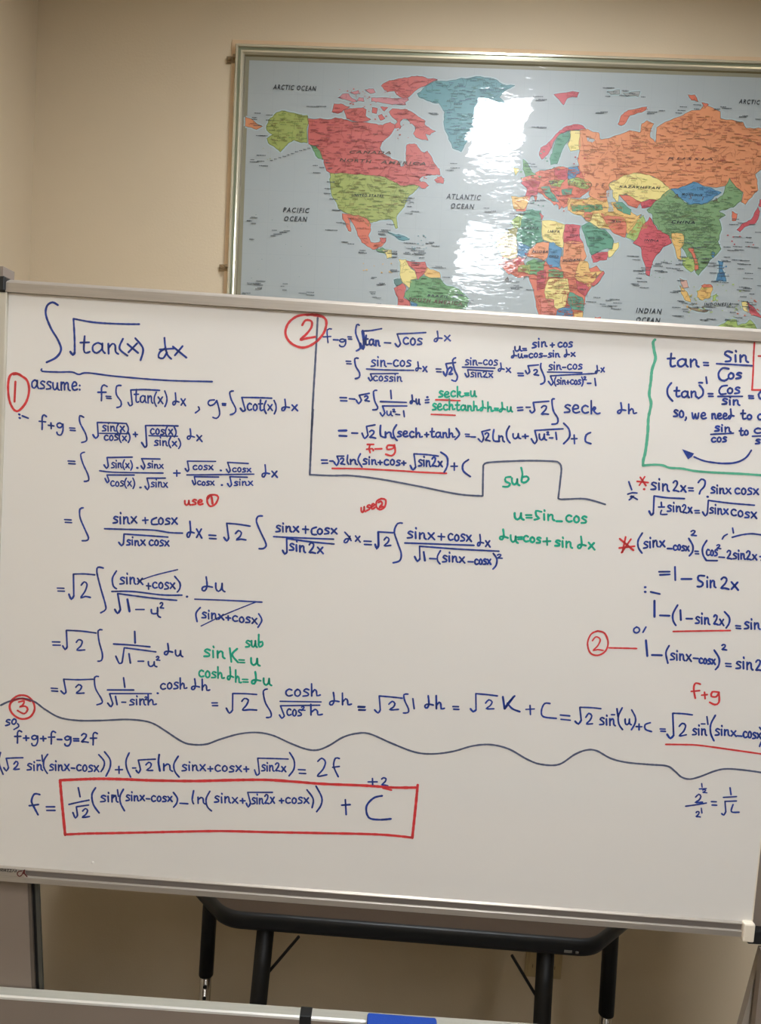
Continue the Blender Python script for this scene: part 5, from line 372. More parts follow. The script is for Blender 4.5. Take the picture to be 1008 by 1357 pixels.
 ('handwritten_formula','blue line (root2 inverse sin(sinx-cosx)) + (-root2 ln(sinx+cosx+root sin2x)) = 2f','ink_blue',"",[(28,"104 -7066 81 -7227 155 -7416"),(30,"163 -7308 204 -7357 236 -7302"),(26,"236 -7302 195 -7155"),(26,"195 -7155 322 -7139 457 -7126"),(27,"319 -7238 352 -7192 384 -7219 360 -7278 314 -7325 407 -7312"),(29,"600 -7221 565 -7211 536 -7240 589 -7271 592 -7304 532 -7317"),(29,"634 -7232 640 -7319"),(29,"636 -7177 641 -7190"),(29,"687 -7217 692 -7310"),(29,"690 -7256 721 -7215 746 -7229 751 -7287 775 -7305"),(25,"676 -7153 733 -7149"),(26,"755 -7061 770 -7163"),(28,"845 -7042 789 -7145 794 -7260 851 -7349"),(28,"944 -7206 914 -7196 888 -7223 935 -7253 938 -7283 885 -7295"),(28,"974 -7197 980 -7291"),(28,"975 -7137 980 -7151"),(28,"1021 -7200 1026 -7289"),(28,"1024 -7238 1051 -7199 1073 -7212 1078 -7268 1099 -7285"),(28,"1119 -7183 1195 -7278"),(28,"1184 -7177 1122 -7278"),(28,"1223 -7235 1279 -7234"),(28,"1373 -7183 1344 -7170 1313 -7201 1314 -7245 1343 -7268 1380 -7252"),(28,"1435 -7167 1408 -7199 1410 -7251 1439 -7270 1466 -7238 1459 -7187 1430 -7168"),(28,"1556 -7175 1526 -7165 1501 -7193 1547 -7225 1550 -7258 1497 -7271"),(28,"1582 -7171 1658 -7261"),(28,"1647 -7165 1586 -7261"),(28,"1646 -6988 1735 -7088 1730 -7184 1691 -7256"),(28,"1734 -6935 1826 -7052 1829 -7182 1773 -7322"),(26,"1915 -7210 2028 -7199"),(26,"1969 -7151 1977 -7264"),(28,"2120 -6924 2077 -7048 2094 -7177 2160 -7308"),(26,"2184 -7161 2235 -7157"),(30,"2242 -7194 2281 -7235 2309 -7175"),(26,"2309 -7175 2268 -7028"),(26,"2268 -7028 2394 -7010 2535 -6993"),(27,"2390 -7097 2433 -7050 2474 -7076 2457 -7135 2402 -7182 2501 -7175"),(35,"2590 -6917 2585 -7039 2614 -7175"),(29,"2668 -7057 2676 -7166"),(29,"2673 -7103 2723 -7058 2763 -7075 2772 -7143 2811 -7166"),(28,"2889 -6919 2828 -7047 2847 -7165 2919 -7251"),(27,"3029 -7055 2993 -7045 2963 -7073 3018 -7103 3022 -7135 2959 -7148"),(27,"3065 -7048 3072 -7133"),(27,"3067 -6995 3072 -7008"),(27,"3120 -7044 3127 -7132"),(27,"3124 -7081 3156 -7042 3182 -7055 3188 -7111 3214 -7128"),(27,"3237 -7028 3327 -7120"),(27,"3314 -7021 3241 -7121"),(27,"3361 -7086 3439 -7079"),(27,"3396 -7046 3404 -7122"),(27,"3549 -7026 3515 -7012 3478 -7045 3481 -7091 3515 -7115 3559 -7098"),(27,"3624 -7016 3592 -7044 3594 -7089 3628 -7105 3660 -7076 3652 -7032 3618 -7016"),(27,"3768 -7022 3731 -7012 3702 -7039 3757 -7068 3761 -7098 3698 -7110"),(27,"3798 -7002 3888 -7091"),(27,"3875 -6996 3803 -7093"),(27,"3921 -7048 3999 -7042"),(27,"3956 -7006 3965 -7087"),(28,"4090 -7048 4130 -7132 4168 -7097"),(25,"4168 -7097 4128 -6858"),(25,"4128 -6858 4371 -6845 4602 -6836"),(27,"4252 -6965 4225 -6955 4203 -6982 4245 -7012 4248 -7043 4201 -7055"),(27,"4280 -6969 4287 -7052"),(27,"4280 -6916 4284 -6929"),(27,"4321 -6960 4328 -7049"),(27,"4325 -6997 4348 -6958 4368 -6971 4374 -7028 4394 -7046"),(27,"4410 -6938 4430 -6911 4460 -6923 4455 -6971 4415 -7038 4446 -7032 4488 -7039"),(27,"4509 -6963 4579 -7042"),(27,"4568 -6957 4514 -7043"),(28,"4618 -6731 4696 -6852 4700 -6989 4631 -7103"),(26,"4771 -6992 4877 -6989"),(26,"4788 -7050 4890 -7047")]),
 ('handwritten_formula','','ink_blue',"",[(28,"5064 -6838 5122 -6784 5183 -6838 5155 -6954 5074 -7074 5218 -7041"),(28,"5396 -6768 5334 -6768 5316 -6897 5397 -7059"),(26,"5299 -6916 5404 -6894")]),
 ('red_box','thick red box around the final blue answer','ink_red',"",[(46,"1055 -7443 1097 -7789 1169 -8321"),(44,"1061 -7443 1380 -7404 1690 -7372 2085 -7351 2480 -7338 3149 -7298 3726 -7240 4258 -7195 4703 -7189 5148 -7192 5813 -7169 6256 -7167 6631 -7139"),(44,"6637 -7098 6630 -7436 6614 -7952"),(39,"1166 -8316 1500 -8275 1840 -8243 2519 -8176 2967 -8131 3636 -8070 4396 -8030 5197 -7983 6087 -7937 6613 -7947"),(28,"6102 -7188 6237 -7210")]),
 ('handwritten_formula','final blue answer f = 1 over root2 (inverse sin(sinx-cosx)-ln(...)) + C in the red box','ink_blue',"",[(30,"1346 -7543 1380 -7686"),(28,"1209 -7824 1366 -7774 1523 -7730"),(30,"1277 -7950 1320 -8035 1352 -7988"),(26,"1352 -7988 1327 -7853"),(26,"1327 -7853 1521 -7809"),(28,"1429 -7915 1470 -7871 1508 -7898 1482 -7964 1427 -8018 1540 -7994"),(30,"1617 -7523 1565 -7637 1594 -7795 1690 -7924"),(29,"1782 -7647 1743 -7637 1711 -7666 1770 -7696 1774 -7728 1706 -7742"),(29,"1820 -7640 1828 -7731"),(29,"1823 -7583 1828 -7597"),(29,"1880 -7637 1887 -7732"),(29,"1884 -7677 1919 -7635 1947 -7648 1953 -7708 1980 -7727"),(26,"1876 -7622 1941 -7623"),(26,"1963 -7528 1982 -7634"),(29,"2056 -7513 2007 -7632 2023 -7748 2088 -7859"),(28,"2160 -7608 2131 -7598 2108 -7624 2151 -7653 2154 -7682 2105 -7693"),(28,"2188 -7600 2194 -7688"),(28,"2189 -7544 2193 -7558"),(28,"2232 -7606 2237 -7687"),(28,"2235 -7640 2260 -7604 2281 -7616 2286 -7668 2306 -7684"),(28,"2324 -7593 2395 -7672"),(28,"2385 -7588 2328 -7672"),(28,"2422 -7639 2475 -7638"),(28,"2562 -7594 2535 -7581 2506 -7610 2508 -7652 2535 -7674 2570 -7658"),(28,"2621 -7581 2596 -7608 2598 -7650 2625 -7666 2650 -7639 2644 -7597 2616 -7582"),(28,"2735 -7587 2706 -7578 2682 -7602 2726 -7628 2729 -7655 2679 -7665"),(28,"2759 -7576 2830 -7654"),(28,"2820 -7571 2762 -7654"),(29,"2841 -7505 2908 -7593 2898 -7681 2856 -7742"),(27,"2953 -7671 3078 -7670"),(29,"3157 -7453 3142 -7601 3167 -7663"),(28,"3230 -7552 3238 -7651"),(28,"3235 -7594 3277 -7554 3312 -7570 3320 -7633 3353 -7654"),(28,"3411 -7443 3359 -7571 3384 -7693 3454 -7757"),(27,"3562 -7520 3526 -7509 3496 -7537 3551 -7568 3555 -7600 3492 -7612"),(27,"3597 -7521 3606 -7615"),(27,"3599 -7462 3604 -7476"),(27,"3652 -7511 3660 -7609"),(27,"3657 -7552 3688 -7510 3714 -7525 3721 -7586 3746 -7606"),(27,"3769 -7517 3859 -7604"),(27,"3846 -7512 3774 -7604"),(27,"3892 -7559 3970 -7554"),(27,"3927 -7520 3935 -7595"),(28,"3991 -7591 4025 -7653 4057 -7586"),(25,"4057 -7586 4003 -7416"),(25,"4003 -7416 4390 -7387"),(27,"4127 -7503 4102 -7494 4081 -7522 4121 -7551 4124 -7583 4080 -7596"),(27,"4152 -7493 4160 -7589"),(27,"4152 -7432 4156 -7447"),(27,"4192 -7499 4198 -7587"),(27,"4196 -7536 4217 -7497 4236 -7509 4241 -7565 4260 -7582"),(27,"4274 -7460 4292 -7429 4320 -7442 4316 -7496 4279 -7573 4308 -7565 4348 -7572"),(27,"4365 -7468 4431 -7559"),(27,"4420 -7461 4371 -7561"),(27,"4504 -7512 4572 -7506"),(27,"4534 -7474 4543 -7547"),(27,"4670 -7463 4640 -7451 4607 -7480 4610 -7522 4640 -7543 4678 -7527"),(27,"4734 -7448 4707 -7476 4709 -7522 4740 -7538 4767 -7509 4760 -7464 4729 -7448"),(27,"4860 -7441 4828 -7431 4802 -7458 4851 -7488 4855 -7519 4800 -7532"),(27,"4887 -7437 4968 -7521"),(27,"4955 -7430 4892 -7522"),(28,"4924 -7305 5030 -7444 5021 -7586"),(28,"5062 -7235 5162 -7411 5156 -7539 5096 -7645")]),
 ('handwritten_formula','','ink_blue',"",[(33,"744 -7699 659 -7697 617 -7811 661 -7910 728 -8027"),(29,"583 -7892 730 -7861"),(29,"854 -7889 987 -7879"),(29,"864 -7947 995 -7937")]),
 ('handwritten_formula','','ink_blue',"",[(26,"6073 -7046 6099 -7022 6139 -7035 6131 -7079 6077 -7139 6118 -7135 6175 -7144"),(26,"5866 -7106 6007 -7095"),(26,"5929 -7046 5940 -7150")]),
 ('handwritten_formula','','ink_blue',"",[(29,"5479 -7510 5612 -7491"),(29,"5531 -7419 5560 -7656")]),
 ('handwritten_formula','','ink_blue',"",[(33,"6098 -7312 5967 -7359 5866 -7504 5913 -7674 6071 -7699 6260 -7671")]),
]
rnd = random.Random(11)
for gi, (name, label, mt, poly, strokes) in enumerate(INK):
    mb = MB(); y = -.0004
    pl = lambda u, v, y=y: (u, y, v + ZT)
    for wd, s in strokes:
        n = [int(t) for t in s.split()]
        pts = [(n[i]*1e-4, n[i+1]*1e-4) for i in range(0, len(n), 2)]
        ribbon(mb, pts, wd*1e-4, pl, rnd, .0025)
    if poly:
        n = [int(t) for t in poly.split()]; mb.add([pl(n[i]*1e-4, n[i+1]*1e-4) for i in range(0, len(n), 2)], [tuple(range(len(n)//2))])
    o = mb.build(name, mt, surface)
    if label: tag(o, label)
LOGO = [(17,"522 -8939 473 -8953 456 -8992 485 -9025 525 -9005 554 -8936 571 -8916"),(18,"555 -8980 571 -8916 569 -8972 611 -9022"),(10,"182 -8925 184 -8965"),(10,"201 -8964 200 -8927 222 -8928 220 -8943 200 -8948 224 -8965"),(10,"237 -8927 238 -8964"),(10,"255 -8962 254 -8929 274 -8930 271 -8945 254 -8948 278 -8962"),(10,"291 -8929 319 -8926 292 -8964 323 -8961"),(10,"334 -8928 362 -8928 332 -8964 366 -8963"),(10,"378 -8963 393 -8927 412 -8963"),(10,"420 -8963 439 -8926 440 -8964")]
mb = MB()
for k, (wd, s) in enumerate(LOGO):
    n = [int(t) for t in s.split()]; pts = [(n[i]*1e-4, n[i+1]*1e-4) for i in range(0, len(n), 2)]
    ribbon(mb, pts, wd*1e-4, lambda u, v: (u, -.0050, v + ZT), rnd, .001)
    if k == 1: mb.build('maker_emblem', 'logo', br); mb = MB()
mb.build('maker_name', 'logo_grey', br)
m = MB(); m.box(-.0150, .0575, -.0047, -.0017, bz(-.9040), bz(-.8945)); m.build('maker_plate', 'alu', br, bevel=.0004)
# little blister in the enamel
m = MB(); m.tube([(0.1624, -.0001, -0.8741+ZT), (0.1624, -.0012, -0.8741+ZT)], .0024, 12, r2=.0015); m.build('screw_cover', 'board', surface, smooth=True)

# ------------------------------------------------------------------ eraser
ez = .752 + .44*TS - .064
T_ = BM @ Matrix.Translation((.6650, -.0300, ez + .0072))
er = empty('whiteboard_eraser', T_, 'blue felt whiteboard eraser lying on the marker tray', 'eraser')
hx = .0545; ztop = .0795
m = MB(); m.box(-hx, hx, -.019, .019, .018, ztop); m.build('felt_pad', 'blue', er, bevel=.003)
m = MB(); m.box(-hx+.002, hx-.002, -.0185, .0185, -.0068, .018); tag(m.build('handle', 'black', er, bevel=.003), 'black plastic handle')
# ------------------------------------------------------------------ trapezoid table behind the board
ty = -.018
TM = Matrix(((math.cos(ty), -math.sin(ty), 0, .11), (math.sin(ty), math.cos(ty), 0, 1.3735), (0, 0, 1, 0), (0, 0, 0, 1)))
table = empty('trapezoid_table', TM, 'dark trapezoid classroom table with black edge and adjustable legs behind the whiteboard', 'table')
def tloop(ins):
    # corners with rounding, table frame: x along front edge, y back
    xl, xr, sl, d = -.362, .362, 1.0, .60
    c = [(xl, 0), (xr, 0), (xr+d*1.0, d), (xl-d*1.0+.12, d)]
    c = [(-.362, 0), (.362, 0), (.362+.60*.98, .60), (-.362-.60*.86, .60)]
    out = []; n = len(c)
    rads = [.075, .075, .05, .05]
    for i, p in enumerate(c):
        a = Vector(c[i-1]); b = Vector(p); e = Vector(c[(i+1) % n]); r = rads[i]
        d1 = (a-b).normalized(); d2 = (e-b).normalized(); th = d1.angle(d2); tl = r/math.tan(th/2)
        ctr = b + (d1+d2).normalized()*(r/math.sin(th/2))
        s = b + d1*tl - ctr; t = b + d2*tl - ctr; a0 = math.atan2(s.y, s.x); a1 = math.atan2(t.y, t.x)
        da = (a1-a0+math.pi) % (2*math.pi) - math.pi
        for k in range(9):
            an = a0 + da*k/8; out.append((ctr.x+math.cos(an)*(r-ins), ctr.y+math.sin(an)*(r-ins)))
    return out
TT = .742
A = tloop(.009); n = len(A)
obj('tabletop', [(x, y, TT) for x, y in A] + [(x, y, TT-.028) for x, y in A], [tuple(range(n)), tuple(range(2*n-1, n-1, -1))] + [(i, i+n, (i+1) % n+n, (i+1) % n) for i in range(n)], 'tabletop', table)
rings = [(.010, TT+.0005), (.004, TT+.0005), (.001, TT-.003), (-.0005, TT-.010), (-.0005, TT-.022), (.002, TT-.031), (.010, TT-.033)]
V = []; Fc = []
for ins, z in rings: V += [(x, y, z) for x, y in tloop(ins)]
for k in range(len(rings)-1):
    for i in range(n): Fc.append((k*n+i, (k+1)*n+i, (k+1)*n+(i+1) % n, k*n+(i+1) % n))
eb = obj('edge_band', V, Fc, 'edge', table, smooth=True)
m = MB(); m.box(.303, .318, -.0015, .002, TT-.024, TT-.019); m.box(.325, .331, -.0015, .002, TT-.0245, TT-.0205); tag(m.build('scuff', 'scuff', eb), 'pale scuff on the black edge near the right corner')
TI = TM.inverted()
def leg(top, bot, r, label, zin):
    a = TI @ Vector(top); b = TI @ Vector(bot); d = (a-b)
    def at(z): return b + d*((z-b.z)/d.z)
    m = MB(); m.tube([at(zin), at(.7085)], r, 20); o = m.build('leg', 'legblack', table, smooth=False)
    for p in o.data.polygons: p.use_smooth = len(p.vertices) == 4
    tag(o, label)
    m = MB(); m.tube([at(FZ+.02), at(zin+.05)], r*.78, 18); c = m.build('leg_insert', 'chrome', o)
    for p in c.data.polygons: p.use_smooth = len(p.vertices) == 4
    for z in [zin - .022 - k*.028 for k in range(7)]:
        q = at(z); m = MB(); m.tube([q + Vector((.002, -r*.70, 0)), q + Vector((.002, -r*.83, 0))], .0045, 10); m.build('height_hole', 'hole', o)
    m = MB(); m.tube([at(FZ), at(FZ+.022)], r*.95, 16, r2=r*.8); m.build('glide', 'black', o)
    m = MB(); q = at(.7085); m.box(q.x-.02, q.x+.02, q.y-.03, q.y+.045, .7055, .7090); m.build('mounting_plate', 'legblack', o)
leg((-0.3348,1.6600,.7085),(-0.3401,1.6600,-.12),0.0170,'back left leg',0.404)
leg((-0.1729,1.4250,.7085),(-0.2049,1.4250,-.12),0.0176,'front left leg',0.300)
leg((0.3922,1.4250,.7085),(0.4203,1.4250,-.12),0.0176,'front right leg',0.300)
leg((0.5960,1.6400,.7085),(0.6224,1.6400,-.12),0.0178,'back right leg',0.390)

BR = [((-0.1061, 1.43, 0.6705), (-0.1629, 1.43, 0.5906)), ((0.327, 1.43, 0.6614), (0.3813, 1.43, 0.5812))]
for a, b in BR:
    m = MB(); m.tube([TI @ Vector(a), TI @ Vector(b)], .0032, 8); m.build('brace', 'legblack', table)
m = MB(); m.box(-.30, .30, .20, .24, .690, .7085); m.build('under_rail', 'legblack', table)
# ------------------------------------------------------------------ wall plate under the table
t = empty('wall_outlet', WALL @ Matrix.Translation((.565, -.001, .215)), 'ivory electrical outlet plate low on the wall behind the right front table leg', 'outlet')
m = MB(); m.box(-.053, .053, -.007, 0, -.048, .075); m.build('cover_plate', 'outlet', t, bevel=.002)
for x in (-.026, .026):
    m = MB(); m.box(x-.017, x+.017, -.009, -.0071, -.036, .058); r_ = m.build('receptacle', 'outlet', t, bevel=.001)
    for z in (-.012, .034):
        for dx in (-.006, .006):
            m = MB(); m.box(x+dx-.0012, x+dx+.0012, -.0094, -.0088, z-.005, z+.005); m.build('slot', 'outlet_dark', r_)

# ------------------------------------------------------------------ the framed world map
MU, MV, MROT, MW, MH = -0.4745, 2.7284, 0.01592, 1.860, 1.270
MM = WALL @ Matrix.Translation((MU, 0, MV)) @ Matrix.Rotation(-MROT, 4, 'Y')
wmap = empty('wall_map', MM, 'large framed world map with laminated glossy surface hanging on the tan wall', 'map')
m = MB(); m.box(-.013, MW+.013, -.006, -.0005, -MH-.013, .018); tag(m.build('backing_board', 'wood_strip', wmap, bevel=.001), 'tan backing board showing above the frame')
def rails(prof, mt, name):
    c = [(0, 0), (MW, 0), (MW, -MH), (0, -MH)]; ins = [(1, -1), (-1, -1), (-1, 1), (1, 1)]
    for i in range(4):
        j = (i+1) % 4; v = []
        for k in (i, j):
            v += [(c[k][0]+ins[k][0]*wd, -d, c[k][1]+ins[k][1]*wd) for wd, d in prof]
        n = len(prof); f = [(q, q+n, (q+1) % n+n, (q+1) % n) for q in range(n)] + [tuple(range(n-1, -1, -1)), tuple(range(n, 2*n))]
        yield obj(name, v, f, mt, wmap)
rl = list(rails([(0, .006), (0, .019), (.0012, .0225), (.0028, .0241), (.0036, .0244), (.0077, .0239), (.0085, .0210), (.0085, .0175), (.0155, .0175), (.0155, .0205), (.0195, .0195), (.0235, .011), (.0235, .006)], 'frame', 'frame_rail'))
for o, nm in zip(rl, ('top', 'right', 'bottom', 'left')): pass
gr = list(rails([(.0087, .0176), (.0087, .0196), (.0153, .0190), (.0153, .0176)], 'frame_green', 'green_inlay'))
dk = list(rails([(.0236, .0065), (.0236, .0125), (.0270, .0110), (.0280, .0065)], 'frame_shadow', 'frame_shadow_strip'))  # dark strip painting the shadow line inside the frame
for a, o in zip(rl, gr): o.parent = a
for a, o in zip(rl, dk): o.parent = a
for z in (-0.0333, -0.5857):
    m = MB(); m.box(-.026, -.001, -.0085, -.0062, z-.010, z+.006); m.box(-.005, .003, -.0265, -.0062, z-.005, z+.003) ; c_ = m.build('hanging_clip', 'clip_brass', wmap, bevel=.0008)
    m = MB(); m.tube([(-.019, -.0085, z-.001), (-.019, -.0115, z-.001)], .0058, 12, r2=.004); m.build('clip_screw', 'clip_brass', c_)
# printed sheet
PC = {k: srgb(v) for k, v in {'ocean': (157, 164, 163), 'margin': (132, 128, 106), 'red': (184, 93, 86), 'redlight': (183, 123, 125), 'redorange': (196, 108, 84), 'crimson': (183, 80, 86), 'orange': (204, 135, 94), 'yelloworange': (207, 168, 99), 'yellow': (214, 197, 124), 'cream': (219, 205, 158), 'olive': (150, 161, 88), 'olivedark': (138, 133, 78), 'green': (102, 146, 97), 'greensage': (115, 147, 103), 'greenteal': (84, 137, 111), 'teal': (84, 134, 139), 'tealdark': (84, 116, 109), 'lime': (151, 173, 98), 'blue': (79, 128, 159), 'salmon': (203, 122, 105), 'pinkish': (191, 152, 135), 'brown': (137, 120, 100), 'greyland': (148, 152, 147)}.items()}
sy = -.0102
mb = MB()
mb.add([(.02, sy, -MH+.02), (MW-.02, sy, -MH+.02), (MW-.02, sy, -.02), (.02, sy, -.02)], [(0, 1, 2, 3)], PC['margin'])
sheet = mb.build('map_sheet', 'map', wmap)
mg = .0368
mb = MB(); mb.add([(mg, sy-.0002, -MH+mg), (MW-mg, sy-.0002, -MH+mg), (MW-mg, sy-.0002, -mg), (mg, sy-.0002, -mg)], [(0, 1, 2, 3)], PC['ocean'])
g = tuple(c*.93 for c in PC['ocean'])
k = 0
while mg + k*.0675 < MW-mg:
    x = mg + k*.0675; mb.add([(x, sy-.00025, -MH+mg), (x+.0009, sy-.00025, -MH+mg), (x+.0009, sy-.00025, -mg), (x, sy-.00025, -mg)], [(0, 1, 2, 3)], g); k += 1
k = 0
while mg + k*.085 < MH-mg:
    z = -mg - k*.085; mb.add([(mg, sy-.00025, z-.0009), (MW-mg, sy-.00025, z-.0009), (MW-mg, sy-.00025, z), (mg, sy-.00025, z)], [(0, 1, 2, 3)], g); k += 1
sea = mb
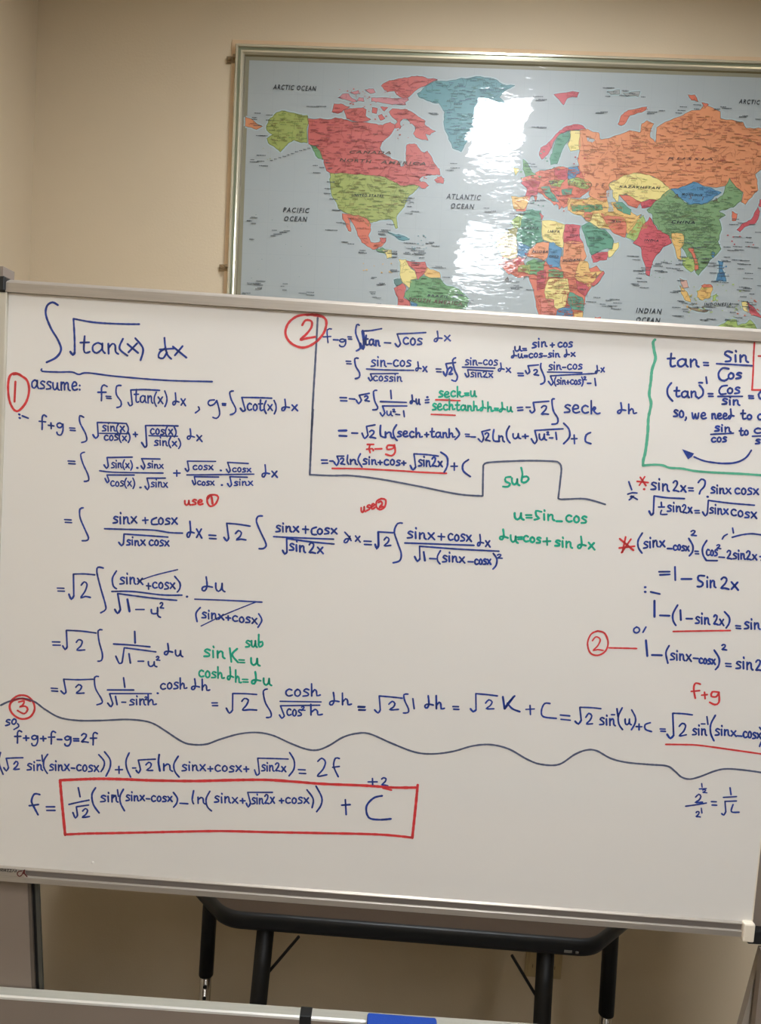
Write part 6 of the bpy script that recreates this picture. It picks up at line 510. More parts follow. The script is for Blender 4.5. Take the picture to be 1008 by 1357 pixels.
LAND = [
 ('redorange',-1,"7864 -3180 8183 -3089 8356 -2964 8754 -2870 9196 -2853 9415 -2805 9749 -3246 9721 -3425 9474 -3632 9232 -3642 9165 -3842 9050 -3926 8872 -3695 8653 -3466 8538 -3550 8707 -3662 8880 -3814 8802 -3857 8546 -3669 8333 -3518 8179 -3643 8106 -3765 8044 -4046 7800 -4056 7701 -3781 8096 -3607 8039 -3371"),
 ('yelloworange',-1,"9151 -3645 10115 -3567 10428 -3713 10847 -3934 11163 -4120 11379 -4309 10965 -4684 10744 -4434 10176 -4398 9972 -4366 9678 -4219 9547 -4085 9174 -3961"),
 ('redorange',-1,"7402 -5474 7640 -5363 8001 -5247 8231 -5640 8618 -5322 9248 -5596 9755 -5574 10048 -5401 10181 -5556 9857 -6133 9810 -6337 9741 -6785 9810 -7188 9650 -7806 9352 -8537 8890 -8703 8626 -7854 8619 -6836 8437 -6276 8238 -5740 7956 -5813 7660 -5664"),
 ('greensage',-1,"11416 -3753 12431 -3674 13178 -4236 13328 -4824 13054 -5134 12787 -5544 12562 -5254 12329 -4866 12049 -4639 11796 -4491"),
 ('teal',0,"4954 -1079 5104 -948 5458 -745 5977 -692 6492 -589 6962 -634 7123 -719 7543 -790 7292 -924 7148 -1104 7313 -1250 6958 -1388 6710 -1599 6827 -1797 6682 -1979 6427 -2090 6336 -2321 6219 -2555 5978 -2462 5860 -2237 5769 -2037 5702 -1786 5713 -1533 5543 -1311 5226 -1257 5012 -1178"),
 ('red',0,"2010 -1834 2359 -1822 2768 -1787 3098 -1835 3510 -1879 3839 -1907 4066 -1938 4265 -1852 4413 -1946 4264 -2208 4087 -2352 4015 -2533 4125 -2687 4336 -2799 4545 -2870 4614 -3006 4694 -2984 4749 -2862 4734 -2586 4746 -2427 5011 -2417 5099 -2533 5227 -2627 5305 -2565 5414 -2699 5506 -2874 5658 -3026 5687 -3184 5504 -3191 5321 -3218 5200 -3242 5103 -3346 5269 -3379 5397 -3473 5238 -3559 5008 -3469 4825 -3496 4663 -3542 4557 -3466 4409 -3392 4199 -3301 3786 -3267 3271 -3256 2756 -3256 2704 -3248 2602 -3194 2508 -2901 2394 -2668 2266 -2538 2081 -2505"),
 ('red',0,"5538 -3320 5715 -3214 5802 -3329 5787 -3409 5624 -3395"),
 ('red',0,"2672 -1643 2723 -1427 2906 -1420 3153 -1490 2994 -1573 2837 -1677"),
 ('red',0,"2994 -1573 3276 -1525 3518 -1497 3602 -1552 3590 -1709 3737 -1801 3598 -1855 3293 -1856 3087 -1805"),
 ('redlight',0,"2817 -1267 2934 -1166 3096 -1151 3139 -1217 3265 -1291 3349 -1346 3228 -1370 3063 -1317"),
 ('redlight',0,"3135 -1120 3354 -1054 3378 -1131 3259 -1164"),
 ('redlight',0,"3348 -1327 3531 -1340 3506 -1244 3384 -1238"),
 ('redlight',0,"3535 -1029 3757 -1002 3822 -1097 3702 -1130"),
 ('red',0,"3969 -917 4105 -815 4183 -774 4522 -704 4781 -647 5062 -638 5366 -676 5468 -711 5272 -795 5156 -876 4960 -961 4863 -1041 4768 -1142 4691 -1203 4550 -1208 4405 -1135 4339 -1040 4159 -1066 4055 -1011"),
 ('redlight',0,"3722 -1236 3884 -1231 4691 -1203 4734 -1260 4637 -1321 4661 -1389 4297 -1391 3951 -1345 3727 -1333"),
 ('red',0,"3756 -1488 3898 -1503 3885 -1640 3763 -1625"),
 ('red',0,"3977 -1461 4180 -1473 4084 -1574"),
 ('red',0,"3929 -1697 4028 -1654 4115 -1768 3995 -1812"),
 ('red',0,"4217 -1589 4303 -1498 4465 -1502 4646 -1496 4832 -1568 5000 -1679 5208 -1788 5193 -1886 5340 -1979 5506 -2051 5387 -2094 5350 -2154 5227 -2119 5317 -2292 5155 -2279 4990 -2226 4904 -2131 4976 -1972 4848 -1860 4742 -1766 4600 -1751 4525 -1871 4552 -1987 4411 -2012 4386 -1915 4463 -1834 4315 -1722"),
 ('olive',0,"900 -2125 952 -1907 1072 -1824 1130 -1743 1310 -1658 1639 -1706 2009 -1751 2042 -2477 1836 -2465 1670 -2412 1531 -2496 1432 -2598 1315 -2741 1167 -2628 977 -2516 932 -2399 1091 -2295 923 -2183"),
 ('green',0,"2121 -2522 2287 -2575 2439 -2766 2487 -2902 2362 -2868 2253 -2714"),
 ('orange',0,"325 -1860 481 -1904 629 -2016 796 -2089 635 -2174 489 -2120 324 -2096"),
 ('olive',0,"2703 -3238 3271 -3256 3786 -3267 4199 -3301 4409 -3392 4620 -3504 4825 -3496 5028 -3468 5133 -3504 4998 -3668 4842 -3814 4790 -3976 4715 -4119 4563 -4345 4619 -4624 4558 -4647 4464 -4430 4216 -4420 4054 -4466 3850 -4515 3814 -4617 3660 -4442 3428 -4351 3114 -4263 2964 -4169 2806 -3894 2733 -3657 2703 -3458"),
 ('redorange',0,"3077 -4307 3521 -4337 3746 -4399 3877 -4562 3885 -4729 3819 -4875 3901 -5040 4123 -5031 4216 -4931 4314 -4927 4294 -5024 4129 -5151 4010 -5228 3834 -5163 3655 -5050 3520 -4816 3437 -4627 3305 -4441 3229 -4396 3313 -4608 3346 -4775 3271 -4754 3187 -4542"),
 ('green',0,"4059 -5226 4228 -5171 4379 -5236 4285 -5313 4136 -5295"),
 ('yellow',0,"4232 -5243 4477 -5220 4488 -5424 4366 -5454 4335 -5334"),
 ('red',0,"4141 -4910 4313 -4903 4294 -5024 4184 -5028"),
 ('teal',0,"4354 -4758 4651 -4793 4952 -4925 4807 -4955 4555 -4845"),
 ('yellow',0,"4687 -5464 4883 -5456 4891 -5600 4747 -5654"),
 ('red',0,"4885 -5488 5410 -5498 5486 -5687 5364 -5853 5241 -5987 5163 -5765 4958 -5613"),
 ('yellow',0,"4885 -5488 4958 -5613 5146 -5766 5206 -5956 5061 -5994 5024 -6222 4818 -6069 4742 -5879 4728 -5623"),
 ('yelloworange',0,"5483 -5639 5818 -5769 5858 -5896 5631 -5938 5464 -5881 5395 -5819"),
 ('tealdark',0,"4585 -6015 4780 -5974 4820 -6102 4660 -6173"),
 ('red',0,"4597 -6240 4820 -6102 4924 -6194 4902 -6388 4874 -6487 5043 -6576 5114 -6961 4769 -6977 4726 -6493"),
 ('green',0,"5044 -5995 5241 -5987 5334 -5886 5532 -5910 5860 -5928 6035 -6113 6367 -6195 6572 -6347 6678 -6471 6594 -6701 6429 -7226 6128 -7695 5853 -7512 5430 -7012 5291 -6889 5244 -6632 5076 -6575 4889 -6454 4931 -6323 5024 -6222"),
 ('blue',0,"5076 -6575 5244 -6632 5291 -6889 5433 -7077 5118 -7026"),
 ('yellow',0,"5118 -7026 5433 -7077 5853 -7512 6000 -7766 5609 -7849 5602 -8307 5492 -8705 5327 -8713 5214 -7868"),
 ('crimson',0,"8308 -2533 8345 -2368 8506 -2268 8640 -2123 8817 -1907 8999 -1784 9234 -1729 9428 -1769 9506 -1847 9244 -1868 9031 -1899 8823 -2000 8691 -2168 8632 -2357 8547 -2524 8389 -2671"),
 ('greenteal',0,"8823 -2000 9057 -1922 9111 -2013 9073 -2154 8943 -2346 8881 -2488 8805 -2772 8639 -2802 8603 -2639 8662 -2450 8716 -2191"),
 ('yellow',0,"9103 -1897 9354 -1899 9389 -2213 9376 -2377 9141 -2432 9056 -2248 9118 -2106"),
 ('green',0,"7885 -2689 8011 -2779 8122 -2986 8272 -3074 7987 -3132 7902 -2947"),
 ('yellow',0,"7634 -2910 7806 -2951 7720 -3119"),
 ('redorange',0,"8851 -3782 8946 -3767 9003 -3894 8936 -3968"),
 ('redorange',0,"8208 -3548 8321 -3614 8296 -3780"),
 ('blue',0,"9110 -3019 9286 -3129 9245 -3225 9120 -3159"),
 ('crimson',0,"7877 -3301 8184 -3195 8381 -3258 8346 -3448 8331 -3590 8117 -3646 8020 -3626 8057 -3459"),
 ('yelloworange',0,"7635 -3665 8071 -3671 8103 -3788 7996 -4005 7729 -3992"),
 ('redorange',0,"8362 -2977 8602 -2968 8663 -3153 8501 -3254 8354 -3212"),
 ('crimson',0,"8743 -2915 9076 -2879 9115 -3089 9028 -3210 8754 -3079"),
 ('blue',0,"9123 -2854 9360 -2822 9444 -2982 9286 -3129 9112 -3042"),
 ('lime',0,"9122 -3183 9380 -3102 9674 -3185 9778 -3298 9642 -3398 9399 -3360 9154 -3299"),
 ('lime',0,"8620 -3225 9026 -3186 8919 -3379 8676 -3341"),
 ('greenteal',0,"8415 -3398 8629 -3366 8687 -3505 8846 -3712 8777 -3761 8575 -3628"),
 ('red',0,"8733 -3480 8927 -3496 8913 -3638"),
 ('greenteal',0,"8972 -3447 9258 -3413 9244 -3554 9006 -3587"),
 ('redorange',0,"8918 -3709 9181 -3675 9050 -3869 8955 -3896"),
 ('green',0,"9233 -3810 9645 -3840 10074 -3800 10107 -3916 9657 -4005 9295 -3996"),
 ('orange',0,"9349 -1886 9546 -1840 9853 -1927 9906 -2101 10163 -2052 10667 -1839 10950 -1887 10972 -1652 11105 -1570 11290 -1641 11218 -1994 11368 -2125 11377 -1735 11815 -1486 12082 -1361 12470 -1250 12597 -1110 13006 -1270 13021 -1444 13620 -1519 13712 -1671 14147 -1675 15431 -1725 15946 -1977 15698 -2471 14826 -2640 14235 -2663 14053 -2845 14128 -3018 14168 -3252 14026 -3434 13865 -3637 13760 -3582 13798 -3325 13588 -3196 13389 -2968 13307 -3167 12992 -3219 12711 -3191 12444 -3103 12253 -3208 11864 -3341 11523 -3079 11133 -2957 10870 -2927 10596 -3016 10249 -3207 10213 -3267 10308 -3461 10167 -3724 9920 -3654 9710 -3544 9759 -3384 9588 -3252 9513 -3058 9422 -2904 9340 -2612 9387 -2413"),
 ('greenteal',0,"10370 -3755 10608 -3706 10864 -3894 10855 -4033 10503 -3908"),
 ('crimson',0,"11110 -3686 11564 -3590 11456 -3752 11142 -3843"),
 ('redorange',0,"13533 -3828 13679 -3891 13659 -4066 13554 -4071"),
 ('crimson',0,"14241 -3487 14352 -3552 14312 -3692 14221 -3661"),
 ('crimson',0,"14207 -3697 14268 -3798 14234 -4008 14124 -4152 13918 -4213 13790 -4357 13698 -4309 13840 -4129 14043 -4033 14117 -3874"),
 ('blue',0,"13094 -4894 13168 -4926 13144 -5067 13085 -4999"),
 ('lime',0,"10786 -4626 10925 -4416 11060 -4157 11204 -4024 11269 -4199 11138 -4509 11025 -4718"),
 ('redorange',0,"10069 -4019 10332 -4085 10696 -4121 10760 -4627 10469 -4537 10274 -4341"),
 ('yellow',0,"9813 -4055 10017 -4021 10193 -4293 10047 -4427 9776 -4259"),
 ('redorange',0,"9629 -4011 9863 -4027 9800 -4233 9640 -4163"),
 ('greenteal',0,"9577 -4369 9776 -4259 10047 -4427 10204 -4446 10459 -4741 10448 -4946 9891 -5122 9739 -4822"),
 ('crimson',0,"9893 -5148 10325 -5027 10314 -5233 9957 -5325"),
 ('lime',0,"12305 -5096 12607 -5083 12684 -5353 12583 -5467 12348 -5285"),
 ('yelloworange',0,"12310 -5835 12516 -5991 12580 -6098 12648 -6260 12479 -6212 12351 -5998"),
 ('pinkish',0,"12294 -5644 12491 -5690 12562 -5879 12397 -5886"),
 ('yelloworange',0,"12791 -5978 12917 -5836 13192 -5824 13199 -5906 13135 -6128 12919 -6193 12802 -6115"),
 ('blue',0,"13271 -5137 13410 -5158 13431 -5403 13537 -5672 13397 -5651 13263 -5684 13324 -5435"),
 ('yellow',0,"13995 -6200 14130 -6166 14183 -6466 14069 -6416"),
 ('crimson',0,"14130 -6166 14398 -6402 14544 -6560 14694 -6636 14241 -6491"),
 ('lime',0,"13212 -6070 13318 -6010 13304 -6176 13224 -6207"),
 ('brown',0,"12547 -6374 12855 -6416 13135 -6458 13083 -6502 12805 -6487"),
 ('lime',0,"13391 -6874 13550 -6798 13705 -6667 13898 -6672 13940 -6835 14127 -6772 14255 -6656 14374 -6760 14506 -7002 14750 -7267 14809 -7929 14393 -8227 13824 -8060 13283 -8225 13064 -7595 13250 -7171"),
 ('greenteal',0,"7892 -4154 8062 -4038 8394 -4025 8450 -4197 8504 -4674 8580 -4801 8237 -4990 7917 -4873 7820 -4745 7914 -4480"),
 ('lime',0,"7660 -4337 7932 -4087 7981 -4150 7914 -4480 7760 -4508"),
 ('cream',0,"7300 -4986 7586 -4580 7645 -4796 7845 -4788 7921 -5267 7520 -5283"),
 ('blue',0,"7917 -4873 8236 -4980 8118 -5214 7899 -5267"),
 ('yellow',0,"8500 -4282 8787 -4270 9126 -4365 9123 -4954 8714 -4818 8578 -4780"),
 ('red',0,"8419 -4068 8535 -4150 8499 -4260"),
 ('crimson',0,"9139 -4346 9538 -4365 9526 -4531 9642 -4812 9137 -4833"),
 ('orange',0,"9057 -5203 9586 -5097 9660 -5344 9491 -5742 9237 -5753 9106 -5507"),
 ('orange',0,"9137 -4833 9642 -4812 9764 -5164 9635 -5379 9104 -5401"),
 ('orange',0,"8219 -5057 8407 -4874 8738 -4839 8720 -5233 8615 -5325 8299 -5251 8164 -5234"),
 ('crimson',0,"7861 -5379 8165 -5256 8041 -5393 7913 -5486"),
 ('green',0,"8153 -5410 8346 -5292 8661 -5345 8638 -5653 8285 -5712"),
 ('olive',0,"7937 -5507 8267 -5449 8263 -5713 7947 -5661"),
 ('redorange',0,"7529 -5415 7870 -5510 7902 -5663 7706 -5737 7538 -5568"),
 ('crimson',0,"8464 -5647 8687 -5581 8691 -6057 8496 -6121"),
 ('green',0,"8771 -5577 9140 -5590 9180 -5755 8785 -5773"),
 ('yellow',0,"8815 -5799 9295 -5778 9375 -6111 9304 -6310 9292 -6535 9069 -6601 8736 -6307 8698 -6168"),
 ('greenteal',0,"9377 -6139 9726 -6263 9780 -6626 9524 -6609 9340 -6421"),
 ('salmon',0,"8596 -6341 8967 -6353 9024 -6772 8655 -6789"),
 ('blue',0,"9071 -6629 9433 -6529 9520 -6750 9323 -6984 9040 -6997"),
 ('yelloworange',0,"9528 -6665 9782 -6654 9766 -6823 9687 -7306 9525 -7427 9528 -6862"),
 ('crimson',0,"8655 -6789 9024 -6772 9063 -7335 8811 -7403"),
 ('olive',0,"8811 -7403 9063 -7335 9323 -6984 9536 -6975 9525 -7427 9273 -7892 8992 -7962"),
 ('crimson',0,"8592 -980 9258 -907 9216 -1033 8960 -1067 8869 -1246"),
 ('redorange',0,"10344 -1681 10418 -1458 10588 -1320 11076 -1215 11038 -1304 10643 -1450 10525 -1674 10438 -1721"),
 ('greyland',0,"9989 -858 10323 -803 10332 -912 10108 -933"),
 ('greyland',0,"10420 -887 10866 -828 10831 -960 10516 -963"),
 ('redorange',0,"12126 -872 12305 -866 12409 -1037 12226 -1000"),
 ('redorange',0,"12500 -1056 12682 -1093 12600 -1184"),
 ('orange',0,"7107 -2090 7419 -2079 7481 -2229 7168 -2240"),
 ('salmon',0,"10107 -6768 10269 -6761 10233 -7371 10118 -7478"),
 ('ocean',1,"9545 -2067 9690 -2085 9788 -2117 9698 -2190 9576 -2159"),
 ('yellow',1,"10213 -3267 10596 -3016 10972 -2943 11274 -2971 11523 -3079 11864 -3341 11717 -3505 11567 -3629 11284 -3601 11110 -3686 10880 -3577 10513 -3512 10488 -3711 10359 -3597"),
 ('redorange',1,"10513 -3512 10880 -3577 11110 -3686 11002 -3849 10775 -3779"),
 ('greensage',1,"11471 -3666 11734 -3412 11902 -3301 12133 -3535 12358 -3700 12710 -3686 12983 -3571 13252 -3422 13301 -3177 13388 -2966 13584 -3201 13771 -3332 13754 -3541 13559 -3722 13354 -3800 13182 -3842 13366 -3939 13199 -4050 13293 -4325 13247 -4607 13053 -4825 12809 -4871 12591 -4810 12365 -4644 12312 -4435 12133 -4408 11856 -4489 11635 -4393 11480 -4224 11425 -3982 11275 -3883"),
 ('yelloworange',1,"10722 -4120 11151 -4001 10965 -4262 10774 -4473"),
 ('yellow',1,"10462 -4792 10589 -4761 10577 -4940 10362 -5179 10325 -5027 10448 -4946"),
 ('redorange',1,"12449 -4845 12584 -4812 12723 -5160 12769 -5377 12691 -5435 12607 -5083"),
 ('redorange',1,"12887 -5810 12966 -5765 13132 -5772 13193 -5837 12947 -5862"),
 ('olivedark',1,"7606 -4536 7849 -4504 7845 -4788 7621 -4775"),
 ('blue',1,"8738 -4839 8849 -4834 9082 -4999 9049 -5482 8807 -5514 8707 -5365 8720 -5233"),
 ('crimson',1,"9525 -5824 9869 -5893 9808 -6232 9601 -6101"),
 ('yelloworange',1,"9600 -5291 9798 -5311 9903 -5585 10238 -5542 9984 -5916 9875 -5977 9523 -5797 9491 -5742"),
 ('blue',2,"11868 -3320 12248 -3218 12450 -3106 12705 -3200 12993 -3276 13211 -3354 13111 -3427 12980 -3537 12710 -3686 12358 -3700 12133 -3535"),
 ('crimson',2,"10978 -4770 11095 -4613 11221 -4252 11362 -4068 11478 -4241 11593 -4389 11913 -4528 12006 -4728 11783 -4839 11597 -5102 11515 -5361 11483 -5618 11376 -5572 11267 -5167 11192 -4864"),
 ('yelloworange',2,"11985 -4474 12267 -4463 12339 -4714 12249 -4870 12299 -5174 12193 -5128 12091 -4826"),
 ('red',2,"10238 -5542 10276 -5597 10001 -5957 9912 -5905"),
 ('ocean',2,"10164 -3396 10357 -3412 10305 -3673 10398 -3952 10256 -3981 10209 -3677"),
]
r2 = random.Random(3); mb = MB(); lines = MB(); dashes = MB(); polys = []
from mathutils.geometry import tessellate_polygon
for li, (colname, zl, s) in enumerate(LAND):
    q = [int(t) for t in s.split()]; pts = [(q[i]*1e-4, q[i+1]*1e-4) for i in range(0, len(q), 2)]
    base = pts[:]
    # ragged coast: midpoint displacement
    for it in range(2):
        out = []
        for i, a in enumerate(pts):
            b = pts[(i+1) % len(pts)]; l = math.hypot(b[0]-a[0], b[1]-a[1]); out.append(a)
            if l > .004:
                d = r2.gauss(0, .055)*min(l, .05); out.append(((a[0]+b[0])/2 - (b[1]-a[1])/l*d, (a[1]+b[1])/2 + (b[0]-a[0])/l*d))
        pts = out
    y = sy - .0004 - .00006*(zl+1)*6 - .000002*li
    c = PC[colname]
    tri = tessellate_polygon([[Vector((p[0], p[1], 0)) for p in pts]])
    mb.add([(p[0], y, p[1]) for p in pts], tri, c)
    polys.append((pts, c, y, colname))
    dc = tuple(v*.5 for v in c)
    if colname not in ('ocean',):
        hc = srgb((158, 176, 176))
        for i, a in enumerate(pts):
            b = pts[(i+1) % len(pts)]; l = math.hypot(b[0]-a[0], b[1]-a[1]) or 1; nx, ny = -(b[1]-a[1])/l*.0042, (b[0]-a[0])/l*.0042
            hy = sy - .0003
            sea.add([(a[0]-nx, hy, a[1]-ny), (b[0]-nx, hy, b[1]-ny), (b[0]+nx, hy, b[1]+ny), (a[0]+nx, hy, a[1]+ny)], [(0, 1, 2, 3)], hc)
        for i, a in enumerate(pts):
            b = pts[(i+1) % len(pts)]; l = math.hypot(b[0]-a[0], b[1]-a[1]) or 1; nx, ny = -(b[1]-a[1])/l*.00055, (b[0]-a[0])/l*.00055
            lines.add([(a[0]-nx, y-.00004, a[1]-ny), (b[0]-nx, y-.00004, b[1]-ny), (b[0]+nx, y-.00004, b[1]+ny), (a[0]+nx, y-.00004, a[1]+ny)], [(0, 1, 2, 3)], dc)
sea.build('sea_print', 'map', sheet)
mb.build('land_print', 'map', sheet)
lines.build('border_print', 'map', sheet)
def inside(x, z, pts):
    r = False; j = len(pts)-1
    for i in range(len(pts)):
        a, b = pts[i], pts[j]
        if (a[1] > z) != (b[1] > z) and x < (b[0]-a[0])*(z-a[1])/(b[1]-a[1])+a[0]: r = not r
        j = i
    return r
YT = sy - .0024
def dash(x, z, wd, h, c, y=YT, sl=0.0):
    dashes.add([(x, y, z-h/2), (x+wd, y, z-h/2+sl*wd), (x+wd, y, z+h/2+sl*wd), (x, y, z+h/2)], [(0, 1, 2, 3)], c)
def word(x, z, wd, c, h=.0021):
    e = x + wd
    while x < e:
        l = r2.uniform(.0012, .0030); dash(x, z, l, h*r2.uniform(.7, 1.15), c); x += l + r2.uniform(.0004, .0009)
for pts, c, y, colname in polys:
    if colname == 'ocean': continue
    xs = [p[0] for p in pts]; zs = [p[1] for p in pts]; ar = (max(xs)-min(xs))*(max(zs)-min(zs))
    dens = 9500 if colname in ('olive', 'green', 'crimson', 'greensage', 'lime') else 7500
    for _ in range(int(ar*dens)):
        x, z = r2.uniform(min(xs), max(xs)), r2.uniform(min(zs), max(zs))
        if inside(x, z, pts) and inside(x+.012, z, pts):
            word(x, z, r2.uniform(.007, .017), tuple(v*r2.uniform(.46, .74) for v in c), .0021)
    for _ in range(int(ar*dens*.30)):    # rivers and inner borders
        x, z = r2.uniform(min(xs), max(xs)), r2.uniform(min(zs), max(zs)); an = r2.uniform(0, 6.28)
        for k in range(r2.randint(2, 6)):
            x2, z2 = x+math.cos(an)*.0055, z+math.sin(an)*.0055
            if inside(x, z, pts) and inside(x2, z2, pts):
                nx, nz = -math.sin(an)*.0005, math.cos(an)*.0005
                dashes.add([(x-nx, YT, z-nz), (x2-nx, YT, z2-nz), (x2+nx, YT, z2+nz), (x+nx, YT, z+nz)], [(0, 1, 2, 3)], tuple(v*.62 for v in c))
            x, z = x2, z2; an += r2.uniform(-.8, .8)
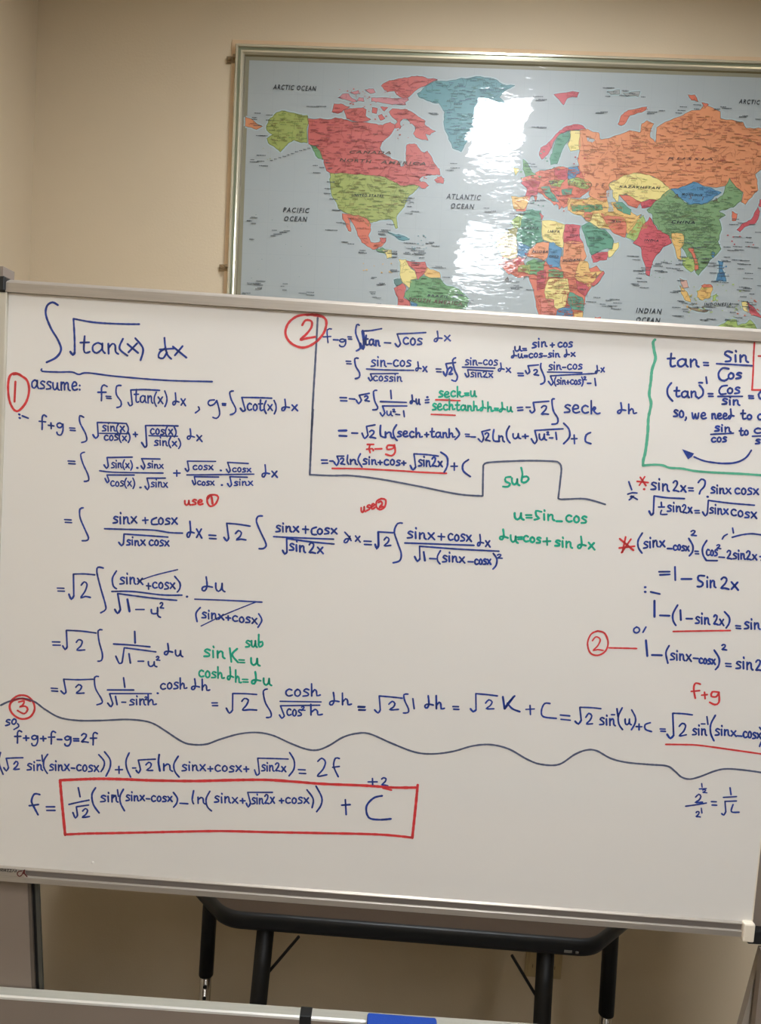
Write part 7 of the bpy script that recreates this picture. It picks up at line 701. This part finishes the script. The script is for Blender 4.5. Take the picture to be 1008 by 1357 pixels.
for x, z, wd, colname in [(3237,-1425,33,'red'),(3712,-1424,20,'red'),(2858,-1058,17,'red'),(3748,-1277,24,'red'),(4136,-1076,18,'red'),(3787,-1019,14,'red'),(3365,-1086,21,'red'),(3193,-1392,25,'red'),(3166,-1418,23,'red'),(3076,-1618,19,'red'),(3071,-1089,26,'red'),(4123,-1484,22,'red'),(3233,-1031,26,'red'),(3669,-1229,26,'red'),(3518,-1603,28,'red'),(3238,-1592,15,'red'),(3626,-1265,18,'red'),(2962,-1523,14,'red'),(3671,-1600,17,'red'),(3159,-1408,24,'red'),(3797,-1515,17,'red'),(3306,-1210,15,'red'),(4149,-1484,28,'red'),(2889,-1567,28,'red'),(3543,-1479,23,'red'),(3181,-1092,18,'red'),(3853,-1797,28,'red'),(4543,-2174,28,'red'),(4093,-1960,22,'red'),(4624,-1917,19,'red'),(4494,-2270,18,'red'),(4696,-1515,19,'red'),(4071,-2111,32,'red'),(4573,-1764,31,'red'),(4144,-1710,31,'red'),(4471,-2056,27,'red'),(4816,-1868,30,'red'),(4546,-2183,22,'red'),(4561,-1956,20,'red'),(4041,-2016,15,'red'),(4733,-1615,14,'red'),(3946,-2262,21,'red'),(3945,-1552,15,'red'),(4532,-2008,27,'red'),(4552,-1560,25,'red'),(4204,-2164,30,'red'),(4709,-1554,31,'red'),(4771,-2244,16,'red'),(3541,-1131,15,'redlight'),(4404,-1349,26,'redlight'),(4370,-1286,19,'redlight'),(3401,-1131,29,'redlight'),(3544,-1204,22,'redlight'),(3299,-1191,19,'redlight'),(4221,-1198,20,'redlight'),(4551,-1235,30,'redlight'),(4086,-1084,22,'redlight'),(3859,-1354,21,'redlight'),(4209,-1259,18,'redlight'),(4409,-1094,30,'redlight'),(3492,-1094,18,'redlight'),(4294,-1411,14,'redlight'),(13327,-6182,29,'lime'),(12773,-6210,21,'lime'),(13920,-5911,32,'lime'),(12928,-5906,27,'lime'),(13306,-5778,26,'lime'),(12612,-6530,27,'lime'),(13873,-6303,21,'lime'),(13156,-6087,31,'lime'),(12630,-6636,14,'lime'),(12792,-5963,31,'lime'),(13335,-6063,31,'lime'),(12859,-6170,24,'lime'),(13826,-6438,26,'lime'),(13055,-6019,17,'lime'),(13978,-6335,28,'lime'),(12742,-6152,29,'lime'),(13453,-5789,23,'lime'),(14014,-5883,18,'lime'),(13003,-6422,30,'lime'),(12690,-5854,19,'lime'),(13033,-6228,17,'lime'),(13006,-5875,33,'lime'),(13720,-5751,33,'lime'),(12614,-6100,33,'lime'),(13897,-6414,22,'lime'),(12807,-6361,16,'lime'),(12804,-6096,15,'lime'),(13188,-6507,27,'lime'),(13357,-6331,23,'lime'),(12706,-6329,22,'lime'),(13816,-6604,22,'lime'),(13500,-6449,22,'lime'),(12873,-6448,31,'lime'),(13857,-6380,30,'lime'),(13681,-6326,23,'lime'),(13018,-6341,16,'lime'),(13224,-6496,28,'lime'),(13555,-5916,22,'lime'),(13274,-6323,22,'lime'),(13699,-6633,17,'lime'),(13495,-5649,21,'blue'),(13455,-5761,15,'blue'),(13433,-5307,29,'blue'),(13569,-5501,16,'blue'),(13460,-5518,28,'blue'),(13446,-5574,30,'blue'),(13438,-5446,32,'blue'),(13357,-5603,21,'blue'),(13497,-5283,33,'blue'),(13371,-5252,19,'blue'),(13383,-5227,22,'blue'),(13421,-5608,21,'blue'),(12641,-6072,28,'yelloworange'),(13197,-6212,18,'yelloworange'),(13079,-6144,18,'yelloworange'),(12556,-6375,30,'yelloworange'),(12949,-6191,25,'yelloworange'),(12642,-6473,21,'yelloworange'),(12968,-6380,30,'yelloworange'),(12807,-6103,24,'yelloworange'),(12556,-6407,21,'yelloworange'),(13113,-6075,21,'yelloworange'),(12641,-6182,17,'yelloworange'),(12452,-6350,19,'yelloworange'),(12628,-6115,23,'yelloworange'),(12791,-6289,27,'yelloworange'),(14104,-6552,30,'redorange'),(13910,-6510,31,'redorange'),(14331,-6147,30,'redorange'),(14232,-6089,14,'redorange'),(14458,-6400,19,'redorange'),(13908,-6167,18,'redorange'),(14335,-6250,17,'redorange'),(14434,-6469,17,'redorange'),(14418,-6377,29,'redorange'),(14293,-6526,29,'redorange'),(14367,-6174,27,'redorange'),(14201,-6454,22,'redorange'),(5359,-5163,15,'teal'),(4944,-4904,18,'teal'),(4847,-5126,13,'teal'),(5116,-5136,19,'teal'),(5327,-4801,23,'teal'),(5104,-5179,20,'teal'),(5327,-5045,17,'teal'),(5389,-4844,20,'teal'),(5188,-4821,20,'teal'),(5250,-5419,16,'teal'),(5419,-5131,18,'teal'),(5349,-4818,21,'teal'),(5193,-5027,23,'teal'),(5038,-5123,18,'teal'),(5277,-4938,17,'teal'),(5075,-5175,23,'teal'),(8020,-3202,22,'green'),(8120,-3033,24,'green'),(8375,-3137,29,'green'),(8030,-3050,20,'green'),(8171,-3139,29,'green'),(7885,-3176,31,'green'),(8138,-2967,20,'green'),(7857,-3019,32,'green'),(8183,-3146,29,'green'),(8340,-3126,26,'green'),(8730,-2876,25,'greenteal'),(8742,-2571,27,'greenteal'),(8631,-2922,16,'greenteal'),(8433,-2472,29,'greenteal'),(8902,-2844,21,'greenteal'),(8852,-2929,25,'greenteal'),(8490,-2637,22,'greenteal'),(8532,-2716,26,'greenteal'),(8887,-2466,25,'greenteal'),(8350,-2527,30,'greenteal'),(9441,-3002,23,'crimson'),(9254,-2758,25,'crimson'),(9553,-3027,23,'crimson'),(9365,-2619,26,'crimson'),(9306,-2645,14,'crimson'),(9262,-2898,16,'crimson'),(9531,-2607,31,'crimson'),(9277,-2583,28,'crimson'),(9180,-3978,17,'redorange'),(9065,-4001,28,'redorange'),(9551,-3962,15,'redorange'),(9414,-3958,23,'redorange'),(9582,-3744,33,'redorange'),(9444,-3638,14,'redorange'),(9430,-4007,15,'redorange'),(9222,-3975,17,'redorange'),(9547,-3851,15,'redorange'),(9251,-3903,22,'redorange'),(9424,-3700,29,'redorange'),(9251,-3935,26,'redorange'),(9276,-3816,29,'redorange'),(9607,-3985,25,'redorange'),(8240,-3817,33,'greenteal'),(8437,-4022,20,'greenteal'),(8397,-4065,30,'greenteal'),(8382,-3880,22,'greenteal'),(8511,-3894,27,'greenteal'),(8394,-4043,30,'greenteal'),(13620,-4022,19,'crimson'),(13787,-4477,30,'crimson'),(14174,-4032,30,'crimson'),(14163,-4684,25,'crimson'),(13669,-4692,30,'crimson'),(14050,-4726,21,'crimson'),(13476,-4464,29,'crimson'),(13595,-4615,32,'crimson'),(13616,-4500,27,'crimson'),(13800,-4176,19,'crimson'),(1977,-6052,11,'tealdark'),(660,-6143,13,'tealdark'),(929,-5622,14,'tealdark'),(2216,-5439,11,'tealdark'),(1599,-4723,9,'tealdark'),(836,-5898,10,'tealdark'),(1570,-5199,11,'tealdark'),(715,-4438,15,'tealdark'),(1165,-4556,12,'tealdark'),(1986,-4634,12,'tealdark'),(1146,-5478,7,'tealdark'),(569,-6561,14,'tealdark'),(1431,-5573,9,'tealdark'),(1997,-5234,15,'tealdark'),(1046,-2936,19,'olive'),(854,-2663,12,'olive'),(829,-2681,10,'olive'),(973,-2958,14,'olive'),(1111,-2967,10,'olive'),(981,-2787,11,'olive'),(4492,-5585,25,'yelloworange'),(4242,-5836,27,'yelloworange'),(4028,-5670,17,'yelloworange'),(4511,-5837,18,'yelloworange'),(3731,-5617,21,'yelloworange'),(4458,-5809,30,'yelloworange'),(3747,-5799,28,'yelloworange'),(4247,-5846,15,'yelloworange'),(3828,-5785,32,'yelloworange'),(4260,-5609,25,'yelloworange'),(5693,-3275,20,'red'),(5316,-3295,23,'red'),(5251,-3331,17,'red'),(5631,-3250,28,'red'),(5267,-3270,32,'red'),(5302,-3537,31,'red'),(5793,-3281,23,'red'),(5208,-3539,30,'red'),(5602,-3382,20,'red'),(5749,-3384,26,'red'),(7506,-5279,15,'crimson'),(7983,-5426,17,'crimson'),(8101,-5276,22,'crimson'),(7518,-5303,30,'crimson'),(7661,-5246,23,'crimson'),(7671,-5615,16,'crimson'),(8182,-5168,31,'crimson'),(7935,-5256,23,'crimson'),(7625,-5292,18,'crimson'),(7712,-5657,33,'crimson'),(8140,-5190,19,'crimson'),(8115,-5171,28,'crimson'),(9620,-3621,14,'redorange'),(10146,-3449,17,'redorange'),(9312,-3599,24,'redorange'),(9498,-3497,32,'redorange'),(9534,-3528,17,'redorange'),(9498,-3577,28,'redorange'),(9503,-3412,16,'redorange'),(9941,-3494,19,'redorange'),(11641,-5524,16,'green'),(12127,-5487,11,'green'),(11533,-5594,13,'green'),(12032,-5207,17,'green'),(11755,-5643,18,'green'),(11846,-5193,18,'green'),(11870,-5655,11,'green'),(11634,-5643,12,'green')]:
    n = 7; c = PC[colname]; x *= 1e-4; z *= 1e-4; wd *= 1e-4
    dashes.add([(x+math.cos(k*6.283/n)*wd*r2.uniform(.6, 1.3), YT, z+math.sin(k*6.283/n)*wd*.6*r2.uniform(.6, 1.3)) for k in range(n)], [tuple(range(n))], c)
SEA = [(551,-4520,193),(471,-4609,148),(466,-4603,95),(587,-4501,104),(591,-4669,109),(1214,-4930,208),(1382,-4877,211),(1132,-4980,138),(1172,-4829,140),(1494,-4828,169),(1411,-4871,165),(560,-5097,122),(777,-6274,139),(737,-6287,137),(829,-6394,128),(734,-6320,229),(795,-6211,246),(540,-6280,211),(556,-6311,95),(777,-6426,181),(1534,-6255,121),(1478,-6328,104),(1534,-6423,105),(2196,-6454,218),(2189,-6531,230),(1983,-6490,214),(402,-6577,116),(421,-6551,212),(494,-1916,152),(888,-1789,161),(737,-2336,220),(889,-1923,156),(634,-2340,243),(504,-1867,126),(556,-2074,184),(559,-1750,156),(491,-3035,242),(690,-3010,188),(675,-2854,233),(750,-3130,217),(503,-2977,106),(2242,-1512,261),(1981,-1526,310),(1047,-2980,71),(1160,-2941,71),(1272,-2898,71),(1384,-2859,71),(1496,-2814,71),(1608,-2781,71),(1719,-2724,71),(1831,-2689,71),(1944,-2658,71),(2055,-2616,71),(2167,-2574,71),(2278,-2534,71),(2238,-3258,178),(2402,-3114,113),(2219,-3067,126),(2575,-2985,109),(2642,-3122,117),(2625,-3485,199),(2795,-4233,217),(2552,-3794,160),(2717,-3937,226),(2567,-3664,229),(2797,-4223,229),(3109,-4584,159),(3039,-4556,145),(2927,-4554,161),(2642,-4763,161),(2723,-4761,242),(3140,-5065,125),(3098,-5066,189),(3275,-5110,166),(3576,-5320,152),(3579,-5338,226),(3604,-5267,162),(4407,-5311,218),(4498,-5325,153),(4491,-5418,116),(4076,-5274,234),(4413,-5258,222),(4506,-5399,145),(4285,-5259,91),(5244,-5394,155),(5216,-5264,198),(5151,-5132,121),(4867,-5162,162),(4855,-5270,105),(5201,-5216,146),(5045,-5556,142),(5210,-5305,155),(4983,-5023,144),(4801,-5021,189),(4810,-5305,180),(5011,-5207,154),(5026,-5484,102),(5011,-5161,124),(5133,-5312,159),(5140,-5557,144),(5047,-5315,153),(5088,-5281,156),(4113,-6168,139),(4262,-6161,108),(4144,-6167,149),(3976,-5974,121),(3953,-6004,94),(4183,-6126,153),(4467,-5755,195),(4466,-5782,244),(4484,-5793,153),(5554,-5067,223),(5396,-5006,172),(5479,-4974,140),(4860,-3822,166),(4773,-3825,142),(4842,-4049,114),(4960,-4172,211),(4676,-3943,111),(4884,-3937,121),(4790,-4235,194),(4721,-3887,205),(4245,-4744,103),(4086,-4747,157),(4095,-4827,191),(4306,-4543,226),(4092,-4803,162),(4171,-4700,238),(6314,-6349,190),(6298,-6341,157),(6208,-6388,170),(6349,-6642,168),(6430,-6367,173),(6194,-6411,144),(6555,-6536,159),(6438,-6720,152),(6594,-6478,187),(4120,-6524,143),(4098,-6826,131),(4127,-6684,152),(4011,-6506,111),(3936,-6368,160),(3969,-6414,113),(5907,-5889,197),(5605,-5648,136),(5694,-5610,161),(5612,-5939,245),(5741,-5643,244),(7843,-6028,143),(7901,-6068,196),(7762,-6085,143),(7801,-5933,185),(7627,-5916,175),(7788,-6114,199),(8192,-6122,219),(8428,-5369,141),(8453,-5344,205),(5284,-1582,223),(5346,-1603,207),(5939,-2873,173),(5825,-3057,218),(5952,-2987,232),(7114,-4080,126),(6910,-4010,147),(6939,-4107,179),(8124,-1149,228),(8040,-1055,249),(8191,-1128,202),(8190,-1840,248),(8060,-1846,180),(8214,-1861,248),(9848,-1390,170),(9731,-1420,197),(9763,-1413,148),(9970,-767,213),(10149,-870,109),(9875,-775,203),(10576,-893,148),(10379,-826,173),(9954,-990,135),(10895,-973,109),(10325,-952,245),(11392,-1305,165),(11883,-1280,205),(11090,-1350,244),(11084,-1391,197),(11830,-1349,167),(12993,-1152,145),(11934,-1190,191),(12283,-1124,179),(12309,-1231,143),(12824,-1213,155),(13030,-1186,239),(13504,-1392,185),(13928,-1436,181),(13584,-1363,148),(13404,-1521,173),(10977,-5117,162),(10840,-5114,169),(10991,-5205,200),(11165,-5775,243),(11130,-5687,148),(11183,-5561,223),(11147,-5486,148),(11238,-5409,193),(11044,-5496,222),(11260,-5469,213),(11743,-5490,185),(11624,-5282,165),(12203,-5438,166),(12225,-5707,191),(11604,-5299,152),(11755,-5238,168),(11711,-5498,237),(12080,-5398,187),(11906,-5386,179),(11549,-5347,246),(11607,-5467,210),(12158,-5288,172),(11062,-5887,161),(11251,-5933,229),(10999,-5846,203),(10563,-6374,216),(9834,-6373,258),(10518,-6530,264),(10027,-6250,162),(10266,-6471,260),(10427,-6450,238),(10210,-6421,147),(10464,-6281,257),(10355,-6314,159),(12153,-6420,230),(12065,-6025,208),(12272,-6240,170),(12258,-5975,180),(12255,-6643,223),(12398,-6295,172),(12169,-6648,230),(12141,-5988,205),(12311,-6260,175),(13588,-6677,139),(12420,-6458,167),(13587,-6341,221),(13701,-6478,136),(14109,-6370,224),(12771,-6388,215),(12915,-6720,178),(12693,-6393,166),(13585,-6688,128),(13065,-6371,246),(12604,-6318,115),(13092,-6687,233),(13709,-6705,240),(12948,-6364,240),(13695,-6260,202),(13045,-6447,154),(12652,-6293,147),(13018,-6717,125),(14095,-6323,158),(13863,-6617,169),(12452,-6519,160),(14014,-6320,159),(12852,-4663,186),(12838,-5103,147),(12336,-4704,241),(12503,-5106,239),(12529,-4821,245),(12696,-4808,219),(12516,-4824,143),(12811,-5194,210),(13407,-5036,168),(13134,-5699,245),(13031,-5210,189),(13145,-5678,162),(13351,-5537,231),(13322,-5446,178),(12990,-5289,226),(12812,-5182,223),(12922,-5085,146),(13151,-5257,247),(13422,-5708,171),(12810,-5112,196),(13268,-5337,168),(13073,-5466,215),(13852,-5108,237),(13351,-5126,184),(13683,-4833,248),(13383,-4771,178),(13379,-5151,225),(13492,-4855,284),(13628,-4751,258),(13784,-5197,157),(13632,-5101,262),(13942,-4624,184),(13482,-4176,247),(13958,-4742,182),(14183,-4352,170),(14137,-4747,154),(13948,-4497,166),(13707,-4129,164),(13635,-4494,212),(13547,-4032,178),(13993,-4152,176),(13973,-6179,185),(13811,-5326,163),(14171,-5976,120),(13937,-6056,165),(13970,-5574,243),(14015,-5893,158),(14112,-6258,249),(14007,-5436,211),(13888,-5205,235),(14112,-6204,165),(14357,-5747,130),(13829,-5883,198),(14333,-5289,196),(14045,-5815,128),(13993,-5838,239),(13881,-5805,222),(12232,-5076,152),(12237,-5262,177),(11879,-5266,170),(12215,-5178,201),(7928,-2871,125),(8057,-2875,222),(7935,-2793,153),(8112,-2809,109),(8405,-3741,169),(8148,-3638,157),(8157,-3830,100),(8824,-3603,145),(8463,-3527,141),(8619,-3687,129),(8604,-3247,144),(8676,-3391,157),(9038,-3531,105),(8650,-3303,101),(8598,-3294,128),(8692,-3256,146),(8206,-3755,158),(8694,-3265,134),(9760,-3862,101),(10050,-3866,154),(10005,-3597,177),(9829,-3861,171),(9627,-3812,172),(9557,-3668,156),(7638,-4420,133),(7858,-4111,170),(7898,-4135,131),(7750,-4185,95),(7627,-4127,239),(7539,-5003,116),(7534,-4534,174),(7507,-4682,229),(7496,-4815,231),(7466,-5468,190),(7638,-5382,132),(7997,-5279,147),(7855,-5230,117),(7832,-5073,221)]
for x, z, wd in SEA:
    word(x*1e-4, z*1e-4, wd*1e-4, srgb((82, 90, 94)), .0023)
tag(dashes.build('place_name_print', 'map', sheet), kind='stuff')
TX = [
 ('ARCTIC OCEAN',0.1052,-0.1108,0.2224,-0.1117,0.0125),
 ('PACIFIC',0.1457,-0.4339,0.2184,-0.4330,0.0129),
 ('OCEAN',0.1499,-0.4570,0.2133,-0.4564,0.0129),
 ('ATLANTIC',0.5887,-0.3803,0.6827,-0.3806,0.0133),
 ('OCEAN',0.6024,-0.4047,0.6658,-0.4052,0.0133),
 ('INDIAN',1.1194,-0.6608,1.1884,-0.6608,0.0131),
 ('OCEAN',1.1213,-0.6850,1.1862,-0.6851,0.0131),
 ('ARCTIC',1.3461,-0.1051,1.4014,-0.1061,0.0114),
 ('NORTH',0.2946,-0.2930,0.3811,-0.2947,0.0083),
 ('AMERICA',0.4057,-0.2948,0.5286,-0.2951,0.0083),
 ('SOUTH AMERICA',0.5014,-0.6570,0.6486,-0.6627,0.0100),
 ('EUROPE',0.9129,-0.3329,1.0099,-0.3351,0.0104),
 ('ASIA',1.1960,-0.3535,1.3125,-0.3607,0.0104),
 ('AFRICA',0.7594,-0.5909,1.0068,-0.5681,0.0096),
 ('KAZAKHSTAN',1.0500,-0.3335,1.1583,-0.3333,0.0062),
 ('CHINA',1.1954,-0.4206,1.2575,-0.4201,0.0067),
 ('MONGOLIA',1.2175,-0.3467,1.2716,-0.3485,0.0062),
 ('RUSSIA',1.1722,-0.2562,1.2915,-0.2537,0.0067),
 ('ALGERIA',0.7953,-0.4518,0.8420,-0.4509,0.0062),
 ('LIBYA',0.8669,-0.4579,0.8994,-0.4576,0.0062),
 ('EGYPT',0.9283,-0.4653,0.9548,-0.4663,0.0058),
 ('NIGER',0.8299,-0.5134,0.8727,-0.5127,0.0062),
 ('CHAD',0.8755,-0.5236,0.9020,-0.5245,0.0058),
 ('SUDAN',0.9129,-0.5340,0.9593,-0.5300,0.0062),
 ('INDIA',1.1270,-0.4711,1.1653,-0.4715,0.0062),
 ('IRAN',1.0367,-0.4251,1.0609,-0.4251,0.0058),
 ('SAUDI ARABIA',0.9774,-0.4713,1.0200,-0.4715,0.0054),
 ('CANADA',0.3203,-0.2712,0.4330,-0.2690,0.0075),
 ('UNITED STATES',0.3321,-0.3844,0.4185,-0.3830,0.0067),
 ('BRAZIL',0.5524,-0.6425,0.6104,-0.6440,0.0058),
 ('KENYA',0.9649,-0.6082,0.9812,-0.6075,0.0050),
 ('INDONESIA',1.2994,-0.6347,1.3717,-0.6314,0.0083),
 ('Greenland',0.5945,-0.1342,0.6168,-0.1334,0.0046),
]
for s, x0, z0, x1, z1, h in TX:
    cu = bpy.data.curves.new('t', 'FONT'); cu.body = s; cu.size = 1.0; cu.shear = .2; cu.offset = -.004 if s in ('AFRICA', 'ASIA', 'EUROPE', 'RUSSIA') else .02; cu.space_character = 1.25 if h < .0085 or not s in ('AFRICA','ASIA','EUROPE','RUSSIA') else {'AFRICA': 5.2, 'ASIA': 3.6, 'EUROPE': 2.2, 'RUSSIA': 4}[s]; cu.resolution_u = 2
    to = bpy.data.objects.new('t', cu); COL.objects.link(to)
    bpy.context.view_layer.update(); me = to.to_mesh()
    xs = [v.co.x for v in me.vertices]; mw = max(xs)-min(xs); mn = min(xs); ys = max(v.co.y for v in me.vertices)
    sx = math.hypot(x1-x0, z1-z0)/mw; sz = h/ys; dz = (z1-z0)/(x1-x0)
    big = s in ('AFRICA', 'ASIA', 'EUROPE', 'NORTH', 'AMERICA', 'SOUTH AMERICA', 'RUSSIA', 'CANADA'); dark = srgb((92, 70, 60)) if big else srgb((44, 50, 56)); tmp = MB()
    tmp.add([(x0+(v.co.x-mn)*sx, YT-.0002, z0+(v.co.x-mn)*sx*dz+v.co.y*sz) for v in me.vertices], [tuple(p.vertices) for p in me.polygons], dark)
    to.to_mesh_clear(); bpy.data.objects.remove(to); bpy.data.curves.remove(cu)
    tmp.build('map_lettering', 'map', sheet)
